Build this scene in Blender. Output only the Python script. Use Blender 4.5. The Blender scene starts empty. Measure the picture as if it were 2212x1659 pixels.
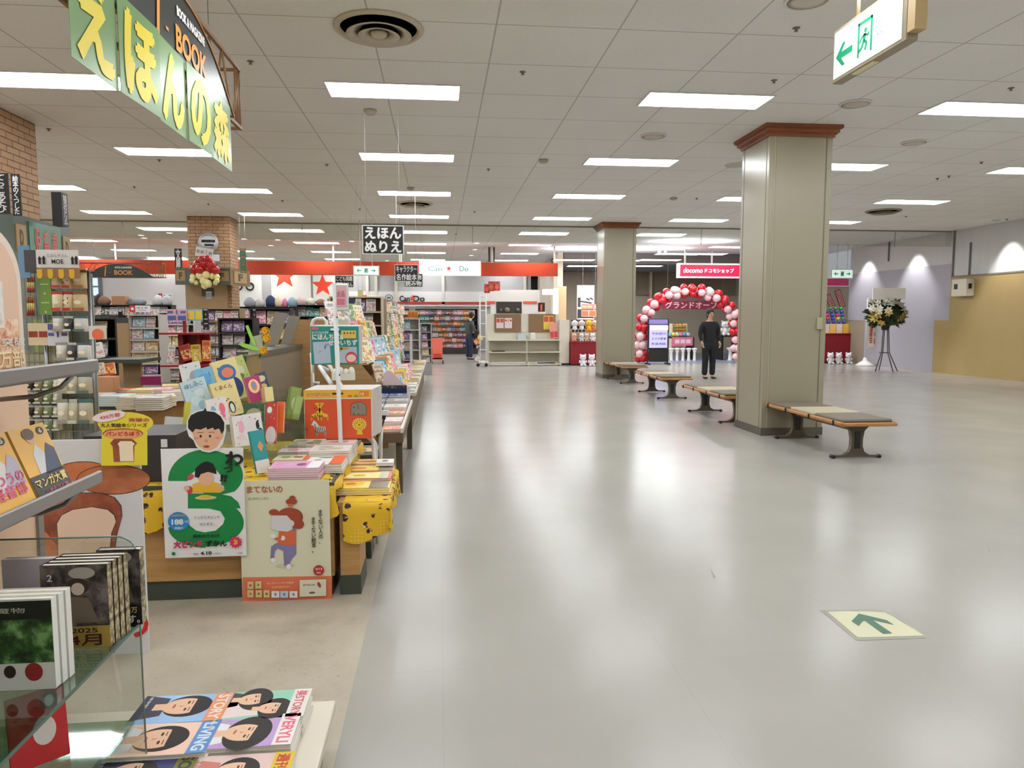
import bpy, math, random, re
from mathutils import Matrix, Vector
# ---------------------------------------------------------------- camera, world, exposure
FPX, CX, CY, CAMH = 1560.0, 1106.0, 829.5, 1.4
PITCH = math.atan(139.5 / FPX); YAW = math.atan(156 * math.cos(PITCH) / FPX)
FW = Vector((math.sin(YAW) * math.cos(PITCH), math.cos(YAW) * math.cos(PITCH), -math.sin(PITCH)))
RT = Vector((math.cos(YAW), -math.sin(YAW), 0)); UP = RT.cross(FW)
sc = bpy.context.scene
cam_d = bpy.data.cameras.new('camera'); cam = bpy.data.objects.new('camera', cam_d)
sc.collection.objects.link(cam); sc.camera = cam
cam.location = (0, 0, CAMH)
cam.matrix_world = Matrix.Translation((0, 0, CAMH)) @ Matrix((RT, UP, -FW)).transposed().to_4x4()
cam_d.sensor_width = 36; cam_d.lens = 36 * FPX / 2212; cam_d.clip_start = .05; cam_d.clip_end = 200
w = bpy.data.worlds.new('world'); sc.world = w; w.use_nodes = True
w.node_tree.nodes['Background'].inputs[0].default_value = (.9, .95, 1, 1)
w.node_tree.nodes['Background'].inputs[1].default_value = .35
sc.view_settings.view_transform = 'Standard'; sc.view_settings.look = 'None'
sc.view_settings.exposure = 0.0; sc.view_settings.gamma = 1
LAMP = 26.            # strength of the ceiling panels
sc.cycles.use_denoising = True
sc.cycles.use_adaptive_sampling = True; sc.cycles.adaptive_threshold = .03
sc.cycles.max_bounces = 7; sc.cycles.diffuse_bounces = 4; sc.cycles.glossy_bounces = 3
sc.cycles.transmission_bounces = 6; sc.cycles.transparent_max_bounces = 12
sc.cycles.caustics_reflective = False; sc.cycles.caustics_refractive = False
sc.cycles.sample_clamp_indirect = 4

def at(x, y, X=None, Y=None, Z=None):
    """the point of the place seen at photo pixel (x, y) at a known X, depth Y or height Z"""
    d = FW + (x - CX) / FPX * RT + (CY - y) / FPX * UP
    t = X / d.x if X is not None else Y / d.y if Y is not None else (Z - CAMH) / d.z
    return Vector((0, 0, CAMH)) + d * t
R = math.radians
rnd = random.Random(7)
ZC = 3.66
# ---------------------------------------------------------------- materials
_m = {}
def lin(c): return tuple((v / 255 / 12.92 if v / 255 <= .04045 else ((v / 255 + .055) / 1.055) ** 2.4) for v in c[:3]) + (1,)
def M(c, rough=.6, metal=0., emit=0., key=None):
    k = key or (tuple(c), rough, metal, emit)
    if k in _m: return _m[k]
    m = bpy.data.materials.new('mat_%02x%02x%02x_%d' % (int(c[0]), int(c[1]), int(c[2]), len(_m))); m.use_nodes = True
    b = m.node_tree.nodes['Principled BSDF']
    b.inputs['Base Color'].default_value = lin(c); b.inputs['Roughness'].default_value = rough
    b.inputs['Metallic'].default_value = metal
    if emit:
        b.inputs['Emission Color'].default_value = lin(c); b.inputs['Emission Strength'].default_value = emit
    _m[k] = m; return m
class NT:
    """tiny node helper"""
    def __init__(s, name, rough=.6):
        s.m = bpy.data.materials.new(name); s.m.use_nodes = True; s.t = s.m.node_tree
        s.b = s.t.nodes['Principled BSDF']; s.b.inputs['Roughness'].default_value = rough
    def n(s, typ, **kw):
        o = s.t.nodes.new(typ)
        for k, v in kw.items():
            if k in o.inputs: o.inputs[k].default_value = v
            else: setattr(o, k, v)
        return o
    def l(s, a, b): s.t.links.new(a, b)
    def coord(s, kind='Object', scale=(1, 1, 1), loc=(0, 0, 0)):
        c = s.n('ShaderNodeTexCoord'); mp = s.n('ShaderNodeMapping')
        mp.inputs['Scale'].default_value = scale; mp.inputs['Location'].default_value = loc
        s.l(c.outputs[kind], mp.inputs[0]); return mp.outputs[0]
    def math(s, op, a, b=0.):
        o = s.n('ShaderNodeMath', operation=op)
        for i, v in enumerate((a, b)):
            if isinstance(v, (int, float)): o.inputs[i].default_value = v
            else: s.l(v, o.inputs[i])
        return o.outputs[0]
    def mix(s, f, a, b):
        o = s.n('ShaderNodeMix', data_type='RGBA')
        for i, v in ((0, f), (6, a), (7, b)):
            if isinstance(v, (int, float)): o.inputs[i].default_value = v
            elif isinstance(v, tuple): o.inputs[i].default_value = lin(v)
            else: s.l(v, o.inputs[i])
        return o.outputs[2]
    def noise(s, vec, scale=5, detail=3, rough=.5):
        o = s.n('ShaderNodeTexNoise'); o.inputs['Scale'].default_value = scale; o.inputs['Detail'].default_value = detail
        o.inputs['Roughness'].default_value = rough
        if vec is not None: s.l(vec, o.inputs[0])
        return o.outputs[0]
    def ramp(s, f, stops):
        o = s.n('ShaderNodeValToRGB'); cr = o.color_ramp
        while len(cr.elements) < len(stops): cr.elements.new(.5)
        for e, (p, c) in zip(cr.elements, stops): e.position = p; e.color = lin(c)
        s.l(f, o.inputs[0]); return o.outputs[0]
    def out(s, c): s.l(c, s.b.inputs['Base Color']); return s.m
def glass(name, tint=(235, 245, 242), refl=.06):
    m = bpy.data.materials.new(name); m.use_nodes = True; t = m.node_tree; t.nodes.clear()
    o = t.nodes.new('ShaderNodeOutputMaterial'); tr = t.nodes.new('ShaderNodeBsdfTransparent'); gl = t.nodes.new('ShaderNodeBsdfGlossy')
    mx = t.nodes.new('ShaderNodeMixShader'); fr = t.nodes.new('ShaderNodeLayerWeight'); fr.inputs[0].default_value = .25
    ma = t.nodes.new('ShaderNodeMath'); ma.operation = 'MULTIPLY_ADD'; ma.inputs[1].default_value = .55; ma.inputs[2].default_value = refl
    tr.inputs[0].default_value = lin(tint); gl.inputs['Roughness'].default_value = .03
    t.links.new(fr.outputs[1], ma.inputs[0]); t.links.new(ma.outputs[0], mx.inputs[0])
    t.links.new(tr.outputs[0], mx.inputs[1]); t.links.new(gl.outputs[0], mx.inputs[2]); t.links.new(mx.outputs[0], o.inputs[0])
    return m
GLASS = glass('clear_glass'); ACRYL = glass('clear_acrylic', (244, 247, 245), .05); GREENGL = glass('green_glass', (206, 226, 216), .05)
SMOKE = glass('smoke_screen_glass', (240, 242, 238), .02)
# procedural surfaces
def mat_floor():
    t = NT('vinyl_tile', .28); v = t.coord('Object')
    br = t.n('ShaderNodeTexBrick', offset=0., squash=1.); t.l(v, br.inputs[0])
    for k, x in (('Scale', 1.), ('Mortar Size', .003), ('Brick Width', .93), ('Row Height', .93), ('Mortar Smooth', .4), ('Bias', 0.)): br.inputs[k].default_value = x
    n1 = t.noise(v, 1.3, 4); n2 = t.noise(t.coord('Object', (3, .6, 1)), 6, 5, .6)
    base = t.ramp(n1, [(.3, (159, 156, 149)), (.7, (166, 163, 156))])
    base = t.mix(t.math('MULTIPLY', n2, .25), base, (152, 149, 141))
    mo = t.math('MULTIPLY', br.outputs['Fac'], .09)
    base = t.mix(mo, base, (120, 112, 98))
    rr = t.math('ADD', t.math('MULTIPLY', n1, .05), .17); t.l(rr, t.b.inputs['Roughness'])
    t.b.inputs['Specular IOR Level'].default_value = .08
    return t.out(base)
def mat_floor2():
    t = NT('worn_beige_vinyl', .42); v = t.coord('Object')
    n1 = t.noise(v, 2.2, 6, .62); base = t.ramp(n1, [(.3, (148, 138, 120)), (.5, (172, 162, 144)), (.75, (184, 175, 158))])
    n2 = t.noise(v, 45, 3); base = t.mix(t.math('MULTIPLY', t.math('GREATER_THAN', n2, .66), .35), base, (120, 106, 86))
    return t.out(base)
def mat_ceil():
    t = NT('ceiling_board', .85); v = t.coord('Object', (1, 1, 1), (.51, .26, 0))
    br = t.n('ShaderNodeTexBrick', offset=0., squash=1.); t.l(v, br.inputs[0])
    for k, x in (('Scale', 1.), ('Mortar Size', .008), ('Brick Width', .964), ('Row Height', .86), ('Mortar Smooth', .3), ('Bias', 0.)): br.inputs[k].default_value = x
    n1 = t.noise(v, .7, 3); base = t.ramp(n1, [(.3, (230, 228, 226)), (.7, (236, 235, 233))])
    fine = t.noise(v, 120, 2); base = t.mix(t.math('MULTIPLY', t.math('GREATER_THAN', fine, .64), .25), base, (130, 122, 108))
    spl = t.n('ShaderNodeSeparateXYZ'); t.l(v, spl.inputs[0])
    base = t.mix(t.math('MULTIPLY', br.outputs['Fac'], .45), base, (96, 84, 68))
    return t.out(base)
def mat_brick():
    t = NT('brick_cladding', .8); v = t.coord('Generated')
    # running bond laid round the pillar: object coordinates, horizontal run = x + y
    c = t.n('ShaderNodeTexCoord'); s_ = t.n('ShaderNodeSeparateXYZ'); t.l(c.outputs['Object'], s_.inputs[0])
    u = t.math('ADD', s_.outputs[0], s_.outputs[1]); cb = t.n('ShaderNodeCombineXYZ'); t.l(u, cb.inputs[0]); t.l(s_.outputs[2], cb.inputs[1])
    br = t.n('ShaderNodeTexBrick', offset=.5, squash=1.); t.l(cb.outputs[0], br.inputs[0])
    for k, x in (('Scale', 1.), ('Mortar Size', .006), ('Brick Width', .235), ('Row Height', .073), ('Mortar Smooth', .1), ('Bias', -.2)): br.inputs[k].default_value = x
    br.inputs['Color1'].default_value = lin((176, 138, 102)); br.inputs['Color2'].default_value = lin((156, 116, 84)); br.inputs['Mortar'].default_value = lin((58, 40, 28))
    n = t.noise(c.outputs['Object'], 9, 3); col = t.mix(t.math('MULTIPLY', n, .35), br.outputs['Color'], (190, 158, 124))
    return t.out(col)
def mat_wood(name, a, b, rough=.5, sc_=(1.5, 14, 14)):
    t = NT(name, rough); n = t.noise(t.coord('Object', sc_), 2.2, 5, .6); return t.out(t.ramp(n, [(.3, a), (.7, b)]))
def mat_cloth():
    t = NT('yellow_print_cloth', .8); v = t.coord('Object')
    d = t.n('ShaderNodeTexVoronoi', feature='F1'); t.l(v, d.inputs[0]); d.inputs['Scale'].default_value = 55.; d.inputs['Randomness'].default_value = 0.
    base = t.mix(t.math('MULTIPLY', t.math('LESS_THAN', d.outputs['Distance'], .2), .5), (214, 170, 30), (240, 215, 120))
    k = t.n('ShaderNodeTexVoronoi', feature='F1'); t.l(v, k.inputs[0]); k.inputs['Scale'].default_value = 17.
    n = t.noise(v, 70, 2)
    f = t.math('MULTIPLY', t.math('LESS_THAN', t.math('ADD', k.outputs['Distance'], t.math('MULTIPLY', n, .3)), .47), 1.)
    ink = t.ramp(t.noise(v, 40, 1), [(.45, (36, 26, 20)), (.58, (120, 74, 36)), (.68, (225, 205, 160))])
    return t.out(t.mix(f, base, ink))
_cov = {}
def cover(col, acc, ink=(60, 50, 50), glossy=.3):
    """printed cover: title bar, a picture with blotchy art, small lettering; varies from object to object"""
    k = (col, acc, ink)
    if k in _cov: return _cov[k]
    t = NT('printed_cover_%d' % len(_cov), glossy)
    c = t.n('ShaderNodeTexCoord'); g = c.outputs['Generated']; oi = t.n('ShaderNodeObjectInfo')
    rn = oi.outputs['Random']; s_ = t.n('ShaderNodeSeparateXYZ'); t.l(g, s_.inputs[0]); X, Z = s_.outputs[0], s_.outputs[2]
    off = t.math('MULTIPLY', rn, 37.); cb = t.n('ShaderNodeCombineXYZ'); t.l(t.math('ADD', X, off), cb.inputs[0]); t.l(s_.outputs[1], cb.inputs[1]); t.l(t.math('MULTIPLY', Z, 1.4), cb.inputs[2])
    art = t.noise(cb.outputs[0], 3.2, 2, .5); art2 = t.noise(cb.outputs[0], 8, 2, .5)
    inpic = t.math('MULTIPLY', t.math('LESS_THAN', Z, .68), t.math('GREATER_THAN', Z, .12))
    base = t.mix(t.math('MULTIPLY', t.math('GREATER_THAN', art, .52), inpic), col, acc)
    base = t.mix(t.math('MULTIPLY', t.math('GREATER_THAN', art2, .6), inpic), base, (226, 214, 200))
    base = t.mix(t.math('MULTIPLY', t.math('LESS_THAN', art2, .36), inpic), base, ink)
    cb2 = t.n('ShaderNodeCombineXYZ'); t.l(t.math('MULTIPLY', t.math('ADD', X, off), 26.), cb2.inputs[0]); t.l(t.math('MULTIPLY', Z, 40.), cb2.inputs[2]); t.l(s_.outputs[1], cb2.inputs[1])
    tx = t.math('GREATER_THAN', t.noise(cb2.outputs[0], 1., 1), .5)
    title = t.math('MULTIPLY', t.math('GREATER_THAN', Z, .76), t.math('LESS_THAN', Z, .9))
    xin = t.math('MULTIPLY', t.math('GREATER_THAN', X, .12), t.math('LESS_THAN', X, .88))
    base = t.mix(t.math('MULTIPLY', t.math('MULTIPLY', title, tx), xin), base, ink)
    low = t.math('MULTIPLY', t.math('GREATER_THAN', Z, .04), t.math('LESS_THAN', Z, .09))
    base = t.mix(t.math('MULTIPLY', t.math('MULTIPLY', low, tx), xin), base, ink)
    t.out(base); _cov[k] = t.m; return t.m
FLOOR, FLOOR2, CEIL, BRICK = mat_floor(), mat_floor2(), mat_ceil(), mat_brick()
WOOD = mat_wood('honey_wood', (168, 124, 70), (190, 148, 92)); WOODD = mat_wood('walnut_trim', (122, 66, 34), (142, 80, 42))
BENCHW = mat_wood('bench_wood', (160, 108, 58), (182, 130, 76)); CLOTH = mat_cloth()
PAPER = M((228, 224, 214), .8); WHITE = M((222, 220, 214), .5); OFFW = M((206, 200, 186), .6); BLACK = M((22, 21, 20), .5)
DGREEN = M((58, 66, 54), .5); GREY = M((150, 148, 144), .45); STEEL = M((150, 150, 152), .3, .8); DGREY = M((62, 60, 58), .5)
PAGES = M((226, 218, 200), .85)
# ---------------------------------------------------------------- mesh helpers
COL = sc.collection
def frame(o, rt=(1, 0, 0), up=(0, 0, 1)):
    r = Vector(rt).normalized(); u = Vector(up); u = (u - r * u.dot(r)).normalized(); n = r.cross(u)
    return Matrix.Translation(Vector(o)) @ Matrix((r, u, n)).transposed().to_4x4()
def TR(x=0, y=0, z=0, rz=0, rx=0, ry=0):
    return Matrix.Translation((x, y, z)) @ Matrix.Rotation(R(rz), 4, 'Z') @ Matrix.Rotation(R(rx), 4, 'X') @ Matrix.Rotation(R(ry), 4, 'Y')
_txt = {}
def text_mesh(body, bold=0., vertical=False, spacing=1.0, shear=0.):
    k = (body, bold, vertical, spacing, shear)
    if k in _txt: return _txt[k]
    cu = bpy.data.curves.new('t', 'FONT'); cu.body = body if not vertical else '\n'.join(body)
    cu.align_x = 'CENTER'; cu.offset = bold; cu.resolution_u = 3; cu.space_character = spacing; cu.shear = shear
    if vertical: cu.space_line = .85
    o = bpy.data.objects.new('t', cu); COL.objects.link(o); dg = bpy.context.evaluated_depsgraph_get()
    me = bpy.data.meshes.new_from_object(o.evaluated_get(dg)); vs = [v.co.copy() for v in me.vertices]; fs = [tuple(p.vertices) for p in me.polygons]
    bpy.data.objects.remove(o); bpy.data.curves.remove(cu); bpy.data.meshes.remove(me)
    if vs:
        x0, x1 = min(v.x for v in vs), max(v.x for v in vs); y0, y1 = min(v.y for v in vs), max(v.y for v in vs)
        vs = [((v.x - x0) / max(x1 - x0, 1e-6) - .5, (v.y - y0) / max(y1 - y0, 1e-6) - .5) for v in vs]
        _txt[k] = (vs, fs, (x1 - x0) / max(y1 - y0, 1e-6))
    else: _txt[k] = ([], [], 1)
    return _txt[k]
class MB:
    def __init__(s): s.v = []; s.f = []; s.mi = []; s.ms = []; s.sm = []
    def _m(s, m):
        if m not in s.ms: s.ms.append(m)
        return s.ms.index(m)
    def add(s, vs, fs, m, T=None, smooth=False):
        o = len(s.v); mi = s._m(m)
        for p in vs: s.v.append((T @ Vector(p)) if T is not None else Vector(p))
        for f in fs: s.f.append(tuple(i + o for i in f)); s.mi.append(mi); s.sm.append(smooth)
        return s
    def box(s, c, d, m, T=None, bev=0.):
        x, y, z = c; a, b, h = d[0] / 2, d[1] / 2, d[2] / 2
        if bev:
            e = min(bev, a * .9, b * .9, h * .9); vs = []; 
            import itertools
            for sx, sy, sz in itertools.product((-1, 1), repeat=3):
                vs += [(x + sx * a, y + sy * (b - e), z + sz * (h - e)), (x + sx * (a - e), y + sy * b, z + sz * (h - e)), (x + sx * (a - e), y + sy * (b - e), z + sz * h)]
            q = lambda sx, sy, sz: (((sx > 0) * 4 + (sy > 0) * 2 + (sz > 0)) * 3)
            fs = []
            for sg in (-1, 1):
                fs.append(tuple(q(sg, y_, z_) + 0 for y_, z_ in ((-1, -1), (1, -1), (1, 1), (-1, 1))))
                fs.append(tuple(q(x_, sg, z_) + 1 for x_, z_ in ((-1, -1), (-1, 1), (1, 1), (1, -1))))
                fs.append(tuple(q(x_, y_, sg) + 2 for x_, y_ in ((-1, -1), (1, -1), (1, 1), (-1, 1))))
            for s1 in (-1, 1):
                for s2 in (-1, 1):
                    fs.append((q(-1, s1, s2) + 1, q(1, s1, s2) + 1, q(1, s1, s2) + 2, q(-1, s1, s2) + 2))
                    fs.append((q(s1, -1, s2) + 0, q(s1, 1, s2) + 0, q(s1, 1, s2) + 2, q(s1, -1, s2) + 2))
                    fs.append((q(s1, s2, -1) + 0, q(s1, s2, 1) + 0, q(s1, s2, 1) + 1, q(s1, s2, -1) + 1))
            for sx, sy, sz in itertools.product((-1, 1), repeat=3): fs.append((q(sx, sy, sz), q(sx, sy, sz) + 1, q(sx, sy, sz) + 2))
            ctr = Vector(c); ff = []
            for f in fs:
                p = [Vector(vs[i]) for i in f]; n = (p[1] - p[0]).cross(p[2] - p[0]); g = sum(p, Vector()) / len(p) - ctr
                ff.append(f if n.dot(g) > 0 else f[::-1])
            return s.add(vs, ff, m, T)
        vs = [(x + i * a, y + j * b, z + k * h) for i in (-1, 1) for j in (-1, 1) for k in (-1, 1)]
        return s.add(vs, [(0, 1, 3, 2), (4, 6, 7, 5), (0, 4, 5, 1), (2, 3, 7, 6), (0, 2, 6, 4), (1, 5, 7, 3)], m, T)
    def b2(s, a, b, m, T=None, bev=0.):
        return s.box([(a[i] + b[i]) / 2 for i in range(3)], [abs(b[i] - a[i]) for i in range(3)], m, T, bev)
    def poly(s, pts, m, T=None, th=0.):
        """flat polygon in the local xy plane (z up towards the viewer), optional thickness below"""
        n = len(pts)
        if not th: return s.add([(p[0], p[1], p[2] if len(p) > 2 else 0) for p in pts], [tuple(range(n))], m, T)
        vs = [(p[0], p[1], 0) for p in pts] + [(p[0], p[1], -th) for p in pts]
        fs = [tuple(range(n)), tuple(range(2 * n - 1, n - 1, -1))] + [(i, i + n, (i + 1) % n + n, (i + 1) % n) for i in range(n)]
        return s.add(vs, fs, m, T)
    def ell(s, cx, cy, rx, ry, m, T=None, z=0., n=28, a0=0, a1=360, rot=0):
        pts = []; full = abs(a1 - a0) >= 360
        for i in range(n + (0 if full else 1)):
            a = R(a0 + (a1 - a0) * i / n); x, y = rx * math.cos(a), ry * math.sin(a); c, q = math.cos(R(rot)), math.sin(R(rot))
            pts.append((cx + x * c - y * q, cy + x * q + y * c, z))
        return s.poly(pts, m, T)
    def rect(s, x0, y0, x1, y1, m, T=None, z=0.): return s.add([(x0, y0, z), (x1, y0, z), (x1, y1, z), (x0, y1, z)], [(0, 1, 2, 3)], m, T)
    def tube(s, pts, r, m, T=None, n=8, close=False, smooth=True, cap=True):
        pts = [Vector(p) for p in pts]; k = len(pts); rs = r if isinstance(r, (list, tuple)) else [r] * k; vs = []
        prev = None
        for i, p in enumerate(pts):
            d = ((pts[(i + 1) % k] - pts[i - 1]) if close else (pts[min(i + 1, k - 1)] - pts[max(i - 1, 0)])).normalized()
            if prev is None:
                u = d.orthogonal().normalized()
            else: u = (prev - d * prev.dot(d)); u = u.normalized() if u.length > 1e-6 else d.orthogonal().normalized()
            prev = u; v2 = d.cross(u)
            for j in range(n):
                a = 2 * math.pi * j / n + math.pi / n; vs.append(p + (u * math.cos(a) + v2 * math.sin(a)) * rs[i])
        fs = []
        for i in range(k if close else k - 1):
            for j in range(n):
                i2 = (i + 1) % k; fs.append((i * n + j, i * n + (j + 1) % n, i2 * n + (j + 1) % n, i2 * n + j))
        if cap and not close: fs += [tuple(range(n - 1, -1, -1)), tuple((k - 1) * n + j for j in range(n))]
        return s.add(vs, fs, m, T, smooth)
    def lathe(s, prof, m, T=None, n=20, smooth=True):
        vs = []; k = len(prof)
        for (r, z) in prof:
            for j in range(n): a = 2 * math.pi * j / n; vs.append((r * math.cos(a), r * math.sin(a), z))
        fs = [(i * n + j, i * n + (j + 1) % n, (i + 1) * n + (j + 1) % n, (i + 1) * n + j) for i in range(k - 1) for j in range(n)]
        if prof[0][0] > 1e-5: fs.append(tuple(range(n - 1, -1, -1)))
        if prof[-1][0] > 1e-5: fs.append(tuple((k - 1) * n + j for j in range(n)))
        return s.add(vs, fs, m, T, smooth)
    def ball(s, c, r, m, T=None, n=12, sz=(1, 1, 1)):
        k = max(5, n // 2); pr = [(math.sin(math.pi * i / k), -math.cos(math.pi * i / k)) for i in range(k + 1)]
        vs = []
        for (a, b) in pr:
            for j in range(n): t = 2 * math.pi * j / n; vs.append((c[0] + r * sz[0] * a * math.cos(t), c[1] + r * sz[1] * a * math.sin(t), c[2] + r * sz[2] * b))
        return s.add(vs, [(i * n + j, i * n + (j + 1) % n, (i + 1) * n + (j + 1) % n, (i + 1) * n + j) for i in range(k) for j in range(n)], m, T, True)
    def text(s, body, cx, cy, w, h, m, T=None, z=.001, bold=.0, vertical=False, rot=0, spacing=1., shear=0., fit=True):
        cjk = any(ord(ch) > 255 for ch in body)
        vs, fs, asp = text_mesh(body, 0. if cjk else bold, vertical, spacing, shear)
        if w is None: w = h * asp
        if h is None: h = w / asp
        c, q = math.cos(R(rot)), math.sin(R(rot)); n_ = max(1, len(body)); em = (h / n_ if vertical else min(h, w / n_ * 1.1)) * bold * .9
        for i, (dx, dy) in enumerate(((0, 0), (em, 0), (-em, 0), (0, em), (0, -em)) if cjk and bold >= .02 else ((0, 0),)):
            s.add([(cx + dx + x * w * c - y * h * q, cy + dy + x * w * q + y * h * c, z + i * .00015) for x, y in vs], fs, m, T)
        return s
    def mesh(s, name):
        me = bpy.data.meshes.new(name); me.from_pydata([tuple(v) for v in s.v], [], s.f)
        for m in s.ms: me.materials.append(m)
        me.polygons.foreach_set('material_index', s.mi); me.polygons.foreach_set('use_smooth', s.sm); me.update(); return me
    def build(s, name, parent=None, T=None):
        o = bpy.data.objects.new(name, s.mesh(name)); COL.objects.link(o)
        if parent is not None: adopt(o, parent)
        if T is not None: o.matrix_basis = T
        return o
def tag(o, label=None, cat=None, group=None, kind=None):
    if label: o['label'] = label
    if cat: o['category'] = cat
    if group: o['group'] = group
    if kind: o['kind'] = kind
    return o
def thing(name, label, cat, T=None, group=None):
    o = bpy.data.objects.new(name, None); COL.objects.link(o); o.empty_display_size = .05
    if T is not None: o.matrix_basis = T
    return tag(o, label, cat, group)
_kids = {}
def kids(o): return _kids.get(o.name, [])
def adopt(o, parent): o.parent = parent; _kids.setdefault(parent.name, []).append(o)
def dup(root, T, label=None, group=None):
    r = root.copy(); COL.objects.link(r); r.matrix_basis = T
    if label: r['label'] = label
    if group: r['group'] = group
    for ch in kids(root):
        c = ch.copy(); COL.objects.link(c); c.parent = r
        for g in kids(ch):
            d = g.copy(); COL.objects.link(d); d.parent = c
    return r
def struct(name, mb, label=None):
    o = mb.build(name); o['kind'] = 'structure'
    if label: o['label'] = label
    return o
ORD = ['first', 'second', 'third', 'fourth', 'fifth', 'sixth', 'seventh', 'eighth', 'ninth', 'tenth', 'eleventh', 'twelfth', 'thirteenth', 'fourteenth', 'fifteenth', 'sixteenth', 'seventeenth', 'eighteenth', 'nineteenth', 'twentieth']
TENS = {20: 'twenty', 30: 'thirty', 40: 'forty', 50: 'fifty', 60: 'sixty'}
def nth(i):
    if i < 20: return ORD[i]
    t = (i + 1) // 10 * 10; u = (i + 1) % 10
    return TENS[t][:-1] + 'ieth' if u == 0 else TENS[t] + '-' + ORD[u - 1]
# ================================================================ THE SETTING
XL, XR, YF, YB = -19., 13.12, -3., 34.
struct('floor', MB().b2((-.345, YF, -.1), (XR + .3, YB, 0), FLOOR), 'glossy off-white vinyl tile floor of the wide walkway')
struct('floor', MB().b2((XL, YF, -.1), (-.345, YB, 0), FLOOR2), 'worn beige vinyl floor of the bookshop')
struct('floor', MB().b2((3.6, 22.6, 0.0), (XR, YB, .006), M((128, 136, 158), .4)), 'grey-blue carpet tiles in the phone shop')
struct('ceiling', MB().b2((XL, YF, ZC), (XR + .3, YB, ZC + .1), CEIL), 'off-white suspended ceiling of large square boards')
struct('wall_left', MB().b2((XL - .2, YF, 0), (XL, YB, ZC), M((170, 160, 148), .8)))
struct('wall_front', MB().b2((XL, YF - .2, 0), (XR + .3, YF, ZC), M((190, 184, 172), .8)))
struct('wall_back', MB().b2((XL, YB, 0), (XR + .3, YB + .2, ZC), M((170, 168, 166), .8)))
LAV = M((166, 164, 172), .5); TAN = mat_wood('tan_hoarding', (164, 140, 88), (172, 148, 96), .55, (1, .3, .3))
def mat_drape():
    t = NT('white_sheeting', .6); v = t.coord('Object', (1, 3, .3)); n = t.noise(v, 1.6, 4)
    bp = t.n('ShaderNodeBump'); bp.inputs['Strength'].default_value = .35; bp.inputs['Distance'].default_value = .1
    t.l(n, bp.inputs['Height']); t.l(bp.outputs[0], t.b.inputs['Normal']); t.b.inputs['Base Color'].default_value = lin((205, 205, 202)); return t.m
DRAPE = mat_drape()
# right hoarding: plain sheeting above, lavender and tan boards below (in steps), all in one plane
mb = MB(); mb.b2((XR, YF, 0), (XR + .2, 22.2, ZC), DRAPE)
struct('wall_right', mb, 'white sheeting hung from the ceiling along the right side')
mb = MB(); y1 = at(2014, 803, X=XR - .02).y; y2 = at(2054, 640, X=XR - .02).y; z1 = at(2014, 692, X=XR - .02).z
zt = at(2130, 594, X=XR - .03).z
mb.poly([(y1, 0), (YF + .1, 0), (YF + .1, zt), (y2, zt), (y2, z1), (y1, z1)][::-1], TAN, frame((XR - .04, 0, 0), (0, 1, 0), (0, 0, 1)) @ Matrix.Scale(-1, 4, (0, 0, 1)))
struct('wall_right', mb, 'tan plywood hoarding with a stepped left edge')
mb = MB(); zl = at(1845, 592, X=XR - .02).z; zr = at(2052, 570, X=XR - .02).z; zn = at(1838, 692, X=XR - .02).z
ye = 22.2; yn = at(1870, 700, X=XR).y
T_ = frame((XR - .025, 0, 0), (0, 1, 0), (0, 0, 1)) @ Matrix.Scale(-1, 4, (0, 0, 1))
mb.poly([(y1 + .0, 0), (y1, z1), (y2, z1), (y2, zr), (ye, zl), (ye, zn), (yn, zn), (yn, 0)], LAV, T_)
struct('wall_right', mb, 'lavender-grey hoarding boards with stepped edges')
mb = MB(); mb.b2((XR - .02, yn, 0), (XR + .15, 22.5, zn), M((150, 138, 118), .6))
struct('wall_right', mb, 'beige wall end beyond the lavender hoarding')
# seams of the sheeting
mb = MB()
for y, z0, z9 in ((16.9, 2.5, 3.3), (y2 - .02, 2.45, ZC), (20.2, 3.1, ZC)):
    mb.b2((XR - .045, y - .012, z0), (XR - .0, y + .012, z9), M((120, 118, 112), .7))
struct('trim_1', mb, 'dark overlaps between the hanging sheets')
mb = MB().b2((XR - .05, 10, zt), (XR - .0, y2, zt + .035), M((120, 116, 104), .6)); struct('trim_2', mb, 'thin rail along the top of the tan hoarding')
# variety shop at the back: fascia band, walls behind
BY = 22.5
ORNG = M((176, 54, 16), .6)
zA, zB = at(900, 566, Y=BY).z, at(900, 594.5, Y=BY).z
xE = at(1205, 585, Y=BY).x
f = thing('shop_fascia', 'long orange fascia band hanging across the back of the hall', 'fascia')
MB().b2((-12.5, BY, zB), (xE, BY + .25, zA), ORNG).build('fascia_board', f)
mb = MB()
for x_ in (-9.5, -3.2, -1.2, at(865, 500, Y=BY).x, at(1064, 500, Y=BY).x, at(1199, 550, Y=BY).x):
    for o_ in (0,): mb.b2((x_ - .025, BY + .1, zA), (x_ + .025, BY + .15, ZC), OFFW)
mb.build('hanger', f, None)
sgn = thing('lightbox_sign', 'glowing white lightbox reading Can Do with a small star', 'sign')
xa, xb = at(906, 580, Y=BY).x, at(1038, 580, Y=BY).x
T_ = frame(((xa + xb) / 2, BY - .1, (zA + zB) / 2), (1, 0, 0), (0, 0, 1))
GLOW = M((250, 255, 252), .4, 0, 1.6)
mb = MB().b2((xa, BY - .09, zB - .01), (xb, BY, zA + .03), GLOW); mb.build('light_panel', sgn)
def star(mb, cx, cy, r, m, T, z=.002, rot=0):
    pts = [((r if i % 2 == 0 else r * .42) * math.sin(R(36 * i + rot)) + cx, (r if i % 2 == 0 else r * .42) * math.cos(R(36 * i + rot)) + cy, z) for i in range(10)]
    return mb.poly(pts[::-1], m, T)
mb = MB(); LG = M((110, 150, 146), .5)
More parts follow.
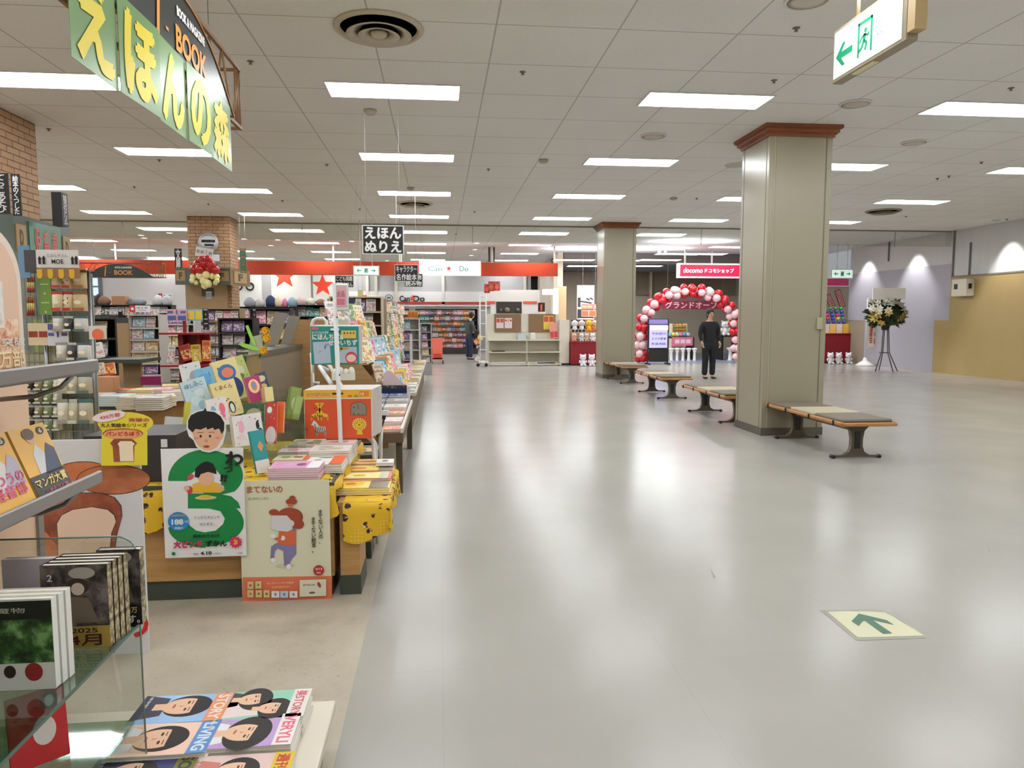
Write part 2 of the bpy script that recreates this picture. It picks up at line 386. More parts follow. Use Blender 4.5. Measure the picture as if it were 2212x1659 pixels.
mb.text('Can', -.46, 0, .42, .16, LG, T_, .003, .02); mb.text('Do', .42, 0, .28, .16, LG, T_, .003, .02); star(mb, -.04, 0, .1, M((215, 80, 80), .5), T_, .003)
mb.build('lettering', sgn)
# back walls of the variety shop
WY = 31.
WSH = M((214, 212, 208), .7)
mb = MB(); mb.b2((-16, WY, 0), (3.9, WY + .1, ZC), M((168, 166, 164), .7)); struct('wall_back', mb, 'grey upper wall at the back of the variety shop')
zc1 = at(1000, 630, Y=WY - .05).z; zc2 = at(1000, 662, Y=WY - .05).z
mb = MB(); mb.b2((at(745, 640, Y=WY).x, WY - .08, zc2), (at(1190, 640, Y=WY).x, WY, zc1), WSH)
z3, z4 = at(960, 652, Y=WY - .1).z, at(960, 657.5, Y=WY - .1).z
mb.b2((at(858, 640, Y=WY).x, WY - .1, z4), (at(1068, 640, Y=WY).x, WY - .08, z3), ORNG)
struct('trim_3', mb, 'white band with an orange stripe above the back shelves')
T_ = frame((0, WY - .09, 0), (1, 0, 0), (0, 0, 1)) 
def wtext(name, label, body, xc, yc, pw, ph, m, Y, bold=.02, parts=None):
    a = at(xc - pw / 2, yc, Y=Y); b = at(xc + pw / 2, yc, Y=Y); u = at(xc, yc - ph / 2, Y=Y).z - at(xc, yc + ph / 2, Y=Y).z
    mb = MB(); mb.text(body, 0, 0, b.x - a.x, u, m, frame(((a + b) / 2)), .0, bold); o = mb.build(name); return o
sg = thing('wall_lettering', 'small black Can Do lettering with red star on white band', 'sign')
for bd, xc, pw in (('Can', 874, 22), ('Do', 905, 25)):
    a, b = at(xc - pw / 2, 645, Y=WY - .12), at(xc + pw / 2, 645, Y=WY - .12)
    mb = MB().text(bd, (a.x + b.x) / 2, a.z, b.x - a.x, .25, BLACK, frame((0, WY - .12, 0)), 0, .03); mb.build('lettering', sg)
mb = MB(); a = at(891, 644, Y=WY - .12); star(mb, a.x, a.z, .15, M((216, 60, 40), .5), frame((0, WY - .12, 0))); mb.build('star', sg)
# tall white panels with big stars
for (x0, x1, st) in ((587, 672, (614, 596, 28)), (677, 724, (697, 617, 24)), (500, 566, None)):
    a, b = at(x0, 655, Y=WY - .05), at(x1, 655, Y=WY - .05)
    mb = MB().b2((a.x, WY - .06, 1.6), (b.x, WY, ZC - .1), M((226, 224, 216), .6)); o = struct('wall_back', mb, None)
    if st:
        c = at(st[0], st[1], Y=WY - .07); r_ = st[2] / FPX * WY
        mb = MB(); star(mb, 0, 0, r_, M((232, 66, 34), .5), frame((c.x, WY - .07, c.z)), 0); o = mb.build('wall_star')
        tag(o, 'large red star on white wall, ' + ('nearer the brick pillar' if st[0] < 650 else 'right one of the pair'), 'star')
# big 'Do' half hidden behind the far brick pillar
o = thing('wall_lettering', 'large black ring letters on white wall beside the far brick pillar', 'sign')
for xc in (515, 540):
    c = at(xc, 619, Y=WY - .08); r_ = 7 / FPX * WY; pts = [(c.x + r_ * math.cos(R(a)), WY - .08, c.z + r_ * math.sin(R(a))) for a in range(0, 360, 15)]
    MB().tube(pts, .035, BLACK, close=True).build('letter', o)
# left white wall and window
mb = MB(); a, b = at(255, 640, Y=28), at(405, 640, Y=28); mb.b2((a.x - 5, 28, 0), (b.x + 1.5, 28.1, ZC), M((214, 212, 212), .7)); struct('wall_back', mb, 'plain white wall beyond the left bookcases')
a, b = at(186, 598, Y=27.9), at(213, 640, Y=27.9)
mb = MB().b2((a.x - .1, 27.9, b.z - .1), (b.x + .1, 28, a.z + .1), M((110, 118, 128), .5)); o = struct('window_1', mb, 'small grey framed window glowing with daylight')
mb = MB(); h_ = (a.z - b.z) / 2
for k in (0, 1): mb.b2((a.x, 27.87, b.z + h_ * k + .03), (b.x, 27.9, b.z + h_ * (k + 1) - .03), M((190, 210, 240), .3, 0, .9))
mb.build('pane', o)
# grey wall columns inside the variety shop
mb = MB()
for px in (793, 812, 855, 957, 1134, 1165): c = at(px, 600, Y=WY - .06); mb.b2((c.x - .06, WY - .1, 2), (c.x + .06, WY - .02, ZC), OFFW)
struct('trim_4', mb, 'pale upright wall trims in the variety shop')
# wall masses between the two back shops
c0, c1 = at(1204, 600, Y=24.4).x, at(1216, 600, Y=24.4).x
struct('wall_back', MB().b2((c0, 24.4, 0), (c1, 25.2, ZC), M((216, 206, 184), .7)), 'slim cream wall pillar beside the orange fascia')
struct('wall_back', MB().b2((at(1190, 600, Y=27).x, 27, 0), (at(1206, 600, Y=27).x, 30, ZC), M((190, 178, 160), .7)), 'pale wall return behind the orange fascia')
SX = 3.75
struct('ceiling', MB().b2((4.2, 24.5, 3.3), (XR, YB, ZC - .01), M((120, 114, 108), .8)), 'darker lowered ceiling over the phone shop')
struct('wall_back', MB().b2((at(1216, 600, Y=29).x, 29, 0), (XR, 29.2, 3.4), M((172, 158, 138), .7)), 'beige back wall of the phone shop')
mb = MB(); mb.b2((at(1375, 600, Y=28.8).x, 28.8, at(1400, 637, Y=28.8).z), (at(1590, 600, Y=28.8).x, 28.95, 3.3), M((128, 112, 88), .7))
struct('wall_back', mb, 'brown upper wall panel behind the balloon arch')
struct('trim_5', MB().b2((at(1405, 600, Y=28.6).x, 28.6, 1.9), (at(1409, 600, Y=28.6).x, 28.8, 3.3), M((196, 184, 160), .6)), 'pale upright strip on the brown wall panel')
# ================================================================ CEILING FITTINGS
EM = M((250, 253, 255), .4, 0, LAMP); EM2 = M((240, 244, 250), .35, 0, LAMP * .5)
fr = MB()
for s_ in (-1, 1):
    fr.b2((-.655, s_ * .235 - .008, -.012), (.655, s_ * .235 + .008, .0), WHITE); fr.b2((s_ * .65 - .008, -.24, -.012), (s_ * .65 + .008, .24, .0), WHITE)
fm = fr.mesh('light_frame')
dm = MB()
dm.b2((-.64, -.226, -.006), (.64, .226, -.002), EM2)
for y_ in (-.15, -.03, .09): dm.b2((-.62, y_ - .0, -.014), (.62, y_ + .075, -.006), EM)
dmm = dm.mesh('diffuser')
COLX = [-13.1, -9.93, -6.77, -3.6, -.43, 2.75, 5.9, 9.07, 12.2]; ROWY = [-1.32, 1.61, 4.54, 7.47, 10.41, 13.34, 16.27, 19.2, 22.1, 25.0, 27.9, 30.2]
CN = ['far left', 'outer left', 'left', 'inner left', 'centre-left', 'centre-right', 'inner right', 'right', 'far right']
for j, y_ in enumerate(ROWY):
    for i, x_ in enumerate(COLX):
        if i == 8 and y_ > 9: continue
        if y_ > 23.5 and x_ > 4: continue
        if abs(x_ + 5.1) < 1.3 and abs(y_ - 8.9) < .6: continue
        t = thing('ceiling_light', 'white recessed strip light in the %s line, %s from the front' % (CN[i], ORD[j]), 'light', TR(x_, y_, ZC), 'recessed ceiling strip lights')
        for nm, me in (('light_frame', fm), ('diffuser', dmm)):
            o = bpy.data.objects.new(nm, me); COL.objects.link(o); o.parent = t
# lower ceiling lights of the phone shop
for k, (px, py) in enumerate(((1465, 549), (1425, 562), (1340, 563), (1330, 575), (1390, 575), (1520, 549), (1240, 562), (1265, 575))):
    c = at(px, py, Z=3.3 - .01)
    t = thing('ceiling_light', 'slim strip light in the dark phone shop ceiling, %s' % ['near the pink sign', 'left of the pink sign', 'behind the far beige pillar', 'small one behind the far pillar', 'small one right of the far pillar', 'above the pink sign', 'above the plush toys', 'deep above the plush toys'][k], 'light', TR(c.x, c.y, 3.3), 'phone shop strip lights')
    for nm, me in (('light_frame', fm), ('diffuser', dmm)):
        o = bpy.data.objects.new(nm, me); COL.objects.link(o); o.parent = t
# round air diffusers
VM = M((196, 186, 166), .5); VD = M((34, 28, 22), .8)
def vent(x, y, label, r=.35, dirty=False):
    t = thing('air_diffuser', label, 'vent', TR(x, y, ZC), 'round ceiling air diffusers')
    b = VM if not dirty else M((150, 138, 118), .7)
    mb = MB(); mb.lathe([(r * .84, 0), (r, 0), (r * 1.0, -.012), (r * .93, -.03), (r * .86, -.02), (r * .84, 0)], b, n=40); mb.build('outer_ring', t)
    mb = MB(); mb.lathe([(.001, -.002), (r * .85, -.002)], VD, n=40, smooth=False); mb.build('throat', t)
    for (ra, rb, za, zb) in ((.5, .72, -.055, -.02), (.28, .46, -.062, -.03)):
        mb = MB(); mb.lathe([(r * ra, zb), (r * rb, za), (r * rb, za - .004), (r * (ra - .08), zb - .006), (r * ra, zb)], b, n=40); mb.build('cone_ring', t)
    mb = MB(); mb.lathe([(r * .2, -.04), (r * .16, -.062), (r * .05, -.072), (.0005, -.073)], b, n=28); mb.build('centre_cap', t)
vent(-.452, 5.92, 'large round air diffuser with concentric rings nearest the viewer')
vent(-.46, 14.5, 'small-looking round air diffuser far along the centre line')
vent(9.24, 14.5, 'dust-stained round air diffuser beyond the near pillar', dirty=True)
def ring_disc(px, py, label, r=.16):
    c = at(px, py, Z=ZC); t = thing('ceiling_speaker', label, 'speaker', TR(c.x, c.y, ZC), 'round ceiling speakers')
    MB().lathe([(r, 0), (r, -.012), (r * .92, -.02), (r * .88, -.016)], WHITE, n=28).build('rim', t)
    MB().lathe([(r * .9, -.016), (r * .5, -.02), (.0005, -.021)], M((200, 194, 184), .7), n=28).build('grille', t)
for px, py, l_ in ((1848, 223, 'right of the near pillar top'), (1975, 307, 'right of the near pillar, lower in view'), (1411, 293, 'left of the near pillar'), (1590, 356, 'touching the left edge of the near pillar'), (1745, -2, 'at the top edge of the photo')):
    ring_disc(px, py, 'round white ceiling speaker, ' + l_)
sm = MB().lathe([(.03, 0), (.03, -.005), (.011, -.008), (.009, -.022), (.017, -.024), (.017, -.027), (.0005, -.028)], M((130, 118, 100), .4, .4), n=10).mesh('sprinkler_head')
for k, (px, py) in enumerate(((541, 132), (1129, 155), (1672, 173), (2184, 190), (105, 278), (706, 355), (1055, 365), (344, 345), (777, 451), (1025, 457), (290, 403), (2120, 350), (2050, 380), (2025, 385), (1957, 467), (1720, 60), (985, 505), (610, 433), (450, 440), (1505, 428), (2175, 473))):
    c = at(px, py, Z=ZC); o = bpy.data.objects.new('sprinkler', sm); COL.objects.link(o); o.location = c
    tag(o, 'small brown sprinkler head on the ceiling', 'sprinkler', 'ceiling sprinkler heads')
sk = MB().lathe([(.07, 0), (.07, -.02), (.05, -.045), (.0005, -.05)], M((176, 166, 148), .6), n=16).mesh('smoke_detector')
for px, py, l_ in ((1772, 272, 'just above the near pillar top'), (1174, 345, 'left of the centre-right lights'), (1455, 427, 'above the gap between the pillars'), (887, 405, 'over the centre air diffuser'), (800, 238, 'below the largest centre light')):
    c = at(px, py, Z=ZC); o = bpy.data.objects.new('smoke_detector', sk); COL.objects.link(o); o.location = c
    tag(o, 'domed smoke detector on the ceiling, ' + l_, 'detector')
dl = MB().lathe([(.075, -.004), (.0005, -.004)], M((255, 252, 240), .4, 0, 6), n=16).lathe([(.095, 0), (.095, -.01), (.078, -.004)], WHITE, n=16).mesh('downlight')
for k, (px, py) in enumerate(((312, 514), (366, 503), (290, 540), (527, 516), (600, 518), (585, 530), (760, 521), (836, 563), (1030, 525), (1026, 539), (966, 565), (305, 508), (1018, 552))):
    c = at(px, py, Z=ZC); o = bpy.data.objects.new('downlight', dl); COL.objects.link(o); o.location = c
    tag(o, 'small round glowing downlight in the far ceiling', 'downlight', 'far ceiling downlights')
# hanging glass smoke screen
GY = 17.62; 
g = thing('smoke_screen', 'long clear glass smoke screen hanging from the ceiling across the hall', 'glass screen')
MB().b2((XL, GY - .015, ZC - .03), (XR, GY + .02, ZC), M((140, 130, 112), .5)).build('top_rail', g)
xs = [XL, -15.2, -11.2, at(265, 500, Y=GY).x, -3.2, .8, at(1515, 500, Y=GY).x, at(1933, 520, Y=GY).x, XR]
for a, b in zip(xs, xs[1:]):
    MB().b2((a + .006, GY - .003, 3.26), (b - .006, GY + .003, ZC - .03), SMOKE).build('glass_pane', g)
mb = MB()
for a in xs[1:-1]: mb.b2((a - .008, GY - .006, 3.24), (a + .008, GY + .006, ZC - .03), M((150, 142, 128), .5))
mb.build('joint', g)
# ================================================================ PILLARS AND BENCHES
PB = M((150, 142, 120), .28); PB2 = M((168, 160, 138), .28); BASE = M((92, 86, 74), .5); SEAM = M((112, 104, 84), .5)
def beige_pillar(x0, y0, w_, label, switch=False):
    t = thing('square_pillar', label, 'pillar', TR(x0, y0, 0))
    mb = MB().b2((.0, .0, .09), (w_, w_, ZC - .13), PB); mb.build('cladding', t)
    mb = MB()
    for a in (.07,):
        mb.b2((a - .006, -.004, .09), (a + .006, .01, ZC - .13), PB2); mb.b2((a + .006, -.002, .09), (a + .012, .01, ZC - .13), SEAM)
        mb.b2((w_ - a - .006, -.004, .09), (w_ - a + .006, .01, ZC - .13), SEAM)
        mb.b2((-.003, a - .004, .09), (.01, a + .004, ZC - .13), SEAM); mb.b2((-.003, w_ - a - .004, .09), (.01, w_ - a + .004, ZC - .13), SEAM)
    mb.build('corner_strip', t)
    MB().b2((-.006, -.006, 0), (w_ + .006, w_ + .006, .095), BASE).build('skirting', t)
    mb = MB()
    for (e, za, zb) in ((.02, .13, .1), (.035, .1, .085), (.055, .085, .045), (.075, .045, .035), (.085, .035, .0)):
        mb.b2((-e, -e, ZC - za), (w_ + e, w_ + e, ZC - zb), WOODD)
    mb.build('crown_trim', t)
    if switch:
        MB().b2((w_ - .12, -.02, 1.28), (w_ - .05, 0, 1.42), M((168, 160, 136), .4), bev=.005).build('switch_box', t)
    return t
beige_pillar(3.85, 8.3, .77, 'near square beige pillar with brown wood crown trim', True)
beige_pillar(3.85, 16.85, .77, 'far square beige pillar with wood crown beside the balloon arch')
BC = M((112, 102, 88), .75); BCR = M((176, 164, 138), .75); FRAME = M((122, 112, 94), .45, .1); RUB = M((24, 22, 20), .6)
def bench(x, y, label, L=1.62, W=.575, first=[None]):
    T = TR(x, y, 0)
    if first[0]: return dup(first[0], T, label)
    t = thing('bench', label, 'bench', T, 'waiting benches along the pillars'); first[0] = t
    for k in range(3):
        c = (BC, BCR, BC)[k]
        MB().b2((.02, k * L / 3 + .02, .385), (W - .02, (k + 1) * L / 3 - .005, .42), c, bev=.012).build('cushion', t)
    for xx, sg in ((.0, 1), (W, -1)):
        mb = MB().b2((xx - .012, -.02, .36), (xx + .03 * sg, L + .02, .395), BENCHW, bev=.008)
        mb.build('side_rail', t)
    for yy in (-.02, L - .02): MB().b2((-.01, yy, .352), (W + .01, yy + .045, .388), BENCHW, bev=.008).build('end_rail', t)
    mb = MB()
    for k in range(6): mb.b2((.05, .12 + k * .26, .35), (W - .05, .2 + k * .26, .37), BENCHW)
    mb.build('under_slat', t)
    mb = MB()
    for yy in (.1, L * .36, L * .68, L - .08):
        mb.b2((-.022, yy, .352), (-.01, yy + .018, .402), RUB); mb.b2((W + .01, yy, .352), (W + .022, yy + .018, .402), RUB)
    mb.build('strap', t)
    MB().b2((W / 2 - .03, .2, .27), (W / 2 + .03, L - .2, .335), FRAME, bev=.006).build('beam', t)
    for yy in (.2, L - .2):
        c = W / 2; mb = MB()
        pr = [(-.2, .35), (.2, .35), (.2, .34), (.12, .325), (.075, .28), (.06, .2), (.06, .12), (.08, .065), (.13, .035), (.26, .03), (.26, .012), (-.26, .012), (-.26, .03), (-.13, .035), (-.08, .065), (-.06, .12), (-.06, .2), (-.075, .28), (-.12, .325), (-.2, .34)]
        mb.poly([(c + p[0], p[1]) for p in pr][::-1], FRAME, frame((0, yy - .025, 0)), th=.0)
        mb.poly([(c + p[0], p[1]) for p in pr][::-1], FRAME, frame((0, yy - .025, 0), (1, 0, 0)), th=.05)
        lg = mb.build('leg', t)
        mb = MB()
        for sx in (-.245, .245): mb.tube([(c + sx, yy - .03, .018), (c + sx, yy + .03, .018)], .018, RUB, n=12)
        mb.build('foot_pad', lg)
        MB().b2((c - .028, yy - .032, .1), (c + .028, yy - .024, .27), BLACK).build('cover_plate', lg)
    return t
bench(3.90, 6.66, 'nearest bench with grey and cream cushions, right of the near pillar')
bench(3.72, 9.16, 'bench half hidden behind the near beige pillar')
bench(3.78, 12.15, 'middle bench standing clear between the two beige pillars')
bench(3.88, 15.2, 'farthest bench in front of the far beige pillar')
# ================================================================ BOOKS
PAL = {'cream': ((232, 218, 176), (214, 150, 96)), 'white': ((228, 226, 220), (200, 140, 150)), 'pink': ((226, 150, 170), (240, 210, 200)), 'red': ((190, 44, 40), (236, 190, 90)),
       'orange': ((226, 116, 50), (246, 214, 120)), 'yellow': ((228, 190, 50), (240, 226, 170)), 'green': ((92, 140, 74), (206, 216, 130)), 'teal': ((40, 140, 140), (200, 224, 216)),
       'light blue': ((160, 196, 214), (226, 234, 236)), 'blue': ((52, 84, 150), (190, 208, 226)), 'purple': ((126, 96, 150), (220, 196, 222)), 'brown': ((132, 96, 62), (216, 190, 150)),
       'grey': ((150, 146, 146), (216, 210, 206)), 'black': ((34, 32, 36), (190, 180, 170)), 'beige': ((204, 184, 152), (150, 110, 84)), 'dark red': ((120, 26, 40), (214, 160, 130))}
def cv(name): return cover(PAL[name][0], PAL[name][1])
_bk = {}
def book_mesh(w, h, t, cov, hard=True, spine=None):
    """upright book: width x, front towards -y, height z; spine on the left (-x)"""
    k = (round(w, 3), round(h, 3), round(t, 4), cov, spine)
    if k in _bk: return _bk[k]
    mb = MB(); e = .0014 if t < .012 else .002; g = .002
    mb.b2((0, -t, 0), (w, -t + e, h), cov); mb.b2((0, -e, 0), (w, 0, h), cov); mb.b2((0, -t + e, 0), (e, -e, h), spine or cov)
    mb.b2((e, -t + e, g), (w - g, -e, h - g), PAGES)
    _bk[k] = mb.mesh('book'); return _bk[k]
def BT(o, rt=(1, 0, 0), up=(0, 0, 1)):
    r = Vector(rt).normalized(); u = Vector(up); u = (u - r * u.dot(r)).normalized(); n = r.cross(u)
    return Matrix.Translation(Vector(o)) @ Matrix((r, -n, u)).transposed().to_4x4()
def put(me, name, label, cat, T, group=None):
    o = bpy.data.objects.new(name, me); COL.objects.link(o); o.matrix_basis = T; return tag(o, label, cat, group)
def lean(a, yaw=0, back=0):
    """right and up axes of something facing the viewer, turned by yaw, tilted sideways by a, leaning back"""
    r = Matrix.Rotation(R(yaw), 3, 'Z') @ Matrix.Rotation(R(-back), 3, 'X') @ Matrix.Rotation(R(a), 3, 'Y')
    return r @ Vector((1, 0, 0)), r @ Vector((0, 0, 1))
def nbook(name, label, w, h, t, base, T, deco=None, spine=None, cat='book', group=None, obi=None):
    """a near book: cover (with its printed art) and page block"""
    root = thing(name, label, cat, T, group); mb = MB(); e = .002; g = .002
    mb.b2((0, -t, 0), (w, -t + e, h), base); mb.b2((0, -e, 0), (w, 0, h), base); mb.b2((0, -t + e, 0), (e, -e, h), spine or base)
    F = frame((0, -t - .0006, 0))
    if deco: deco(mb, F, w, h)
    mb.build('cover', root)
    MB().b2((e, -t + e + .0002, g), (w - g, -e - .0002, h - g), PAGES).build('pages', root)
    if obi:
        mb = MB(); mb.b2((-.001, -t - .001, .0), (w + .0005, -t - .0002, h * obi[0]), obi[1])
        if len(obi) > 2: obi[2](mb, frame((0, -t - .0016, 0)), w, h * obi[0])
        mb.build('paper_band', root)
    return root
SKIN = M((226, 184, 152), .6); HAIR = M((34, 26, 24), .6); SHEEN = .22
# ================================================================ NEAREST DISPLAY RACK (left edge)
rk = thing('book_rack', 'grey metal bookshop rack with slanted shelves at the left edge', 'rack')
xl = -1.0
PEACH = M((222, 188, 158), .6)
a = at(222, 1024, X=xl); zlow = a.z; yend = a.y
b = at(214, 784, X=xl); zup = b.z; yup = b.y
SH = M((138, 134, 132), .35, .3)
for z_, ye_ in ((zlow, yend), (zup, yup)):
    mb = MB(); mb.poly([(0, .012), (0, -.022), (-.012, -.03), (-.34, .02), (-.34, .035), (-.03, -.012), (-.02, .02), (-.008, .02)], SH, frame((xl, ye_, z_), (1, 0, 0), (0, 0, 1)) , th=0)
    mb = MB(); mb.b2((xl - .012, -.2, z_ - .026), (xl, ye_, z_ + .012), SH, bev=.004); mb.b2((xl - .26, -.2, z_ - .03), (xl - .012, ye_ - .01, z_ - .018), SH)
    mb.build('shelf', rk)
    for yy in (ye_ - .12, ye_ - .75):
        MB().tube([(xl - .3, yy, z_ - .1), (xl - .12, yy, z_ - .085), (xl - .05, yy, z_ - .06), (xl - .02, yy, z_ - .03)], .007, STEEL).build('bracket', rk)
ybk = at(75, 1100, X=-1.3).y
MB().b2((-1.33, -.2, .1), (-1.3, ybk, zup + .02), PEACH).build('back_panel', rk)
MB().b2((-1.35, ybk - .0, 0), (-1.29, ybk + .03, zlow), SH).build('upright', rk)
# comics on the lower slanted shelf
YEL = M((226, 172, 62), .3); BAND = M((52, 48, 50), .35)
def comic_art(dark, pale, num):
    def f(mb, F, w, h):
        mb.poly([(w * .3, h * .25, 0), (w * .62, h * .25, 0), (w * .66, h * .6, 0), (w * .5, h * .74, 0), (w * .34, h * .6, 0)], M(pale, .4), F)
        mb.poly([(w * .45, h * .3, .0004), (w * .95, h * .3, .0004), (w * .97, h * .62, .0004), (w * .8, h * .72, .0004), (w * .66, h * .58, .0004)], M(dark, .4), F)
        mb.ell(w * .46, h * .84, w * .13, h * .085, SKIN, F, .0006); mb.ell(w * .44, h * .89, w * .16, h * .08, M((110, 84, 62), .5), F, .0008)
        mb.ell(w * .8, h * .9, w * .1, h * .055, M((66, 58, 56), .5), F, .0008); mb.text(num, w * .8, h * .9, w * .08, h * .07, WHITE, F, .001, .03)
    return f
def band_art(t1, t2, c1, c2):
    def f(mb, F, w, h):
        mb.text(t1, w * .5, h * .66, w * .9, h * .4, c1, F, .0004, .03); mb.text(t2, w * .55, h * .25, w * .7, h * .2, c2, F, .0004, .02)
    return f
up_l = Vector((-.36, 0, .93)); YT = M((236, 206, 120), .4); PK = M((214, 84, 120), .4)
cw, chh = .165, .195
base_z = zlow - .012
c6 = nbook('comic_book', 'yellow comic volume 6 with a dark award band on the slanted shelf', cw, chh, .016, YEL, BT((xl - .035, at(78, 1060, X=xl - .03).y, base_z), (0, 1, 0), up_l),
           comic_art((62, 66, 92), (206, 206, 204), '6'), M((214, 170, 80), .4), 'comic', None, (.33, BAND, band_art('マンガ大賞', 'ハチミツと音', YT, PK)))
c5 = nbook('comic_book', 'yellow comic volume 5 with pink title lettering at the left edge', cw, chh, .016, YEL, BT((xl - .035, at(78, 1060, X=xl - .03).y - cw - .012, base_z), (0, 1, 0), up_l),
           lambda mb, F, w, h: (comic_art((176, 170, 186), (214, 206, 204), '5')(mb, F, w, h), mb.text('ふつうの', w * .5, h * .42, w * .9, h * .14, PK, F, .0015, .03), mb.text('軽音部', w * .5, h * .26, w * .8, h * .16, PK, F, .0015, .03)), None, 'comic')
c4 = nbook('comic_book', 'yellow comic cut by the left edge beside volume 5', cw, chh, .016, YEL, BT((xl - .035, at(78, 1060, X=xl - .03).y - 2 * cw - .024, base_z), (0, 1, 0), up_l), None, None, 'comic')
# header board on the upper shelf
hb = thing('header_board', 'pale pink header board with rounded top and peach photo print', 'display board')
yb1 = at(56, 800, X=-1.09).y; zt1 = at(2, 492, X=-1.09).z; 
Fh = frame((-1.09, yb1, zup), (0, 1, 0), (0, 0, 1)); hh = zt1 - zup
def arch(x0, x1, h, r, n=10): return [(x0, 0), (x1, 0)] + [(x1 - r + r * math.sin(R(90 - 90 * i / n)), h - r + r * math.cos(R(90 - 90 * i / n))) for i in range(n + 1)] + [(x0 + r - r * math.sin(R(90 * i / n)), h - r + r * math.cos(R(90 * i / n))) for i in range(n + 1)]
MB().poly(arch(-.62, 0, hh, .13), M((226, 208, 190), .5), Fh, .012).build('board', hb)
MB().poly([(x, y + .0) for x, y in arch(-.6, -.02, hh - .02, .12)], M((222, 186, 160), .5), Fh @ Matrix.Translation((0, 0, .002))).build('rim_panel', hb)
def blotch(name, a, b, c, scale=14):
    t = NT(name, .45); n = t.noise(t.coord('Object'), scale, 4, .6); return t.out(t.ramp(n, [(.36, a), (.5, b), (.62, c)]))
mb = MB(); mb.rect(-.6, 0, -.03, hh * .36, blotch('pink_food_print', (190, 112, 84), (226, 176, 140), (240, 214, 190), 40), Fh, .004)
mb.rect(-.26, hh * .3, -.09, hh * .62, blotch('pale_apron_print', (220, 214, 208), (232, 226, 220), (206, 196, 190), 20), Fh, .005)
mb.rect(-.17, hh * .02, -.02, hh * .11, M((224, 176, 128), .5), Fh, .006); mb.text('44万部', -.1, hh * .08, .17, hh * .12, M((244, 224, 180), .5), Fh, .007, .03); mb.text('突破', -.06, hh * .2, .1, .02, WHITE, Fh, .007, .02)
mb.build('print', hb)
# ---------------- acrylic book tower with glass shelves
tw = thing('glass_display', 'clear acrylic and green glass book display at the lower left', 'display stand')
sx, sz = -.79, .61
ys1 = at(303, 1347, Z=sz).y
MB().b2((sx - .49, .55, sz - .008), (sx, ys1, sz), GREENGL).build('glass_shelf', tw)
EDG = M((62, 92, 80), .2)
MB().b2((sx, .55, sz - .008), (sx + .002, ys1, sz), EDG).b2((sx - .49, ys1, sz - .008), (sx, ys1 + .001, sz), EDG).build('glass_edge', tw)
def side_plate(y, zt_, zb_, r=.05):
    x1 = sx + .004; w_ = .49; n = 8; x0 = x1 - w_
    pts = [(x0, zb_), (x1, zb_)] + [(x1 - r + r * math.sin(R(90 - 90 * i / n)), zt_ - r + r * math.cos(R(90 - 90 * i / n))) for i in range(n + 1)] + [(x0, zt_)]
    mb = MB().poly(pts, ACRYL, frame((0, y - .0, 0)), .004); o = mb.build('side_plate', tw)
    MB().tube([(p[0], y, p[1]) for p in pts[1:]], .0022, M((120, 140, 130), .15), n=6).build('plate_rim', o)
ztop = at(250, 1160, Y=ys1).z
side_plate(ys1 + .004, ztop, .16); side_plate(ys1 - .62, ztop + .0, .16)
MB().b2((sx - .49, .55, ztop - .17), (sx - .614, ys1, ztop), ACRYL).build('back_plate', tw)
MB().b2((sx - .49, .55, .34), (sx - .02, ys1, .348), GREENGL).build('glass_shelf', tw)
# dark comics standing on the glass, spines right
DK = M((40, 36, 34), .22); DK2 = M((64, 58, 54), .22)
def dark_art(a, b, num, gold=True, txt='動き出す。'):
    def f(mb, F, w, h):
        mb.rect(0, 0, w, h, blotch('dark_comic_art_%s' % num, (30, 27, 26), a, b, 26), F, .0002)
        mb.ell(w * .55, h * .74, w * .17, h * .1, M((52, 40, 34), .3), F, .0004); mb.ell(w * .55, h * .71, w * .1, h * .075, M((206, 186, 164), .4), F, .0006)
        mb.poly([(w * .3, h * .3, .0004), (w * .85, h * .3, .0004), (w * .7, h * .6, .0004), (w * .45, h * .62, .0004)], M((112, 96, 80), .4), F)
        mb.ell(w * .62, h * .9, w * .2, h * .07, M((170, 160, 150), .4), F, .0003)
        mb.text(num, w * .14, h * .85, w * .08, h * .08, WHITE, F, .001, .01)
    return f
GOLD = M((170, 140, 66), .35)
def goldband(mb, F, w, h):
    mb.text('2025', w * .62, h * .8, w * .4, h * .22, BLACK, F, .0004, .01); mb.text('4月', w * .62, h * .36, w * .5, h * .5, M((60, 30, 16), .4), F, .0004, .03)
def plainband(mb, F, w, h):
    mb.text('が 140万', w * .6, h * .75, w * .6, h * .3, M((206, 180, 100), .4), F, .0004, .03); mb.text('動き出す。', w * .5, h * .3, w * .9, h * .42, M((226, 224, 216), .4), F, .0004, .02)
SP = blotch('gilded_spine', (66, 56, 40), (150, 134, 100), (196, 184, 150), 60)
bw, bh = .152, .205
def stand_group(x_px, y_px, n, label, deco, obi, t=.021, w=bw, h=bh, base=DK, step=(.003, .0232), spine=SP, name='comic_book'):
    p = at(x_px, y_px, Z=sz + .001)
    for i in range(n):
        l_ = label + (', front copy' if i == 0 else ', %s copy' % nth(i)) if n > 1 else label
        T = BT((p.x + w + step[0] * i, p.y + step[1] * i + t, sz + .001), (-1, 0, 0), (0, 0, 1)) @ Matrix.Translation((0, 0, 0))
        T = BT((p.x + step[0] * i, p.y + step[1] * i + t, sz + .001))
        r_ = nbook(name, l_, w, h, t, base, T, deco if i == 0 else None, base, 'comic', None, obi if i == 0 else None)
        MB().b2((w - .0005, -t - .0004, .001), (w + .0008, 0, h - .001), spine).build('spine', r_)
    return p
stand_group(96, 1402, 4, 'dark comic volume 2 with girl in a hood on the glass shelf', dark_art((84, 74, 70), (120, 108, 100), '2'), (.26, GOLD, goldband))
